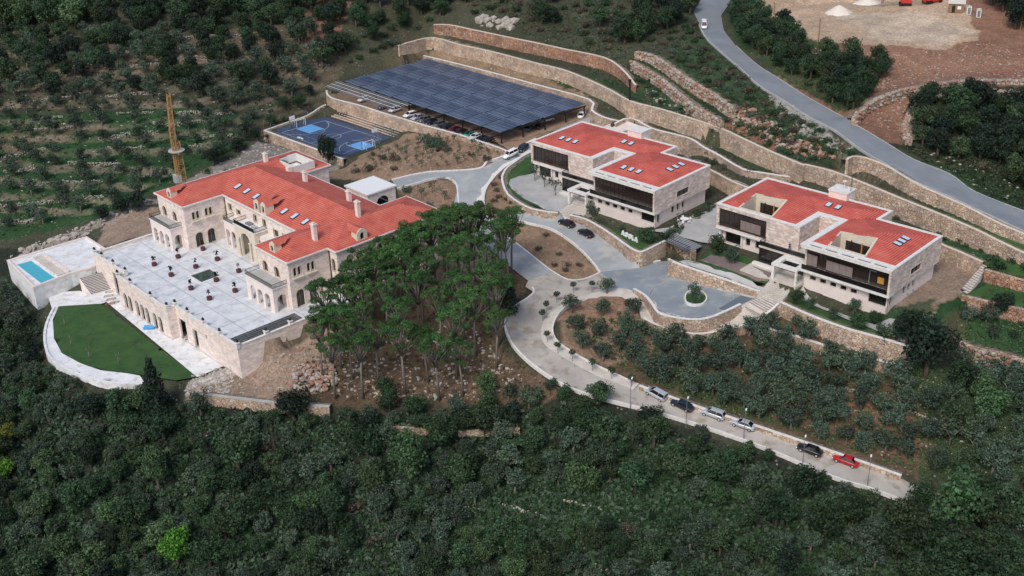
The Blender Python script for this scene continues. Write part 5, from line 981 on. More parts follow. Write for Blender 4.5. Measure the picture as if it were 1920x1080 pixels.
# loose wooden frames, tarp, scaffold
m = MB()
for (x,y) in ((206,548),(203,556),(208,562),(214,568),(206,571)):
    a = at(x,y,-6.45); w_ = Vector((math.cos(.3),math.sin(.3),0))
    for s_ in (-.35,.35): m.beam(a+Vector((-.9,s_,.06)), a+Vector((.9,s_+.5,.06)), .1, .08, MT['wood'])
    m.beam(a+Vector((-.9,-.35,.06)), a+Vector((-.9,.35,.06)), .1, .08, MT['wood']); m.beam(a+Vector((.9,.15,.06)), a+Vector((.9,.85,.06)), .1, .08, MT['wood'])
tag(m.obj('timber_frames'), 'loose wooden frames lying on the paving at the foot of the pool stairs', 'timber')
a = at(280,615,-6.45); m = MB(); g_ = [(i,j) for j in range(6) for i in range(7)]
m.add([(a.x+(i-3)*.4, a.y+(j-2.5)*.35, a.z+.12+.22*abs(math.sin(i*1.7+j*2.1))) for i,j in g_], [(j*7+i,j*7+i+1,j*7+i+8,j*7+i+7) for j in range(5) for i in range(6)], MT['tarp']); tag(m.obj('tarpaulin'), 'crumpled bright blue tarpaulin on the paving before the arcade', 'tarpaulin')
a = at(377,655,-6.5); m = MB(); d1 = Vector((math.cos(-FV.az),math.sin(-FV.az),0)); d2 = Vector((-d1.y,d1.x,0))
for i in range(4):
    for j in range(2): q = a+d1*i*1.9+d2*j*1.0; m.beam(q, q+Vector((0,0,4.6)), .09, .09, MT['grey'])
    for z in (1.5,3,4.5): m.beam(a+d1*i*1.9+Vector((0,0,z)), a+d1*i*1.9+d2+Vector((0,0,z)), .07, .07, MT['grey'])
for j in range(2):
    for z in (1.5,3,4.5): m.beam(a+d2*j+Vector((0,0,z)), a+d2*j+d1*5.7+Vector((0,0,z)), .07, .07, MT['grey'])
tag(m.obj('scaffold'), 'thin metal scaffold against the lower terrace wall at its right end', 'scaffold')
# ================================================================== sports court
ctr = FC.w(-25, 65.5, 1.95)
ct = thing('sports_court', 'dark blue sports court with two light blue key areas and white lines', 'sports court', ctr, -FC.az)
L2 = lambda p: (p[0]+25, p[1]-65.5)
CQ = [(-43.0,55.2),(-7.0,56.6),(-10.6,76.0),(-39.9,74.0)]
m = MB(); m.prism([L2(p) for p in CQ], -.1, .1, MT['court']); m.obj('surface', ct)
for q in ([(-37,61.9),(-31,62.3),(-31.2,67.5),(-37.3,67.2)], [(-14.2,63.4),(-8,64),(-8.3,68.8),(-14.2,68.5)]): m = MB(); m.prism([L2(p) for p in q], .1, .118, MT['court2']); m.obj('key_area', ct)
m = MB()
def cline(pts, w=.16, z=.125):
    pts = [Vector((*L2(p),z)) for p in pts]
    for a,b in zip(pts, pts[1:]):
        d = (b-a).normalized(); q = Vector((-d.y,d.x,0))*w/2; e = d*w*.4; m.add([a-q-e,b-q+e,b+q+e,a+q-e], [(0,1,2,3)], MT['line'])
cline([(-37.6,57.3),(-9.6,58.2),(-11.8,73.4),(-37.2,71.9),(-37.6,57.3)]); cline([(-23.5,57.8),(-23.5,72.7)])
for cx_,cy_,r,t0,t1 in ((-31.1,64.9,2.3,-90,90),(-14.2,66,2.3,90,270),(-37.2,64.6,7.2,-75,80),(-9.5,66,7,105,250),(-23.5,65.2,2.3,0,360)):
    cline([(cx_+r*math.cos(R(t)), cy_+r*math.sin(R(t))) for t in np.linspace(t0,t1,22)])
m.obj('markings', ct)
# bleachers
t = thing('bleachers', 'long tan stepped seating along the upper side of the sports court', 'bleachers', ctr, -FC.az); m = MB()
for k in range(5): a0, a1 = 76.2+k*.95, 76.2+(k+1)*.95; m.box((-39+25+.3*k,a0-65.5,-.4),(-9.6+25,a1-65.5-.004,.15+k*.24), MT['tanpave']); m.box((-39+25+.3*k,a0-65.5-.002,.15+k*.24),(-9.6+25,a0-65.5+.2,.19+k*.24), MT['coping'])
m.rot = 0; o = m.obj('seat_steps', t); o.rotation_euler = (0,0,R(2.2)); SINK.append([FC.w(u,v) for u,v in ((-40,75.5),(-9,76.5),(-9,81.5),(-40,80.5))])
m = MB(); pts = [L2(p) for p in ((-43,54.9),(-7,56.3),(-10.7,76.2))]
for a,b in zip(pts, pts[1:]):
    a, b = Vector((*a,0)), Vector((*b,0)); k = int((b-a).length/3.5)
    for i in range(k+1): q = a.lerp(b,i/k); m.beam(q, q+Vector((0,0,3.0)), .09, .09, MT['grey'])
    m.beam(a+Vector((0,0,3)), b+Vector((0,0,3)), .06, .06, MT['grey'])
t = thing('court_fence', 'thin grey post fence around the lower sides of the sports court', 'fence', ctr, -FC.az); m.obj('posts', t)
def goal(u, v, sgn, lab):
    t = thing('goal', lab, 'goal', FC.w(u,v,2.05), -FC.az, 'goals on the sports court'); m = MB()
    for y in (-1.5,1.5): m.beam((0,y,0),(0,y,2.05),.13,.13,MT['white']); m.beam((0,y,2.0),(-sgn*.9,y,1.9),.07,.07,MT['white']); m.beam((-sgn*.9,y,1.9),(-sgn*1.1,y,0),.07,.07,MT['white'])
    m.beam((0,-1.56,2.05),(0,1.56,2.05),.13,.13,MT['white']); m.obj('frame', t)
goal(-38.2, 64.4, 1, 'white goal frame at the far end of the sports court'); goal(-8.2, 66.3, -1, 'white goal frame at the near right end of the sports court')
def hoop(u, v, sgn, lab):
    t = thing('basketball_hoop', lab, 'basketball hoop', FC.w(u,v,2.05), -FC.az, 'hoops on the sports court'); m = MB()
    m.beam((0,0,0),(sgn*.3,0,2.9),.2,.2,MT['grey']); m.beam((sgn*.3,0,2.9),(sgn*1.7,0,3.1),.14,.14,MT['grey']); m.obj('post', t)
    m = MB(); m.box((sgn*1.7-.04,-.9,2.9),(sgn*1.7+.04,.9,3.95), MT['white']); m.obj('backboard', t); m = MB(); m.tube([(sgn*2.05+.23*math.cos(x),.23*math.sin(x),3.05) for x in np.linspace(0,6.28,12)], .03, MT['orange'], 4, False); m.obj('rim', t)
hoop(-8.9, 70.5, -1, 'basketball hoop beside the near right goal'); hoop(-39.2, 61.2, 1, 'basketball hoop beside the far goal')
t = thing('white_bench', 'small white bench standing on the court line', 'bench', FC.w(-28.5,57.6,2.07), -FC.az); m = MB(); m.box((-1.2,-.3,.4),(1.2,.3,.5), MT['white']); m.box((-1.1,-.2,0),(-1,.2,.4), MT['white']); m.box((1,-.2,0),(1.1,.2,.4), MT['white']); m.obj('seat', t)

# ================================================================== parking lot under solar roof
LOT = [FC.w(u,v) for u,v in ((-46,79.8),(11.5,82.6),(21,84.6),(25,92),(26.5,104),(25.2,119.2),(-47,115.3),(-48,86))]
sheet('parking_lot', LOT, 'tanpave', .15)
psheet_('parking_lot', [(925,262,5.4),(938,276,5.3),(960,284,5.3),(985,270,5.3),(1003,260,5.3),(1030,250,5.4),(1058,231,5.5),(1098,205,5.5),(1090,196,5.5),(1000,215,5.5)], 'tanpave', .1)
t = thing('solar_carport', 'huge blue solar panel roof on black posts over the parking lot', 'carport', FC.w(-12,102,5.5), -FC.az)
def solar_mat():
    m, n, l, b = new_mat('solar_panel'); tc = n.new('ShaderNodeTexCoord'); br = n.new('ShaderNodeTexBrick'); br.offset = 0; l.new(tc.outputs['Object'], br.inputs['Vector']); br.inputs['Scale'].default_value = 1; br.inputs['Brick Width'].default_value = 1.05; br.inputs['Row Height'].default_value = 1.72
    br.inputs['Mortar Size'].default_value = .045; br.inputs['Color1'].default_value = (.022,.036,.075,1); br.inputs['Color2'].default_value = (.040,.060,.11,1); br.inputs['Mortar'].default_value = (.26,.30,.36,1)
    no = n.new('ShaderNodeTexNoise'); no.inputs['Scale'].default_value = .12; l.new(tc.outputs['Object'], no.inputs['Vector']); r = ramp(n, [(.35,(.75,.78,.85)),(.65,(1.5,1.45,1.3))]); l.new(no.outputs[0], r.inputs[0])
    mu = n.new('ShaderNodeMix'); mu.data_type = 'RGBA'; mu.blend_type = 'MULTIPLY'; mu.inputs['Factor'].default_value = 1; l.new(br.outputs['Color'], mu.inputs['A']); l.new(r.outputs[0], mu.inputs['B'])
    l.new(mu.outputs['Result'], b.inputs['Base Color']); b.inputs['Roughness'].default_value = .42; setspec(b, .45); return m
SM = solar_mat(); NCOL, NROW = 9, 4; u0_, u1_, v0_, v1_ = -46.5, 24.2, 86.0, 119.0
for i in range(NCOL):
    for j in range(NROW):
        a = u0_+(u1_-u0_)*i/NCOL+.2; b = u0_+(u1_-u0_)*(i+1)/NCOL-.35; c = v0_+(v1_-v0_)*j/NROW+.2; d = v0_+(v1_-v0_)*(j+1)/NROW-.35
        w_, h_ = b-a, d-c; m = MB(); k = 4
        m.box((-w_/2,-h_/2,-.03),(w_/2,h_/2,.03), SM)
        o = m.obj('solar_panel', t); o.location = ((a+b)/2+12, (c+d)/2-102, 3.45+.0*j); o.rotation_euler = (R(1.6), R(1.2), 0)
m = MB()
for i in range(NCOL+1):
    u = u0_+(u1_-u0_)*i/NCOL-.1+12
    m.box((u-.12,81.0-102 if i > 3 else 86.2-102,2.75),(u+.12,118.4-102,3.1), MT['black'])
m.obj('beams', t)
for i in range(NCOL+1):
    for v in (86.4, 94.2, 102.4, 110.5, 117.8):
        u = u0_+(u1_-u0_)*i/NCOL-.1+12; m = MB(); m.box((u-.14,v-102-.14,-.1),(u+.14,v-102+.14,2.75), MT['black']); m.obj('post', t)
m = MB()
for k in range(7): m.box((-47+12-k*.3,79.6+k*.95-102,3.05+.02*k),(-14.8+12+k*.35,79.6+k*.95+.28-102,3.2+.02*k), MT['steelpale' if k % 2 else 'grey'])
m.obj('bare_purlins', t)

# ================================================================== vehicles
def car_proto(kind, paint, name='parked_car'):
    t = thing(name, '', 'car'); PM = plain('car_paint_'+paint[0], paint[1], .28, .35 if paint[2] else 0, .6)
    hatch = kind in ('suv','hatch','mpv','van'); Lh = {'sedan':2.25,'hatch':2.05,'suv':2.25,'mpv':2.2,'van':2.45}[kind]; Hh = {'sedan':1.42,'hatch':1.46,'suv':1.66,'mpv':1.7,'van':1.95}[kind]; wv = .88
    belt = .90 if not kind in ('suv','mpv','van') else 1.0
    st = [(-Lh,.62,.42,belt-.22),(-Lh+.12,.80,.30,belt-.02 if hatch else belt-.08),(-Lh+.6,wv,.26,belt+.03),(-.6,wv,.26,belt+.02),(.6,wv,.26,belt),(1.15,wv,.26,belt-.04),(Lh-.45,.84,.27,belt-.18),(Lh-.1,.72,.30,belt-.30),(Lh,.55,.42,belt-.42)]
    m = MB(); vs = []; fs = []
    for x,w_,z0,z1 in st:
        zm = (z0+z1)/2; vs += [(x,-w_*.9,z0),(x,-w_,zm-.08),(x,-w_*.985,z1-.1),(x,-w_*.88,z1),(x,0,z1+.035),(x,w_*.88,z1),(x,w_*.985,z1-.1),(x,w_,zm-.08),(x,w_*.9,z0)]
    for i in range(len(st)-1):
        for k in range(8): a = i*9+k; fs.append((a,a+9,a+10,a+1))
        fs.append((i*9+8,i*9+17,i*9+9,i*9))
    fs += [tuple(range(9)), tuple(range(len(vs)-9,len(vs)))[::-1]]
    m.add(vs, fs, PM); m.obj('body', t, True)
    rb = {'sedan':(-1.75,-.98),'hatch':(-Lh+.12,-Lh+.5),'suv':(-Lh+.12,-Lh+.45),'mpv':(-Lh+.08,-Lh+.3),'van':(-Lh+.05,-Lh+.2)}[kind]; fb = {'sedan':(1.0,.28),'hatch':(1.15,.35),'suv':(1.1,.5),'mpv':(1.3,.5),'van':(1.6,1.1)}[kind]
    lo = [(rb[0],-.82,belt),(fb[0],-.80,belt-.02),(fb[0],.80,belt-.02),(rb[0],.82,belt)]; hi = [(rb[1],-.62,Hh-.06),(fb[1],-.60,Hh-.07),(fb[1],.60,Hh-.07),(rb[1],.62,Hh-.06)]
    m = MB(); m.add(lo+hi, [(0,1,5,4),(1,2,6,5),(2,3,7,6),(3,0,4,7)], MT['glass']); m.obj('windows', t)
    m = MB(); r1 = [(rb[1]-.02,-.63,Hh-.06),(fb[1]+.02,-.61,Hh-.07),(fb[1]+.02,.61,Hh-.07),(rb[1]-.02,.63,Hh-.06)]; r2 = [(rb[1]+.12,-.5,Hh),(fb[1]-.15,-.48,Hh),(fb[1]-.15,.48,Hh),(rb[1]+.12,.5,Hh)]
    m.add(r1+r2, [(4,5,6,7),(0,1,5,4),(1,2,6,5),(2,3,7,6),(3,0,4,7)], PM)
    for s_ in (-1,1):
        for a,b in ((0,0),(1,1)):
            p_, q = Vector(lo[a]), Vector(hi[b]); p_.y *= s_*-1*(-1 if s_ > 0 else 1) if False else 1; 
        m.beam((rb[0],s_*.82,belt),(rb[1],s_*.63,Hh-.05),.09,.07,PM); m.beam((fb[0],s_*.80,belt-.01),(fb[1],s_*.61,Hh-.06),.07,.06,PM); xm = (rb[1]+fb[1])/2-.05; m.beam((xm,s_*.825,belt),(xm,s_*.635,Hh-.05),.09,.05,PM)
    m.obj('roof', t)
    for s_ in (-1,1):
        for x in (-Lh+.82, Lh-.88):
            m = MB(); 
            def disc(r,y0,y1,mt):
                v_ = [(x+r*math.cos(a),y,.32+r*math.sin(a)) for y in (y0,y1) for a in np.linspace(0,2*math.pi,14,endpoint=False)]
                m.add(v_, [(i,(i+1)%14,14+(i+1)%14,14+i) for i in range(14)]+[tuple(range(14)),tuple(range(14,28))[::-1]], mt)
            disc(.33,s_*.70,s_*.90,MT['black']); o = m.obj('wheel', t); m = MB(); disc(.2,s_*.89,s_*.915,MT['steelpale']); m.obj('rim', o)
        m = MB(); m.box((Lh-.2,s_*.62-.16,belt-.42),(Lh-.03,s_*.62+.1*s_+.06,belt-.3), MT['white']); m.obj('headlight', t)
        m = MB(); m.box((-Lh-.01,s_*.62-.13,belt-.26),(-Lh+.1,s_*.62+.15,belt-.12), MT['red']); m.obj('taillight', t)
        m = MB(); m.box((fb[0]-.25,s_*.93-.1,belt),(fb[0]-.1,s_*.93+.08,belt+.14), PM); m.obj('mirror', t)
    return t
PAINT = dict(silver=('silver',(.55,.58,.62),1), white=('white',(.80,.80,.80),0), black=('black',(.012,.013,.016),0), navy=('navy',(.015,.022,.04),0), red=('red',(.42,.012,.02),0), grey=('grey',(.16,.17,.18),1), green=('green',(.02,.30,.20),0), maroon=('maroon',(.10,.02,.025),0))
_protos = {}
def place_car(kind, col, px, py, dx, dy, label, group=None, z=None, flip=False, name='parked_car'):
    """stand a car on the ground seen at px,py, heading along the picture direction dx,dy"""
    if z is None: a = hit(px,py); b = hit(px+dx,py+dy)
    else: a = at(px,py,z); b = at(px+dx,py+dy,z)
    h = math.atan2(b.y-a.y, b.x-a.x)
    if (kind,col) not in _protos: r = car_proto(kind, PAINT[col], name); _protos[(kind,col)] = r
    else: r = copy_tree(_protos[(kind,col)])
    r.location = (a.x,a.y,a.z+(.13 if z is None else .0)); r.rotation_euler = (0,0,h); r['label'] = label; r['category'] = 'van' if kind == 'van' else 'car'
    if group: r['group'] = group
    d = (b-a).normalized()
    if z is None: r.rotation_euler = (0, -math.asin(max(-.2,min(.2,(b.z-a.z)/max(.1,(b-a).length)))), h)
    return r
g = 'cars parked along the lower road wall'
place_car('mpv','silver',1229,745,-22,-9,'silver people carrier with roof bars, first car at the top of the lower road',g)
place_car('sedan','navy',1278,766,-22,-9,'dark blue saloon parked second on the lower road, between two silver cars',g)
place_car('suv','silver',1336,783,-22,-8.5,'silver estate car parked third along the lower road wall',g)
place_car('sedan','silver',1392,804,-22,-8.5,'silver saloon parked alone below the silver estate',g)
place_car('sedan','black',1517,849,-22,-8,'black saloon parked just above the red car',g)
place_car('sedan','red',1584,871,-22,-8,'bright red saloon on the lower road',g)
place_car('sedan','black',1062,424,-16,-6,'black saloon on the ramp, nearer the entrance stairs','black cars on the ramp')
place_car('sedan','black',1098,442,-17,-7,'black saloon on the ramp, nearer the white letters','black cars on the ramp')
place_car('suv','white',958,296,-12,5,'white crossover driving down the upper drive','cars on the upper drive')
place_car('suv','navy',980,284,-12,7,'dark sport utility car right behind the white crossover','cars on the upper drive')
place_car('sedan','white',1091,219,8,-12,'white saloon at the right corner of the parking lot')
place_car('sedan','white',1025,229,14,-3,'white saloon just outside the edge of the solar roof')
place_car('sedan','navy',1056,256,14,-7,'dark car half hidden behind the left school roof corner')
g = 'cars parked under the solar roof'
for i,(k,c_,u,lab) in enumerate((('sedan','green',17.2-4.0,'green saloon'),('sedan','white',17.2-1.6,'white saloon beside the green one'),('sedan','black',17.0+1.2,'black saloon, last at the drive end of the front row'),('sedan','black',20.2,'black saloon beside the planted corner'),('sedan','maroon',6.6,'dark red saloon'),('hatch','black',3.6,'black hatchback beside the dark red car'),('sedan','black',9.4,'black saloon beside the green car gap'),('hatch','grey',.2,'grey hatchback'),('sedan','navy',-3.2,'dark blue saloon'),('hatch','grey',-6.2,'second grey hatchback from the left'),('sedan','silver',-9.0,'silver saloon'),('hatch','white',-12.6,'white hatchback'),('hatch','white',-19.5,'white hatchback standing farthest left'),('sedan','grey',-24.5,'grey saloon under the bare purlins'),('hatch','white',-34.5,'white hatchback deep under the bare purlins'))):
    q = FC.w(u, 84.6, 5.62); r_ = _protos.get((k,c_)); r = copy_tree(r_) if r_ else car_proto(k, PAINT[c_]); _protos.setdefault((k,c_), r)
    r.location = q; r.rotation_euler = (0,0,-FC.az-math.pi/2+random.uniform(-.04,.04)); r['label'] = lab+' in the front row under the solar roof' if len(lab.split()) < 8 else lab+' under the solar roof'; r['category'] = 'car'; r['group'] = g
for i,(k,c_,px,py,lab) in enumerate((('sedan','black',1012,241,'black saloon beside shrubs at the open side of the solar roof'),('sedan','grey',992,245,'grey saloon next to the black one at the open side of the solar roof'),('sedan','navy',975,240,'dark blue saloon, deepest of the three at the open side'))):
    place_car(k,c_,px,py,9,-9,lab,g)
r = place_car('van','white',1320,52,1,12,'white van driving up the asphalt road at the top','', name='white_van')

# ================================================================== crane, yard, poles, letters, people, small things
base = hit(352,400); topz = base.z
ang = .5; cr = thing('tower_crane', 'rusty yellow lattice tower crane mast with folded jib behind the villa', 'crane', base, ang)
def lattice(m, a, b, w0, w1, n, mt, r=.09):
    a, b = Vector(a), Vector(b); P_ = lambda f,k: a.lerp(b,f)+Vector(((w0+(w1-w0)*f)/2*(1 if k in (0,3) else -1), (w0+(w1-w0)*f)/2*(1 if k < 2 else -1), 0))
    for k in range(4): m.beam(P_(0,k), P_(1,k), r*1.3, r*1.3, mt)
    for i in range(n):
        f0, f1 = i/n, (i+1)/n
        for k in range(4):
            k2 = (k+1)%4; m.beam(P_(f0,k), P_(f0,k2), r*.8, r*.8, mt)
            m.beam(P_(f0,k) if i % 2 else P_(f0,k2), P_(f1,k2) if i % 2 else P_(f1,k), r*.7, r*.7, mt)
Hc = 30.5
m = MB(); lattice(m, (0,0,0), (0,0,Hc*.62), 2.1, 1.5, 16, MT['yellow']); m.obj('mast', cr)
m = MB(); lattice(m, (-.8,0,Hc*.30), (-.5,0,Hc*.72), .9, 1.0, 14, MT['yellow'], .10); lattice(m, (-.4,0,Hc*.72), (.1,0,Hc), 1.0, .75, 12, MT['yellow'], .11); m.obj('folded_jib', cr)
m = MB(); m.box((-1.9,-.9,Hc*.28),(-.2,.9,Hc*.34), MT['steelpale']); m.obj('counterweight', cr)
m = MB(); m.lathe((-.2,0,Hc*.535), [(1.2,0),(2.0,.05),(2.0,.2),(1.2,.2)], MT['steelpale'], 12); m.obj('platform', cr)
m = MB(); m.beam((.25,0,Hc*.62),(.35,0,Hc*.80),.1,.1,MT['steelpale']); m.obj('tie_rod', cr)
def heap(px, py, r, h, lab, mt='sand', name='sand_pile'):
    a = hit(px,py); m = MB(); n = 22; vs = [(0,0,h)]; fs = []
    for j,(rr,zz) in enumerate(((.3,.74),(.62,.42),(.88,.14),(1.05,-.1))):
        for k in range(n): t_ = 2*math.pi*k/n; q = rr*r*(1+.12*math.sin(k*2.3+j)); vs.append((math.cos(t_)*q*1.25, math.sin(t_)*q, zz*h+random.uniform(-.06,.06)*h))
    for k in range(n): fs.append((0,1+k,1+(k+1)%n))
    for j in range(3):
        for k in range(n): fs.append((1+j*n+k,1+(j+1)*n+k,1+(j+1)*n+(k+1)%n,1+j*n+(k+1)%n))
    m.add(vs, fs, MT[mt]); o = m.obj(name, smooth=True); o.location = a; tag(o, lab, 'pile')
heap(1573,24,3.2,2.4,'bright white sand pile standing left on the tan building yard'); heap(1626,8,3.6,2.2,'pale sand pile at the top edge of the building yard')
a = hit(1792,22); hut = thing('site_hut', 'small brown wooden hut with pale flat roof on the building yard', 'hut', a, -.35)
m = MB(); m.box((-2.1,-1.6,0),(2.1,1.6,2.6), MT['wood']); m.obj('wall', hut); m = MB(); m.add([(-2.4,-1.95,2.6),(2.4,-1.95,2.6),(2.4,1.9,2.95),(-2.4,1.9,2.95),(-2.4,-1.95,2.72),(2.4,-1.95,2.72),(2.4,1.9,3.07),(-2.4,1.9,3.07)], [(0,3,2,1),(4,5,6,7),(0,1,5,4),(1,2,6,5),(2,3,7,6),(3,0,4,7)], MT['sand']); m.obj('roof', hut)
m = MB(); m.box((-1.2,-1.66,.1),(-.3,-1.6,2.0), MT['dark']); m.obj('door', hut); m = MB(); m.box((.3,-1.66,1.0),(1.3,-1.6,1.9), MT['white']); m.obj('window', hut)
for i,(x,y,lab) in enumerate(((1816,27,'white portable toilet nearer the brown hut'),(1834,33,'white portable toilet farther right of the hut'))):
    t = thing('portable_toilet', lab, 'portable toilet', hit(x,y), -.3, 'portable toilets on the building yard'); m = MB(); m.box((-.6,-.6,0),(.6,.6,2.2), MT['white']); m.obj('cabin', t); m = MB(); m.prism([(-.66,-.66),(.66,-.66),(.66,.66),(-.66,.66)], 2.203, 2.35, MT['steelpale']); m.lathe((0,0,2.35),[(.3,0),(.2,.12)], MT['white']); m.obj('roof', t)
    m = MB(); m.box((-.4,-.64,.15),(.4,-.603,2.0), MT['grey']); m.obj('door', t)
a = hit(1697,10); ex = thing('excavator', 'red excavator with its arm stretched left at the top edge of the building yard', 'excavator', a, 2.9)
m = MB(); m.box((-1.8,-1.4,0),(1.8,-.8,.8), MT['black']); m.box((-1.8,.8,0),(1.8,1.4,.8), MT['black']); m.obj('tracks', ex); m = MB(); m.box((-1.7,-1.2,.85),(1.3,1.2,1.9), MT['red']); m.obj('body', ex)
m = MB(); m.box((.1,-1.15,1.9),(1.3,-.1,3.0), MT['glass']); m.obj('cab', ex); m = MB(); m.beam((1.2,.4,1.5),(4.2,.4,3.4),.45,.45,MT['red']); m.beam((4.2,.4,3.4),(6.6,.4,1.4),.35,.35,MT['red']); m.obj('boom', ex); m = MB(); m.box((6.2,0,.5),(7.0,.9,1.4), MT['grey']); m.obj('bucket', ex)
a = hit(1745,6); m = MB(); m.box((-2.5,-1.1,.6),(1.6,1.1,1.8), MT['red']); m.box((1.7,-1.1,.5),(3.2,1.1,2.5), MT['red'])
for x in (-1.8,-.6,2.4):
    for y in (-1.15,1.15): m.lathe((x,y,.0),[(.0,0),(.5,.1),(.5,.9),(0,1)], MT['black'], 8)
o = m.obj('dump_truck'); o.location = a; o.rotation_euler = (0,0,.2); tag(o, 'red truck at the top edge beside the excavator', 'truck')
for i,(x,y,yt,lab) in enumerate(((1534,84,37,'bare utility pole at the lower left edge of the building yard'),(1451,28,5,'utility pole behind the roadside trees'),(1913,56,22,'thin utility pole before the dark trees at the far right'))):
    a = hit(x,y); top = a.z
    while True:
        v_ = cam.matrix_world.inverted() @ Vector((a.x,a.y,top)); py_ = 540-FPX*v_.y/(-v_.z)
        if py_ <= yt or top > a.z+20: break
        top += .2
    t = thing('utility_pole', lab, 'utility pole', a, 0, 'utility poles by the building yard'); m = MB(); m.tube([(0,0,-.5),(0,0,top-a.z)], [.2,.13], MT['wood'], 8); m.obj('pole', t); m = MB(); m.beam((-.5,0,top-a.z-.4),(.5,0,top-a.z-.4),.1,.1,MT['wood']); m.obj('crossarm', t)
a = hit(1180,232); t = thing('flue_pipe', 'tall dark metal flue pipe behind the left school stair tower', 'chimney', (a.x,a.y,a.z)); m = MB(); m.tube([(0,0,-1),(0,0,9.6)], .26, MT['black'], 10); m.tube([(0,0,9.4),(0,0,9.9)], .4, MT['black'], 10); m.obj('pipe', t)
# small utility roof behind the left school
P = [at(x,y,8.0) for x,y in ((1134,236),(1168,224),(1200,236),(1164,246))]; o = sum(P,Vector())/4; t = thing('service_hut', 'low flat-roofed service hut behind the left school', 'hut', o)
m = MB(); q = [(p.x-o.x,p.y-o.y) for p in P][::-1]; m.prism(q, -4.5, -.35, MT['smooth']); hpanel(m, offset(q,.1), [offset(q,-.35)[::-1]], -.35, 0, MT['coping']); m.obj('wall', t)
# white letters
LET = {'A':[[(0,0),(.8,2.2),(1.25,2.2),(2.05,0),(1.5,0),(1.32,.5),(.73,.5),(.55,0)],[(.85,.9),(1.2,.9),(1.03,1.5)]], 'O':[[(1.05+1.05*math.cos(a),1.1+1.1*math.sin(a)) for a in np.linspace(0,2*math.pi,20,endpoint=False)],[(1.05+.52*math.cos(a),1.1+.6*math.sin(a)) for a in np.linspace(0,2*math.pi,16,endpoint=False)]], 'L':[[(0,0),(1.3,0),(1.3,.5),(.5,.5),(.5,2.2),(0,2.2)]]}
a = at(1164,444,2.95); b = at(1194,461,2.7); d = (b-a); d.z = 0; Ltot = d.length; d.normalize(); t = thing('lawn_letters', 'white standing letters on the small lawn below the left school', 'sign', (a.x,a.y,zt(a.x,a.y)+.1), math.atan2(d.y,d.x))
x = 0; word = 'AOOLA'; sc = Ltot/(sum({'A':2.05,'O':2.1,'L':1.35}[c] for c in word)+.3*4)
for c in word:
    m = MB(); loops = LET[c]; m.panel((0,0,0), (1,0), 1, 1, .35, [[(px_*sc,pz*sc) for px_,pz in l] for l in loops[1:]], MT['white'], outer=[(px_*sc,pz*sc) for px_,pz in loops[0]]); o = m.obj('letter', t); o.location = (x,0,0); x += ({'A':2.05,'O':2.1,'L':1.35}[c]+.3)*sc
# round table with white chairs
a = hit(1283,418); a.z = 3.65; t = thing('garden_table', 'round white garden table on the plaza between the schools', 'table', a); m = MB(); m.lathe((0,0,0), [(.4,0),(.06,.06),(.06,.7),(1.0,.72),(1.0,.78)], MT['white'], 18); m.obj('tabletop', t)
def chair():
    t = thing('garden_chair', '', 'chair'); m = MB(); m.box((-.24,-.24,.42),(.24,.24,.46), MT['white']); m.obj('seat', t); m = MB(); m.box((-.24,-.26,.46),(.24,-.22,.9), MT['white']); m.obj('backrest', t)
    for x in (-.2,.2):
        for y in (-.2,.2): m = MB(); m.box((x-.025,y-.025,0),(x+.025,y+.025,.42), MT['white']); m.obj('leg', t)
    return t
c0 = chair()
for k,an in enumerate((20,95,170,250,310)):
    r = c0 if k == 0 else copy_tree(c0); r.location = (a.x+1.35*math.cos(R(an)),a.y+1.35*math.sin(R(an)),a.z); r.rotation_euler = (0,0,R(an)+math.pi/2); r['label'] = 'white garden chair at the round table on the plaza'; r['group'] = 'white chairs around the garden table'; r['category'] = 'chair'
# street lamps
def lamp(h=5.6):
    t = thing('street_lamp', '', 'street lamp'); m = MB(); m.tube([(0,0,-.3),(0,0,h)], [.08,.045], MT['grey'], 8); m.obj('pole', t); m = MB(); m.beam((0,0,h),(0,.9,h+.12),.07,.07,MT['grey']); m.obj('arm', t); m = MB(); m.box((-.13,.6,h+.08),(.13,1.25,h+.2), MT['white']); m.obj('lamp_head', t); return t
l0 = lamp()
for k,(x,y,lab) in enumerate(((1182,768,'thin grey street lamp at the sidewalk end above the silver people carrier'),(1286,803,'street lamp standing before the dark blue saloon'),(1394,824,'street lamp below the silver saloon'),(1504,877,'street lamp crossing in front of the black saloon'),(1626,912,'street lamp below the red car, lowest on the road'))):
    r = l0 if k == 0 else copy_tree(l0); a = hit(x,y+2); r.location = a; r.rotation_euler = (0,0,-.35); r['label'] = lab; r['group'] = 'street lamps along the lower road'; r['category'] = 'street lamp'
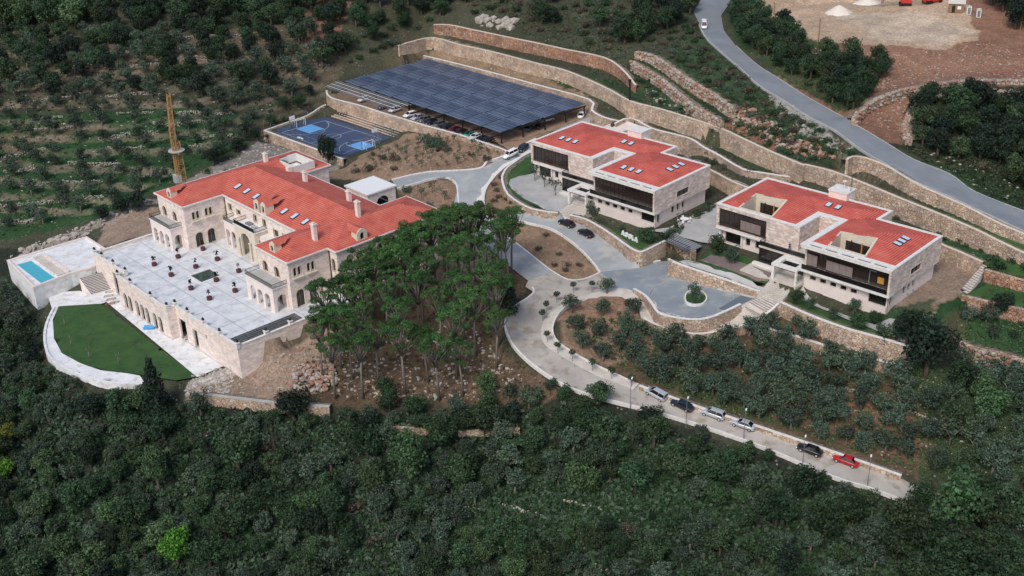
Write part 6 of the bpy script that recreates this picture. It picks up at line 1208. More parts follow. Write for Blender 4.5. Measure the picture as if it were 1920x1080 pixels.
# people
def person(px, py, z, label, cloth, face, size=1.75):
    a = at(px,py,z) if z is not None else hit(px,py); t = thing('person', label, 'person', a, face); s = size/1.75
    def skin(name, V, E, Rr, mt, parent):
        me = bpy.data.meshes.new(name); me.from_pydata([(x*s,y*s,q*s) for x,y,q in V], E, []); me.materials.append(mt); o = link(name, me, parent)
        md = o.modifiers.new('s','SKIN'); 
        for i, r in enumerate(Rr): me.skin_vertices[0].data[i].radius = (r*s, r*s)
        me.skin_vertices[0].data[0].use_root = True; sb = o.modifiers.new('d','SUBSURF'); sb.levels = 1; sb.render_levels = 1; return o
    V_ = [(0,0,.95),(0,0,1.2),(0,0,1.42),(0,.01,1.52),(0,.03,1.62),(0,.02,1.70),(.18,0,1.40),(.25,.02,1.12),(.22,.16,.92),(-.18,0,1.40),(-.26,.0,1.12),(-.25,.1,.88),(.10,0,.88),(.12,.05,.48),(.12,-.02,.08),(.12,.13,.04),(-.10,0,.88),(-.13,-.03,.48),(-.13,-.12,.08),(-.13,.03,.04)]
    E_ = [(0,1),(1,2),(2,3),(3,4),(4,5),(2,6),(6,7),(7,8),(2,9),(9,10),(10,11),(0,12),(12,13),(13,14),(14,15),(0,16),(16,17),(17,18),(18,19)]
    R_ = [.14,.13,.14,.055,.09,.085,.065,.048,.035,.065,.048,.035,.09,.062,.045,.04,.09,.062,.045,.04]
    bodyo = skin('body', V_, E_, R_, MT['skin'], t)
    skin('shirt', [V_[0],V_[1],V_[2],V_[6],V_[7],V_[9],V_[10]], [(0,1),(1,2),(2,3),(3,4),(2,5),(5,6)], [.16,.15,.155,.085,.062,.085,.062], cloth, t)
    skin('trousers', [V_[0],V_[12],V_[13],V_[14],V_[16],V_[17],V_[18]], [(0,1),(1,2),(2,3),(0,4),(4,5),(5,6)], [.15,.105,.08,.06,.105,.08,.06], MT['navy'], t)
    m = MB(); m.lathe((0,-.01*s,1.66*s), [(.10*s,-.06*s),(.112*s,.02*s),(.09*s,.09*s),(.02*s,.12*s)], MT['hair'], 10); m.obj('hair', t)
    m = MB(); m.box((-.015*s,.1*s,1.6*s),(.015*s,.135*s,1.64*s), MT['skin']); m.box((-.05*s,.1*s,1.645*s),(-.025*s,.118*s,1.66*s), MT['dark']); m.box((.025*s,.1*s,1.645*s),(.05*s,.118*s,1.66*s), MT['dark']); m.obj('face', t); return t
person(1480,469,7.35,'person in dark blue clothes standing on the entrance terrace of the right school', MT['navy'], 2.6)
person(1494,526,3.6,'person in a white shirt standing at the top of the right school stairs', MT['white'], 2.2)
# air-conditioning tripod on the roof corner and wall lanterns
# ================================================================== vegetation
def leafmesh(name, clumps, per, size, mat, seed, flat=.0, up=0.0, tintv=.28):
    r = np.random.default_rng(seed); V_ = []; T_ = []
    for (x,y,z,rx,rz,k) in clumps:
        n = int(per*k); d = r.normal(size=(n,3)); d /= np.linalg.norm(d,axis=1)[:,None]; d[:,2] = np.where(d[:,2] < -.5, -d[:,2]*.5, d[:,2]) if flat else d[:,2]
        rad = (.55+.45*r.random(n)**.5)*(1+.12*r.normal(size=n)); c = np.array([x,y,z])+d*np.array([rx,rx,rz])*rad[:,None]
        nn = d*.9+r.normal(size=(n,3))*.55+np.array([0,0,up]); nn /= np.linalg.norm(nn,axis=1)[:,None]
        a = np.cross(nn, r.normal(size=(n,3))); a /= np.linalg.norm(a,axis=1)[:,None]; b = np.cross(nn,a)
        s = size*(.6+.8*r.random(n))[:,None]; s2 = s*(.45+.4*r.random(n))[:,None]
        V_.append(np.stack([c-a*s,c-b*s2,c+a*s,c+b*s2],1).reshape(-1,3)); ct_ = 1+tintv*(r.random()*2-1); lt = ct_*(1+.3*(r.random(n)*2-1)); T_.append(np.repeat(lt,4))
    V_ = np.concatenate(V_); T_ = np.concatenate(T_); n = len(V_)//4
    me = bpy.data.meshes.new(name); me.vertices.add(len(V_)); me.vertices.foreach_set('co', V_.ravel()); me.loops.add(n*4); me.loops.foreach_set('vertex_index', np.arange(n*4,dtype=np.int32)); me.polygons.add(n); me.polygons.foreach_set('loop_start', np.arange(0,n*4,4,dtype=np.int32)); me.update(calc_edges=True)
    ca = me.color_attributes.new('tint','FLOAT_COLOR','POINT'); c4 = np.ones((len(V_),4)); c4[:,:3] = T_[:,None]; c4[:,2] *= .95; ca.data.foreach_set('color', c4.ravel()); me.materials.append(mat); return me
def trunkmesh(name, limbs, mat):
    m = MB()
    for pts, rs in limbs: m.tube(pts, rs, mat, 6)
    return m.mesh(name, True)
def sph(r, n, R0, H0, H1, rr=(.9,1.4)):
    """clump centres filling an ellipsoid crown"""
    out = []
    for i in range(n):
        d = r.normal(size=3); d /= np.linalg.norm(d); k = r.random()**.4*.72; h = (H0+H1)/2
        q = r.uniform(*rr); out.append((d[0]*R0*k, d[1]*R0*k, h+d[2]*(H1-H0)/2*k, q, q*.8, (q/1.1)**2))
    return out
TREES = {}
def mk(kind, var, crown, trunk): TREES.setdefault(kind, []).append((crown, trunk))
for v in range(5):   # olive: short trunk, airy rounded crown
    r = np.random.default_rng(100+v); cl = sph(r, 19, 2.6, .9, 4.7, (.45,1.0)); lim = [([(0,0,-.5),(.1,.05,.9),(0,.1,1.5)],[.28,.2,.15])]
    for k in range(5): a = k*1.26+v; lim.append(([(0,.1,1.3),(math.cos(a)*.7,math.sin(a)*.7,2.2),(math.cos(a)*1.4,math.sin(a)*1.4,3.2)],[.13,.08,.03]))
    mk('olive', v, leafmesh('olive_crown', cl, 130, .165, MT['olive'], 200+v, tintv=.3), trunkmesh('olive_trunk', lim, MT['barkgrey']))
for v in range(4):   # broadleaf evergreen oak
    r = np.random.default_rng(300+v); cl = sph(r, 26, 3.0, .8, 5.9, (.5,1.25)); lim = [([(0,0,-.5),(0,.1,1.6),(.1,0,3.2)],[.3,.22,.1])]+[([(0,.1,1.6),(math.cos(a)*1.2,math.sin(a)*1.2,3.6)],[.12,.04]) for a in (0,1.5,3,4.6)]
    for kind, mt in (('broad','broad'),('bright','bright'),('yellowg','yellowg'),('mid','mid'),('darkl','darkl')):
        if kind in ('bright','yellowg') and v > 0: continue
        if kind in ('mid','darkl') and v > 1: continue
        mk(kind, v, leafmesh(kind+'_crown', cl, 130, .18, MT[mt], 400+v, tintv=.3), trunkmesh('broad_trunk', lim, MT['bark']))
for v in range(4):   # low scrub
    r = np.random.default_rng(500+v); cl = [(r.uniform(-1,1)*1.1,r.uniform(-1,1)*1.1,.5+r.random()*.5,r.uniform(.5,.85),r.uniform(.4,.65),.6) for _ in range(7)]
    for kind in ('olive','broad','brownb'):
        mk('bush_'+kind, v, leafmesh('bush_crown', cl, 95, .15, MT[kind], 600+v), trunkmesh('bush_stem', [([(0,0,-.3),(0,0,.5)],[.06,.03])], MT['bark']))
for v in range(5):   # tall umbrella pine
    r = np.random.default_rng(700+v); H = 15.0; lean = r.uniform(-.8,.8,2); lim = [([(0,0,-.8),(lean[0]*.3,lean[1]*.3,H*.35),(lean[0]*.8,lean[1]*.8,H*.62)],[.3,.23,.17])]; cl = []; top = (lean[0]*.8,lean[1]*.8,H*.62)
    nb = 20
    for k in range(nb):
        a = 6.283*k/nb+r.random()*.6; rad = 3.2*r.random()**.6; z = H*(.98-.05*(rad/2)**2)+r.uniform(-1.0,.2); e = (top[0]+math.cos(a)*rad, top[1]+math.sin(a)*rad, z-.5); st_ = (top[0]*.9,top[1]*.9,H*(.5+.12*r.random()))
        mid_ = ((st_[0]+e[0])/2+r.uniform(-.2,.2),(st_[1]+e[1])/2,st_[2]+(e[2]-st_[2])*.45); lim.append(([st_,mid_,e],[.11,.08,.04]))
        q = r.uniform(.5,1.05); cl.append((e[0],e[1],e[2]+.45+r.uniform(-.8,.5),q,q*.6,q*q*1.0))
    for k in range(3): a = r.random()*6.28; z = H*r.uniform(.6,.8); cl.append((math.cos(a)*1.4,math.sin(a)*1.4,z,.8,.45,.4)); lim.append(([(lean[0]*.6,lean[1]*.6,z-1),(math.cos(a)*1.3,math.sin(a)*1.3,z)],[.07,.03]))
    mk('pine', v, leafmesh('pine_crown', cl, 380, .115, MT['pine'], 800+v, up=.4, tintv=.4), trunkmesh('pine_trunk', lim, MT['barkgrey']))
for v in range(3):   # sparse sapling
    r = np.random.default_rng(900+v); cl = [(r.uniform(-.4,.4),r.uniform(-.4,.4),1.0+r.random()*1.0,.35,.3,.25) for _ in range(6)]
    mk('sapling', v, leafmesh('sapling_crown', cl, 60, .12, MT['olive'], 950+v), trunkmesh('sapling_stem', [([(0,0,-.2),(.05,0,1.0),(0,.05,1.8)],[.045,.035,.02])]+[([(0,0,.7),(math.cos(a)*.45,math.sin(a)*.45,1.5)],[.025,.012]) for a in (0,2,4)], MT['bark']))
v = 0; r = np.random.default_rng(980); mk('lollipop', 0, leafmesh('round_crown', [(0,0,2.25,.75,.6,1.2),(.3,.2,2.4,.5,.4,.5),(-.3,-.1,2.2,.5,.4,.5)], 150, .12, MT['broad'], 981), trunkmesh('thin_stem', [([(0,0,-.2),(0,0,2.1)],[.05,.04])], MT['bark']))
cl = [(0,0,z,q,.9,1.0) for z,q in ((1,1.7),(2,1.9),(3,1.7),(4,1.4),(5,1.1),(6,.75),(6.8,.4))]; mk('cone', 0, leafmesh('cone_crown', cl, 260, .19, MT['darkl'], 985), trunkmesh('cone_trunk', [([(0,0,-.5),(0,0,6)],[.2,.05])], MT['bark']))
mk('lawn_sapling', 0, leafmesh('thin_crown', [(0,0,2.2,.5,.5,.25),(.2,0,1.7,.4,.4,.15)], 50, .10, MT['mid'], 990), trunkmesh('pale_stem', [([(0,0,-.2),(0,0,1.4)],[.09,.07]),([(0,0,1.3),(.4,.1,2.4)],[.06,.02]),([(0,0,1.3),(-.35,-.1,2.3)],[.06,.02])], MT['barkgrey']))
NM = dict(olive=('olive_tree','tree'), broad=('broadleaf_tree','tree'), bright=('broadleaf_tree','tree'), yellowg=('broadleaf_tree','tree'), mid=('broadleaf_tree','tree'), darkl=('evergreen_tree','tree'), bush_olive=('shrub','shrub'), bush_broad=('shrub','shrub'), bush_brownb=('dry_shrub','shrub'), pine=('umbrella_pine','tree'), sapling=('sapling','sapling'), lollipop=('street_tree','tree'), cone=('conifer','tree'), lawn_sapling=('sapling','sapling'))
ntree = 0
def tree(kind, P, s, label, group=None, rz=None, sz=1.0):
    global ntree
    ntree += 1
    crown, trunk = random.choice(TREES[kind]); nm, cat = NM[kind]
    t = thing(nm, label, cat, P, random.random()*6.28 if rz is None else rz, group); t.scale = (s*random.uniform(.92,1.08), s*random.uniform(.92,1.08), s*sz)
    link('crown', crown, t); link('trunk' if cat == 'tree' else 'stem', trunk, t); return t
OCC = np.zeros(ZB.shape, bool)
for P in occ: OCC |= inpoly([tuple(p)[:2] for p in P], XX, YY)
for P in ([FV.w(-6,-20),FV.w(63,-20),FV.w(63,46),FV.w(-6,42)], [FV.w(-22,-33),FV.w(4,-33),FV.w(4,-9),FV.w(-22,-9)], LOT): OCC |= inpoly([tuple(p)[:2] for p in P], XX, YY)
OCC = dilate(dilate(OCC))
placed = []; bpy.context.view_layer.update(); _inv = M.inverted()
def sizeword(s, size): f = (s-size[0])/max(1e-6,size[1]-size[0]); return 'small ' if f < .34 else 'large ' if f > .67 else ''
def scatter(poly, spacing, mix, size, label, group, maxn=9999, seed=0, avoid=True, clear=None):
    """grow plants over the ground inside an outline given on the photo"""
    r = np.random.default_rng(seed+17); xs = [p[0] for p in poly]; ys = [p[1] for p in poly]; n = 6000
    c = np.stack([r.uniform(min(xs),max(xs),n), r.uniform(min(ys),max(ys),n)],1); c = c[inpoly(poly, c[:,0], c[:,1])]
    if not len(c): return
    H_ = hits(c); k = 0; kinds = list(mix); pr = np.array([mix[q] for q in kinds],float); pr /= pr.sum()
    for q in H_:
        if k >= maxn: break
        i = int((q[0]-X0)/DG); j = int((q[1]-Y0)/DG)
        if not (0 <= i < NX and 0 <= j < NY) or (avoid and OCC[j,i]): continue
        if any((q[0]-a)**2+(q[1]-b)**2 < (max(spacing, .75*s_) if spacing > s_ else (spacing+s_)/2)**2 for a,b,s_ in placed): continue
        kd = kinds[r.choice(len(kinds), p=pr)]; s = r.uniform(*size)
        if clear:
            hh = {'bush':1.4}.get(kd[:4], 5.0); ok = False
            for s2 in (s, s*.72, s*.5):
                v_ = _inv @ Vector((q[0],q[1],q[2]+hh*s2)); tx, ty = 960-FPX*v_.x/v_.z, 540+FPX*v_.y/v_.z; w2 = 20*s2
                if not any(inpoly(c_, np.array([tx,tx-w2,tx+w2]), np.array([ty,ty+8,ty+8])).any() for c_ in clear): ok = True; s = s2; break
            if not ok: continue
        lab = label[kd] if isinstance(label, dict) else label; gp = group if not isinstance(group, dict) else group[kd]
        v_ = _inv @ Vector((q[0],q[1],q[2])); px_ = 960-FPX*v_.x/v_.z; py_ = 540+FPX*v_.y/v_.z
        fx = (px_-max(min(xs),0))/max(1,min(max(xs),1920)-max(min(xs),0)); fy = (py_-max(min(ys),0))/max(1,min(max(ys),1080)-max(min(ys),0))
        pl_ = ('left ' if fx < .2 else 'middle left ' if fx < .4 else 'middle ' if fx < .6 else 'middle right ' if fx < .8 else 'right ')+('rear' if fy < .34 else 'centre' if fy < .67 else 'front')
        lab = sizeword(s,size)+lab+', '+pl_; lab = ' '.join(lab.split()[:16])
        tree(kd, (q[0],q[1],q[2]-.05), s, lab, gp); placed.append((q[0],q[1],spacing)); k += 1
def one(kind, px, py, s, label, group=None, sz=1.0, rad=None):
    q = hit(px,py); placed.append((q.x,q.y,rad or s*3)); return tree(kind, (q.x,q.y,q.z-.05), s, label, group, sz=sz)
# singled-out trees
one('darkl',1735,705,1.85,'huge dark evergreen tree right of the right school, beside the curved stairs',sz=1.15); one('darkl',1700,640,1.1,'dark tree left behind the huge dark evergreen')
one('darkl',616,315,1.05,'tall dark tree at the corner of the blue sports court',sz=1.7); one('cone',955,590,1.15,'black-green conical tree at the inside of the road bend',sz=1.0)
one('broad',1123,762,.95,'round dark tree standing alone on the outer edge of the lower road'); one('mid',912,742,.85,'round fresh green bush tree at the right foot of the pine grove')
one('bright',335,1062,1.15,'vivid light green tree in the dark wood at the bottom',sz=1.25); one('mid',300,920,1.25,'tall pale green tree in the lower left wood',sz=1.4); one('yellowg',20,835,.9,'yellowing tree at the left picture edge'); one('bright',5,905,1.0,'bright green tree at the left picture edge below the yellowing one')
one('mid',180,1085,1.3,'fresh green tree at the bottom left edge of the wood'); one('broad',450,885,1.5,'big dark round tree below the pale low wall',sz=1.1); one('cone',300,790,1.5,'dark conifer with layered branches at the end of the white rim wall',sz=1.2)
one('mid',770,900,1.35,'broad olive-green tree in the middle of the lower wood',sz=1.3); one('broad',1225,842,1.15,'dark tree reaching over the lower road below the silver people carrier',sz=1.1)
one('mid',1790,1000,1.9,'large mid-green tree where the lower road leaves the picture',sz=1.1); one('broad',1880,985,1.5,'dark tree right of the large mid-green tree at the road end')
one('olive',1303,566,.85,'olive tree in the round planter of the turning circle',sz=1.1); one('olive',1190,458,.75,'leafy tree just right behind the white letters')if 0 else None
one('broad',1213,458,.72,'round green tree beside the white letters',rad=2); one('olive',1168,438,.5,'small olive bush behind the white letters',rad=1.5); one('olive',1112,418,.9,'slender tree beside the entrance stairs of the left school',sz=1.2,rad=2)
one('olive',1375,497,.95,'olive tree on the brown paving before the right school',rad=2.5); one('broad',1344,478,.8,'bushy tree left of the brown paving',rad=2.5)
for k,(x,y,s) in enumerate(((1495,572,.6),(1522,583,.62),(1565,600,.65),(1608,618,.65),(1650,634,.6),(1600,590,.75),(1640,612,.6))): one('olive' if k % 3 else 'broad', x,y,s,'small tree in the front garden strip of the right school','trees in the front garden strip of the right school',rad=1.6)
for k,(x,y) in enumerate(((1003,340),(1021,352),(1041,368))): one('sapling',x,y,2.3,('leftmost','middle','rightmost')[k]+' slender young tree before the glass front of the left school','young trees before the left school',rad=1)
for k,(x,y,s) in enumerate(((1235,462,.9),(1243,452,.9),(1252,445,1),(1263,438,1),(1272,430,.9),(1312,402,.9),(1322,397,1),(1330,390,.9),(1305,408,.9))): one('bush_broad',x,y,s,'clipped dark shrub in the hedge along the right side of the left school','hedge along the left school',rad=.8)
for k,(x,y,s) in enumerate(((1655,648,1.0),(1672,636,1.1),(1690,622,1.1),(1703,612,1.0),(1716,600,.9))): one('bush_broad',x,y,s*1.3,'dark green shrub along the side wall of the right school','shrubs beside the right school',rad=1)
for k,(x,y) in enumerate(((1110,549),(1075,551),(1044,570),(1025,588),(1018,603),(1026,643),(1046,664),(1073,680),(1111,697),(1147,712),(1184,729))): one('lollipop',x,y,.95,'small round-headed street tree along the curved sidewalk','street trees along the curved sidewalk',rad=.5)
for k,(x,y,l) in enumerate(((122,610,'upper left'),(134,648,'left middle'),(168,671,'lower middle'),(223,680,'lower right'))): 
    q = at(x,y,-6.5); tree('lawn_sapling', (q.x,q.y,-6.55), 1.1, 'thin pale young tree on the '+l+' part of the lower lawn', 'young trees on the lower lawn')
for k,(x,y) in enumerate(((790,372),(811,364),(834,378),(765,362),(800,392))): one('sapling' if k < 3 else 'bush_olive',x,y,1.6 if k < 3 else 1,'dark young tree on the earth island beside the upper drive','young trees on the earth island',rad=1)
for k,(x,y) in enumerate(((1022,445),(1048,478),(1062,510),(1066,500),(1085,500),(1040,500),(1010,470))): one('bush_brownb',x,y,.6,'small brownish bush on the bare earth island between the ramps','bushes on the island between the ramps',rad=.7)
grove = ((1072,588),(1138,553),(1130,592),(1190,590),(1083,620),(1121,632),(1170,615),(1090,655),(1130,680),(1180,640),(1205,632),(1160,658),(1195,660),(1230,650))
for x,y in grove: one('olive',x,y,.92,'olive tree on red earth inside the road bend, '+('nearest the junction' if y < 600 and x < 1150 else 'beside the turning circle wall' if x > 1160 and y < 645 else 'along the sidewalk' if x < 1125 else 'in the middle of the bed'),'olive trees inside the road bend',rad=2.6)
# pine grove
scatter([(585,720),(620,748),(700,752),(800,755),(880,752),(935,700),(950,640),(925,600),(950,545),(965,510),(950,480),(860,475),(820,520),(740,540),(690,600),(640,640),(600,660)], 4.4, {'pine':1}, (.82,1.1), 'tall umbrella pine in the grove between the villa and the road', 'umbrella pines in the grove', 52, 3)
for x,y,s in ((835,520,1.1),(860,512,1.1),(880,520,1.15),(812,530,1.1),(785,545,1.1),(762,560,1.05),(900,500,1.05),(955,545,1.1),(650,650,1.0),(668,622,1.05),(700,598,1.0),(735,575,1.05),(610,690,.95),(690,650,1.0),(640,690,.95),(745,590,1.1),(720,600,1.05)): one('pine',x,y,s,'tall umbrella pine in the grove, '+('close to the villa terrace corner' if x < 660 else 'beside the right villa facade' if x < 750 else 'at the rear edge beside the upper drive' if y < 535 else 'at the right edge near the road bend' if x > 890 else 'behind the villa right end'),'umbrella pines in the grove',rad=2)
lab = lambda w_: dict(olive='grey-green olive tree '+w_, broad='dark green bushy tree '+w_, mid='mid-green leafy tree '+w_, darkl='very dark evergreen tree '+w_, bush_olive='low grey-green shrub '+w_, bush_broad='low dark green shrub '+w_, bush_brownb='dry brownish shrub '+w_, sapling='thin young tree '+w_)
grp = lambda w_: dict(olive='olive trees '+w_, broad='bushy trees '+w_, mid='leafy trees '+w_, darkl='evergreens '+w_, bush_olive='grey-green shrubs '+w_, bush_broad='dark shrubs '+w_, bush_brownb='dry shrubs '+w_, sapling='saplings '+w_)
CLEAR = [[(1000,690),(1100,690),(1200,710),(1420,780),(1700,880),(1700,925),(1640,912),(1560,886),(1480,862),(1430,828),(1400,818),(1290,778),(1190,752),(1098,728),(1040,705)], [(335,735),(520,745),(625,758),(625,775),(520,768),(335,752)], [(75,540),(110,560),(110,640),(190,690),(280,705),(350,712),(350,735),(270,722),(170,712),(90,680),(75,640)], [(720,798),(840,800),(840,812),(720,810)], [(860,800),(980,800),(980,812),(860,814)], [(0,470),(80,560),(95,600),(60,560),(0,500)], [(1125,752),(1190,765),(1165,790),(1130,780)], [(880,905),(1180,885),(1320,905),(1310,950),(1120,975),(900,955)]]
def sc(poly, sp, mix, size, w_, maxn=999, seed=0, **k): scatter(poly, sp, mix, size, lab(w_), grp(w_), maxn, seed, **k)
sc([(1205,628),(1260,640),(1330,645),(1440,625),(1560,665),(1690,700),(1700,870),(1600,850),(1480,812),(1330,755),(1220,715),(1165,695)], 3.4, {'olive':1}, (.85,1.25), 'in the grove above the lower road', 190, 5)
sc([(1690,700),(1760,690),(1990,730),(1990,960),(1800,905),(1700,875)], 3.7, {'olive':6,'mid':1,'broad':1}, (.95,1.35), 'in the grove at the right picture edge', 110, 6)
sc([(1440,622),(1500,638),(1660,672),(1700,662),(1640,640),(1480,590)], 3.2, {'olive':3,'bush_broad':2}, (.55,.8), 'on the grass strip between the two terrace walls', 14, 7)
sc([(1812,585),(1920,605),(1990,620),(1990,690),(1860,650),(1790,630),(1770,600)], 3.6, {'olive':2,'bush_broad':3,'darkl':1}, (.6,.95), 'below the green terraces at the right', 22, 8)
sc([(1850,480),(1990,510),(1990,530),(1850,500)], 3, {'bush_broad':1}, (.7,1.1), 'on the upper green terrace', 8, 9)
sc([(1680,395),(1750,415),(1840,450),(1850,480),(1760,450),(1680,410)], 2.4, {'broad':1,'bush_broad':3,'bush_olive':2}, (.45,.7), 'on the strip behind the right school', 26, 10)
sc([(-60,560),(30,560),(90,700),(180,745),(280,775),(345,765),(620,782),(780,812),(900,815),(990,762),(1090,752),(1120,790),(1230,800),(1430,865),(1560,915),(1690,962),(1690,1160),(-60,1160)], 3.2, {'olive':7,'broad':3.6,'mid':1.1,'darkl':1.0,'bush_olive':1,'bush_brownb':.6}, (.62,1.25), 'in the dark wood below the road', 620, 11, clear=CLEAR)
sc([(1690,950),(1990,1000),(1990,1160),(1690,1160)], 3.8, {'broad':5,'olive':2,'darkl':1}, (1.0,1.5), 'in the lower right corner of the wood', 80, 12, clear=CLEAR)
sc([(620,745),(1090,740),(1120,780),(900,810),(640,800)], 3.5, {'olive':3,'broad':3,'bush_olive':1}, (.7,1.0), 'at the foot of the pine grove', 40, 13, clear=CLEAR)
sc([(-60,200),(150,195),(330,200),(480,225),(440,285),(330,335),(200,395),(0,440),(-60,450)], 5.4, {'olive':1}, (.8,1.1), 'on the grassy terraced hillside behind the villa', 130, 14)
sc([(-60,60),(150,70),(330,60),(600,40),(640,110),(560,180),(480,215),(330,195),(150,190),(-60,195)], 4.8, {'olive':5,'broad':2.5,'darkl':1.6}, (.95,1.4), 'on the rocky upper hillside at the left', 190, 15)
sc([(-60,-30),(180,-30),(150,120),(90,160),(-60,180)], 5.5, {'mid':5,'broad':3}, (1.5,2.1), 'in the tall wood in the top left corner', 34, 16)
sc([(180,-40),(860,-40),(830,20),(640,60),(300,75),(170,60)], 5, {'broad':4,'darkl':3,'olive':1}, (1.1,1.6), 'in the dark wood along the top edge', 90, 17)
sc([(400,240),(500,190),(600,160),(600,175),(500,260),(440,290),(380,330)], 4, {'broad':3,'bush_broad':2,'darkl':1}, (.7,1.1), 'between the hillside and the sports court', 26, 18)
sc([(640,60),(830,30),(800,45),(760,80),(720,100),(650,120)], 3.6, {'bush_olive':2,'bush_broad':2,'broad':1}, (.8,1.2), 'above the left end of the solar roof', 22, 19)
sc([(840,-30),(1310,-30),(1300,30),(1250,70),(1190,90),(1140,95),(1050,72),(950,40),(840,20)], 3.6, {'bush_brownb':3,'broad':2,'darkl':1.5,'bush_broad':2}, (.9,1.5), 'on the scrubby slope at the top centre', 90, 20)
sc([(1190,60),(1290,30),(1330,95),(1420,170),(1440,200),(1380,215),(1300,140),(1240,95)], 3.2, {'bush_brownb':2,'bush_broad':3,'bush_olive':1}, (.8,1.3), 'on the grassy slope left of the asphalt road', 40, 21)
sc([(1400,215),(1450,200),(1540,250),(1600,290),(1590,296),(1500,303),(1430,270),(1380,235)], 2.7, {'bush_brownb':2,'bush_broad':4,'bush_olive':2}, (.8,1.2), 'on the red rocky slope below the asphalt road', 46, 22)
sc([(1190,160),(1230,150),(1330,225),(1430,270),(1350,232),(1240,195)], 2.8, {'bush_broad':2,'bush_olive':2}, (.7,1.1), 'on the ledge below the boulder walls', 16, 23)
sc([(1372,20),(1440,30),(1500,75),(1560,115),(1640,120),(1660,140),(1600,215),(1540,190),(1450,120),(1385,70)], 3.9, {'broad':5,'darkl':1,'bush_broad':1}, (.85,1.25), 'beside the asphalt road below the building yard', 60, 24)
sc([(1720,200),(1760,190),(1850,185),(1990,185),(1990,400),(1880,330),(1800,310),(1720,280)], 4.2, {'darkl':3,'broad':4,'bush_brownb':1}, (.9,1.35), 'in the dark thicket at the upper right', 60, 25)
sc([(1840,-30),(1990,-30),(1990,110),(1920,70),(1870,40),(1840,5)], 4.5, {'darkl':3,'broad':2}, (1.2,1.7), 'in the top right corner', 24, 26)
sc([(1395,-30),(1690,-40),(1690,-12),(1500,-8),(1400,5)], 4, {'bush_brownb':2,'broad':2}, (1,1.5), 'behind the building yard', 20, 27)
sc([(700,290),(800,260),(880,272),(950,292),(930,300),(860,312),(720,325),(650,330)], 2.4, {'sapling':8,'bush_brownb':1}, (.7,1.3), 'on the brown earth slope below the parking lot', 60, 28)
sc([(790,262),(850,265),(880,290),(800,280)], 2.0, {'sapling':2,'bush_olive':2}, (1,1.4), 'on the earth slope close to the parking wall', 14, 29)
sc([(910,330),(945,320),(935,345),(950,375),(1000,398),(915,400),(908,370)], 2.2, {'bush_brownb':1}, (.5,.8), 'on the earth strip beside the curved garden wall', 10, 30)
sc([(1300,282),(1380,315),(1480,330),(1440,340),(1340,312)], 2.5, {'bush_broad':1,'bush_olive':1}, (.5,.8), 'on the ledge behind the left school', 14, 31)
sc([(190,410),(300,380),(290,400),(200,430)], 3.5, {'darkl':1}, (.8,1.0), 'on the bare earth behind the pool', 3, 32)
sc([(870,880),(1150,885),(1300,900),(1300,950),(1100,990),(880,960)], 7, {'olive':3,'bush_brownb':1}, (.8,1.0), 'on the green clearing in the lower wood', 12, 33) if 0 else None
# beyond 300 of a kind the smallest ones in the picture become one far mass each
def mass(names, keep, outname):
    L = [o for o in bpy.data.objects if o.type == 'EMPTY' and o.name.split('.')[0] in names]
    if len(L) <= keep: return
    def vis(o):
        v_ = _inv @ o.location; x_ = 960-FPX*v_.x/v_.z; y_ = 540+FPX*v_.y/v_.z; inside = -20 < x_ < 1940 and -20 < y_ < 1130
        return (o.scale[0]/-v_.z)*(1 if inside else .01)
    L.sort(key=vis, reverse=True); kid = {}
    for c in bpy.data.objects:
        if c.parent: kid.setdefault(c.parent.name, []).append(c)
    VV = []; TT = []; mats = []; MI = []
    tv = []; tf = []
    for o in L[keep:]:
        a = o.rotation_euler[2]; c_, s_ = math.cos(a), math.sin(a)
        for c in kid[o.name]:
            me = c.data; n_ = len(me.vertices); co = np.empty(n_*3); me.vertices.foreach_get('co', co); co = co.reshape(-1,3)*np.array(o.scale)[None]
            co = np.stack([co[:,0]*c_-co[:,1]*s_, co[:,0]*s_+co[:,1]*c_, co[:,2]],1)+np.array(o.location)[None]
            if c.name.startswith('crown'):
                cl_ = np.empty(n_*4); me.color_attributes['tint'].data.foreach_get('color', cl_); k_ = random.uniform(.75,1.3); cl_ = cl_.reshape(-1,4)*np.array([k_,k_,k_,1]); VV.append(co); TT.append(cl_)
                mt_ = me.materials[0]
                if mt_ not in mats: mats.append(mt_)
                MI.append(np.full(n_//4, mats.index(mt_)))
            bpy.data.objects.remove(c)
        bpy.data.objects.remove(o)
    V_ = np.concatenate(VV); n = len(V_)//4; me = bpy.data.meshes.new(outname); me.vertices.add(len(V_)); me.vertices.foreach_set('co', V_.ravel()); me.loops.add(n*4); me.loops.foreach_set('vertex_index', np.arange(n*4,dtype=np.int32)); me.polygons.add(n); me.polygons.foreach_set('loop_start', np.arange(0,n*4,4,dtype=np.int32)); me.polygons.foreach_set('material_index', np.concatenate(MI).astype(np.int32)); me.update(calc_edges=True)
    ca = me.color_attributes.new('tint','FLOAT_COLOR','POINT'); ca.data.foreach_set('color', np.concatenate(TT).ravel())
    for mt_ in mats: me.materials.append(mt_)
    tag(link(outname, me), kind='stuff')
mass(('olive_tree',), 298, 'far_olive_wood'); mass(('broadleaf_tree',), 298, 'far_bushy_wood')
print('TREES', ntree)

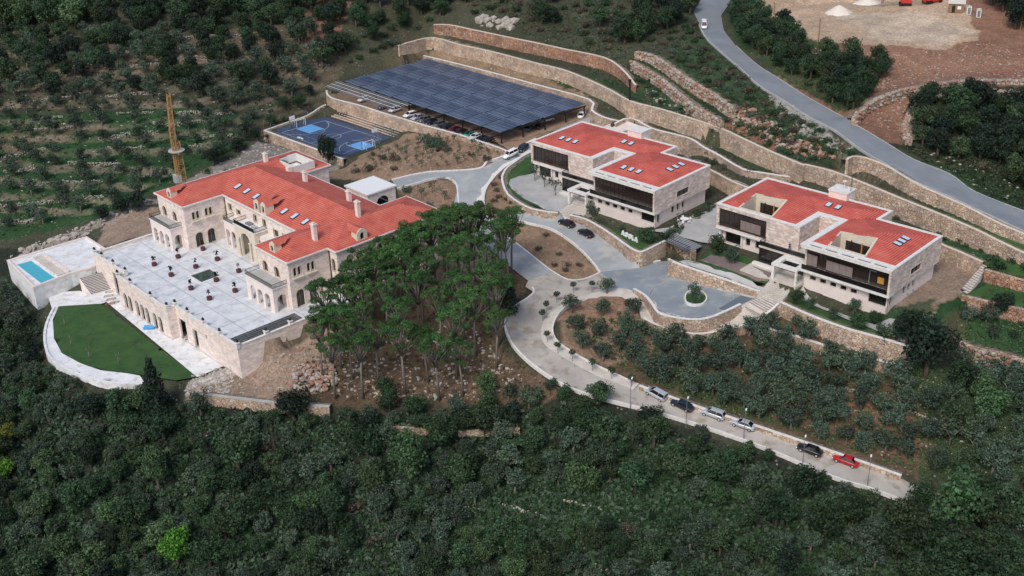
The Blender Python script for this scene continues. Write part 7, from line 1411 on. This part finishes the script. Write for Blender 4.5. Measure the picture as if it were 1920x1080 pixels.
# ------------------------------------------------------------------ dry-stone terraces and loose rock
ICO = [(0,0,1),(.89,0,.45),(.28,.85,.45),(-.72,.53,.45),(-.72,-.53,.45),(.28,-.85,.45),(.72,.53,-.45),(-.28,.85,-.45),(-.89,0,-.45),(-.28,-.85,-.45),(.72,-.53,-.45),(0,0,-1)]
ICF = [(0,1,2),(0,2,3),(0,3,4),(0,4,5),(0,5,1),(1,6,2),(2,7,3),(3,8,4),(4,9,5),(5,10,1),(6,7,2),(7,8,3),(8,9,4),(9,10,5),(10,6,1),(11,7,6),(11,8,7),(11,9,8),(11,10,9),(11,6,10)]
def stone(m, p, s, mt):
    a = random.random()*6.28; q, n_ = math.cos(a), math.sin(a); sx, sy, sz = s*random.uniform(.9,1.5), s*random.uniform(.7,1), s*random.uniform(.5,.85)
    m.add([(p.x+(x*sx*q-y*sy*n_)*random.uniform(.8,1.15), p.y+(x*sx*n_+y*sy*q), p.z+z*sz) for x,y,z in ICO], ICF, mt)
def dry_wall(px, label, h=.9, size=.3, group=None, mts=('rock',)):
    P = [Vector(q) for q in hits(px)]; Q = smooth_line(P, 5); m = MB()
    for a,b in zip(Q,Q[1:]):
        L = (b-a).length; k = max(1,int(L/(size*1.5)))
        for i in range(k):
            for z in np.arange(0,h,size*1.2):
                if random.random() < .05: continue
                x_, y_ = a.x+(b.x-a.x)*i/k+random.uniform(-.2,.2), a.y+(b.y-a.y)*i/k+random.uniform(-.2,.2); stone(m, Vector((x_,y_,zt(x_,y_)+z)), size*random.uniform(.6,1.15), MT[random.choice(mts)])
    tag(m.obj('dry_stone_wall'), label, 'stone wall', group)
HW = [[(0,302),(30,295),(55,288)],[(60,286),(115,283)],[(30,247),(90,243),(150,237)],[(187,262),(240,255),(300,250)],[(285,233),(310,236),(370,230),(415,230)],[(200,280),(275,277)],[(130,308),(200,310),(230,312)],[(8,325),(68,313)],[(40,352),(130,345),(200,342)],[(155,95),(200,100),(300,95)],[(340,75),(400,70),(470,72)],[(30,192),(90,188),(150,180)],[(330,215),(380,217),(440,215)],[(250,332),(290,330)],[(200,185),(260,178),(310,182)],[(60,225),(120,220)],[(150,120),(220,128),(300,122)],[(0,390),(60,385),(130,378)],[(380,262),(450,258)],[(480,130),(560,120),(620,128)],[(340,110),(430,118)],[(150,376),(215,370)],[(0,420),(70,414)],[(350,280),(385,276)],[(220,215),(290,212)],[(500,95),(560,92)]]
for i,w_ in enumerate(HW): dry_wall(w_, 'low broken pale dry-stone terrace wall on the olive hillside behind the villa', random.uniform(.5,1.0), .3, 'dry-stone terrace walls on the olive hillside')
for w_,l in (([(945,950),(1000,965),(1030,975)],'line of pale stones crossing the green clearing in the lower wood'),([(1060,940),(1100,955),(1130,960)],'short line of pale stones right of the green clearing'),([(870,955),(900,960)],'short pale stone line at the left of the green clearing'),([(1545,715),(1600,735),(1645,748)],'pale stone line among olives above the black saloon'),([(1690,770),(1740,787),(1800,800)],'pale stone line among olives at the right edge'),([(1080,1050),(1110,1060),(1140,1075)],'heap line of white stones at the bottom centre'),([(800,1050),(850,1062)],'white stone line near the bottom in the lower wood'),([(1430,945),(1450,965),(1460,980)],'few pale stones among trees below the lower road'),([(1310,250),(1290,235),(1240,215)],'loose pale stones along the ledge below the boulder walls')): dry_wall(w_, l, .5, .26)
def rubble_field(poly, n, size, name, label=None, mts=('rock',), seed=0, piled=0):
    r = np.random.default_rng(seed); xs = [p[0] for p in poly]; ys = [p[1] for p in poly]; c = np.stack([r.uniform(min(xs),max(xs),n*2), r.uniform(min(ys),max(ys),n*2)],1); c = c[inpoly(poly, c[:,0], c[:,1])][:n]; H_ = hits(c); m = MB()
    for q in H_: stone(m, Vector((q[0],q[1],q[2]+r.random()*piled)), size*(.4+r.random()**2*1.4), MT[mts[r.integers(len(mts))]])
    tag(m.obj(name), label, 'rubble', kind='stuff')
rubble_field([(20,482),(40,470),(120,440),(200,405),(240,385),(300,375),(250,400),(190,425),(170,442),(100,465),(30,492)], 420, .55, 'rubble', 'pale boulders heaped behind the pool', seed=1, piled=.5)
rubble_field([(300,370),(380,325),(460,280),(500,262),(620,305),(600,318),(500,290),(420,330)], 420, .35, 'rubble', 'loose pale rocks between the hillside and the villa', seed=2)
rubble_field([(540,700),(560,685),(620,690),(640,720),(600,742),(550,735)], 260, .42, 'rubble', 'heap of pink and white stones at the left foot of the pine grove', ('rock','rock_red'), 3, .8)
rubble_field([(620,740),(640,640),(760,600),(900,620),(950,690),(1000,720),(880,750),(700,752)], 700, .26, 'rubble', 'scattered pale stones under the pines', seed=4)
rubble_field([(440,712),(560,650),(600,640),(560,700),(520,745),(440,738)], 260, .22, 'rubble', 'stones on the bare earth below the terrace corner', ('rock','rock_red'), 5)
rubble_field([(1480,90),(1560,88),(1700,100),(1850,80),(1990,130),(1990,170),(1870,148),(1740,155),(1650,170),(1560,110)], 2600, .19, 'rubble', 'broken reddish rock covering the slope below the building yard', ('rock','rock_red','rock_red'), 6)
rubble_field([(1385,200),(1410,205),(1500,262),(1570,300),(1500,298),(1430,265),(1375,235)], 520, .45, 'rubble', 'red broken rock on the slope below the asphalt road', ('rock_red','rock_red','rock'), 7, .3)
rubble_field([(1610,222),(1650,190),(1740,165),(1850,158),(1850,166),(1760,180),(1710,210),(1690,262),(1660,258)], 600, .2, 'rubble', 'red stones on the ramp between the two block walls', ('rock_red','rock_red','rock'), 8)
rubble_field([(890,30),(965,38),(960,55),(900,52)], 60, 1.1, 'boulders', 'white boulders on the slope above the red terrace wall', seed=9)
rubble_field([(1190,160),(1260,180),(1340,225),(1320,235),(1230,195)], 60, .4, 'boulders', 'white stones on the ledge below the boulder walls', seed=10)
rubble_field([(830,105),(1000,130),(1170,190),(1110,185),(1000,152),(830,112)], 200, .3, 'rubble', 'stones on the earth strip behind the solar roof', ('rock','rock_red'), 11)
rubble_field([(740,270),(870,280),(960,292),(920,312),(800,322),(640,330)], 260, .16, 'rubble', 'small stones on the brown earth slope', seed=12)
rubble_field([(0,60),(640,40),(560,180),(480,215),(200,400),(0,440)], 700, .2, 'rubble', 'pale stones scattered over the olive hillside', seed=13)
rubble_field([(1210,640),(1440,620),(1700,700),(1900,740),(1900,900),(1700,880),(1330,750)], 600, .14, 'rubble', 'small pale stones in the olive grove', seed=14)
rubble_field([(1440,165),(1480,190),(1600,285),(1580,290),(1500,245),(1440,190)], 160, .35, 'rubble', 'pale stones along the asphalt road verge', seed=15)
rubble_field([(345,738),(360,705),(415,692),(440,708),(430,738)], 300, .28, 'rubble', 'white stone spoil below the lawn end', seed=16)
rubble_field([(1700,275),(1800,300),(1920,350),(1920,395),(1780,325)], 110, .3, 'rubble', 'rocks on the verge right of the asphalt road', seed=17)
# grass and weeds as ground cover
def tufts(poly, n, size, mat, name, seed):
    r = np.random.default_rng(seed); xs = [p[0] for p in poly]; ys = [p[1] for p in poly]; c = np.stack([r.uniform(min(xs),max(xs),n*2), r.uniform(min(ys),max(ys),n*2)],1); c = c[inpoly(poly, c[:,0], c[:,1])][:n]; H_ = hits(c)
    i = np.clip(((H_[:,0]-X0)/DG).astype(int),0,NX-1); j = np.clip(((H_[:,1]-Y0)/DG).astype(int),0,NY-1); H_ = H_[~OCC[j,i]]
    cl = [(q[0],q[1],q[2]+.1,size*(.5+r.random()),size*.45,1) for q in H_]; me = leafmesh(name, cl, 9, size*.45, mat, seed); o = link(name, me); tag(o, kind='stuff')
tufts([(-60,-30),(640,-30),(640,120),(480,225),(330,340),(0,450),(-60,450)], 3500, .5, MT['broad'], 'undergrowth', 1)
tufts([(-60,560),(90,600),(180,740),(620,785),(1100,760),(1700,960),(1990,1030),(1990,1160),(-60,1160)], 12000, .8, MT['broad'], 'undergrowth', 2)
tufts([(-60,560),(90,600),(180,740),(620,785),(1100,760),(1700,960),(1990,1030),(1990,1160),(-60,1160)], 5000, .9, MT['olive'], 'undergrowth', 12)
tufts([(1040,600),(1200,600),(1440,620),(1700,690),(1990,700),(1990,960),(1690,880),(1200,720)], 4200, .45, MT['mid'], 'weeds', 3)
tufts([(820,-20),(1320,-20),(1400,150),(1600,290),(1500,310),(1200,200),(1000,70)], 3600, .5, MT['broad'], 'undergrowth', 4)
tufts([(1360,20),(1540,85),(1650,150),(1600,230),(1480,160)], 1200, .5, MT['mid'], 'weeds', 5)
tufts([(1700,190),(1990,170),(1990,430),(1850,370),(1700,290)], 2600, .6, MT['broad'], 'undergrowth', 6)
tufts([(1740,470),(1990,540),(1990,700),(1800,640),(1700,650)], 1200, .4, MT['mid'], 'weeds', 7)
tufts([(560,640),(760,540),(980,500),(930,640),(1080,750),(620,755)], 900, .4, MT['brownb'], 'weeds', 8)
# ================================================================== ground mesh (built last, sunk under every paved sheet)
sink = np.zeros(ZB.shape, bool)
for P in SINK: sink |= inpoly(P, XX, YY)
ZR = ZT+vnoise(1.8,31)*.13*(~PADM)*(~dilate(dilate(sink))); ZR[sink] -= .4; 
me = bpy.data.meshes.new('ground')
vv = np.stack([XX, YY, ZR], -1).reshape(-1,3)
# ring of far skirt so that the ground runs on beyond the modelled area
ii = np.arange((NY-1)*(NX-1)); jj, i2 = ii//(NX-1), ii % (NX-1); a = jj*NX+i2
faces = np.stack([a, a+1, a+1+NX, a+NX], -1)
# local holes in the ground: none needed
skv = []; skf = []
edge = [(0,i) for i in range(0,NX,6)]+[(0,NX-1)]+[(j,NX-1) for j in range(6,NY,6)]+[(NY-1,NX-1)]+[(NY-1,i) for i in range(NX-7,0,-6)]+[(NY-1,0)]+[(j,0) for j in range(NY-7,0,-6)]
base = len(vv); cxm, cym = (X0+X1)/2, (Y0+Y1)/2
for j,i in edge:
    x, y, z = vv[j*NX+i]; f = 6.0; dz = 60 if y > 300 else (-70 if y < 180 else 0)
    skv.append((x,y,z-.3)); skv.append((cxm+(x-cxm)*1.5, cym+(y-cym)*1.5, z+dz*.45)); skv.append((cxm+(x-cxm)*f, cym+(y-cym)*f, z+dz))
n = len(edge)
for k in range(n):
    q = (k+1)%n
    for s_ in (0,1): skf.append((base+3*k+s_, base+3*k+s_+1, base+3*q+s_+1, base+3*q+s_))
allv = np.vstack([vv, np.array(skv)]); me.vertices.add(len(allv)); me.vertices.foreach_set('co', allv.ravel())
fa = np.vstack([faces, np.array(skf)]); me.loops.add(fa.size); me.loops.foreach_set('vertex_index', fa.ravel().astype(np.int32)); me.polygons.add(len(fa)); me.polygons.foreach_set('loop_start', (np.arange(len(fa))*4).astype(np.int32))
me.polygons.foreach_set('use_smooth', [True]*len(fa)); me.update(calc_edges=True); me.validate()
ca = me.color_attributes.new('cover', 'FLOAT_COLOR', 'POINT'); cc = np.ones((len(allv),4)); cc[:len(vv),:3] = colr.reshape(-1,3); cc[len(vv):,:3] = C_['forest']; ca.data.foreach_set('color', cc.ravel())
def ground_mat():
    m, n, l, b = new_mat('ground'); at_ = n.new('ShaderNodeAttribute'); at_.attribute_name = 'cover'; tc = n.new('ShaderNodeTexCoord')
    n1 = n.new('ShaderNodeTexNoise'); n1.inputs['Scale'].default_value = 1.6; n1.inputs['Detail'].default_value = 8; n1.inputs['Roughness'].default_value = .75; l.new(tc.outputs['Object'], n1.inputs['Vector'])
    r1 = ramp(n, [(.3, (.5,.5,.5)), (.5, (1,1,1)), (.68, (1.55,1.5,1.45))]); l.new(n1.outputs[0], r1.inputs[0])
    mu = n.new('ShaderNodeMix'); mu.data_type = 'RGBA'; mu.blend_type = 'MULTIPLY'; mu.inputs['Factor'].default_value = 1; l.new(at_.outputs['Color'], mu.inputs['A']); l.new(r1.outputs[0], mu.inputs['B'])
    v = n.new('ShaderNodeTexVoronoi'); v.inputs['Scale'].default_value = 1.3; l.new(tc.outputs['Object'], v.inputs['Vector'])   # scattered stones
    sp = n.new('ShaderNodeSeparateXYZ'); l.new(v.outputs['Color'], sp.inputs[0])
    g = n.new('ShaderNodeMath'); g.operation = 'GREATER_THAN'; g.inputs[1].default_value = .80; l.new(sp.outputs[0], g.inputs[0])
    e = n.new('ShaderNodeMath'); e.operation = 'LESS_THAN'; e.inputs[1].default_value = .26; l.new(v.outputs['Distance'], e.inputs[0])
    k = n.new('ShaderNodeMath'); k.operation = 'MULTIPLY'; l.new(g.outputs[0], k.inputs[0]); l.new(e.outputs[0], k.inputs[1])
    n4 = n.new('ShaderNodeTexNoise'); n4.inputs['Scale'].default_value = .12; l.new(tc.outputs['Object'], n4.inputs['Vector']); r4 = ramp(n, [(.45,(0,0,0)),(.6,(.8,.8,.8))]); l.new(n4.outputs[0], r4.inputs[0])
    k2 = n.new('ShaderNodeMath'); k2.operation = 'MULTIPLY'; l.new(k.outputs[0], k2.inputs[0]); l.new(r4.outputs[0], k2.inputs[1])
    mx = n.new('ShaderNodeMix'); mx.data_type = 'RGBA'; l.new(k2.outputs[0], mx.inputs['Factor']); l.new(mu.outputs['Result'], mx.inputs['A']); mx.inputs['B'].default_value = (.30,.27,.24,1)
    l.new(mx.outputs['Result'], b.inputs['Base Color']); b.inputs['Roughness'].default_value = .95; setspec(b, .1)
    bp = n.new('ShaderNodeBump'); bp.inputs['Strength'].default_value = .8; bp.inputs['Distance'].default_value = .3; l.new(n1.outputs[0], bp.inputs['Height']); l.new(bp.outputs[0], b.inputs['Normal'])
    return m
me.materials.append(ground_mat()); tag(link('ground', me), kind='structure')
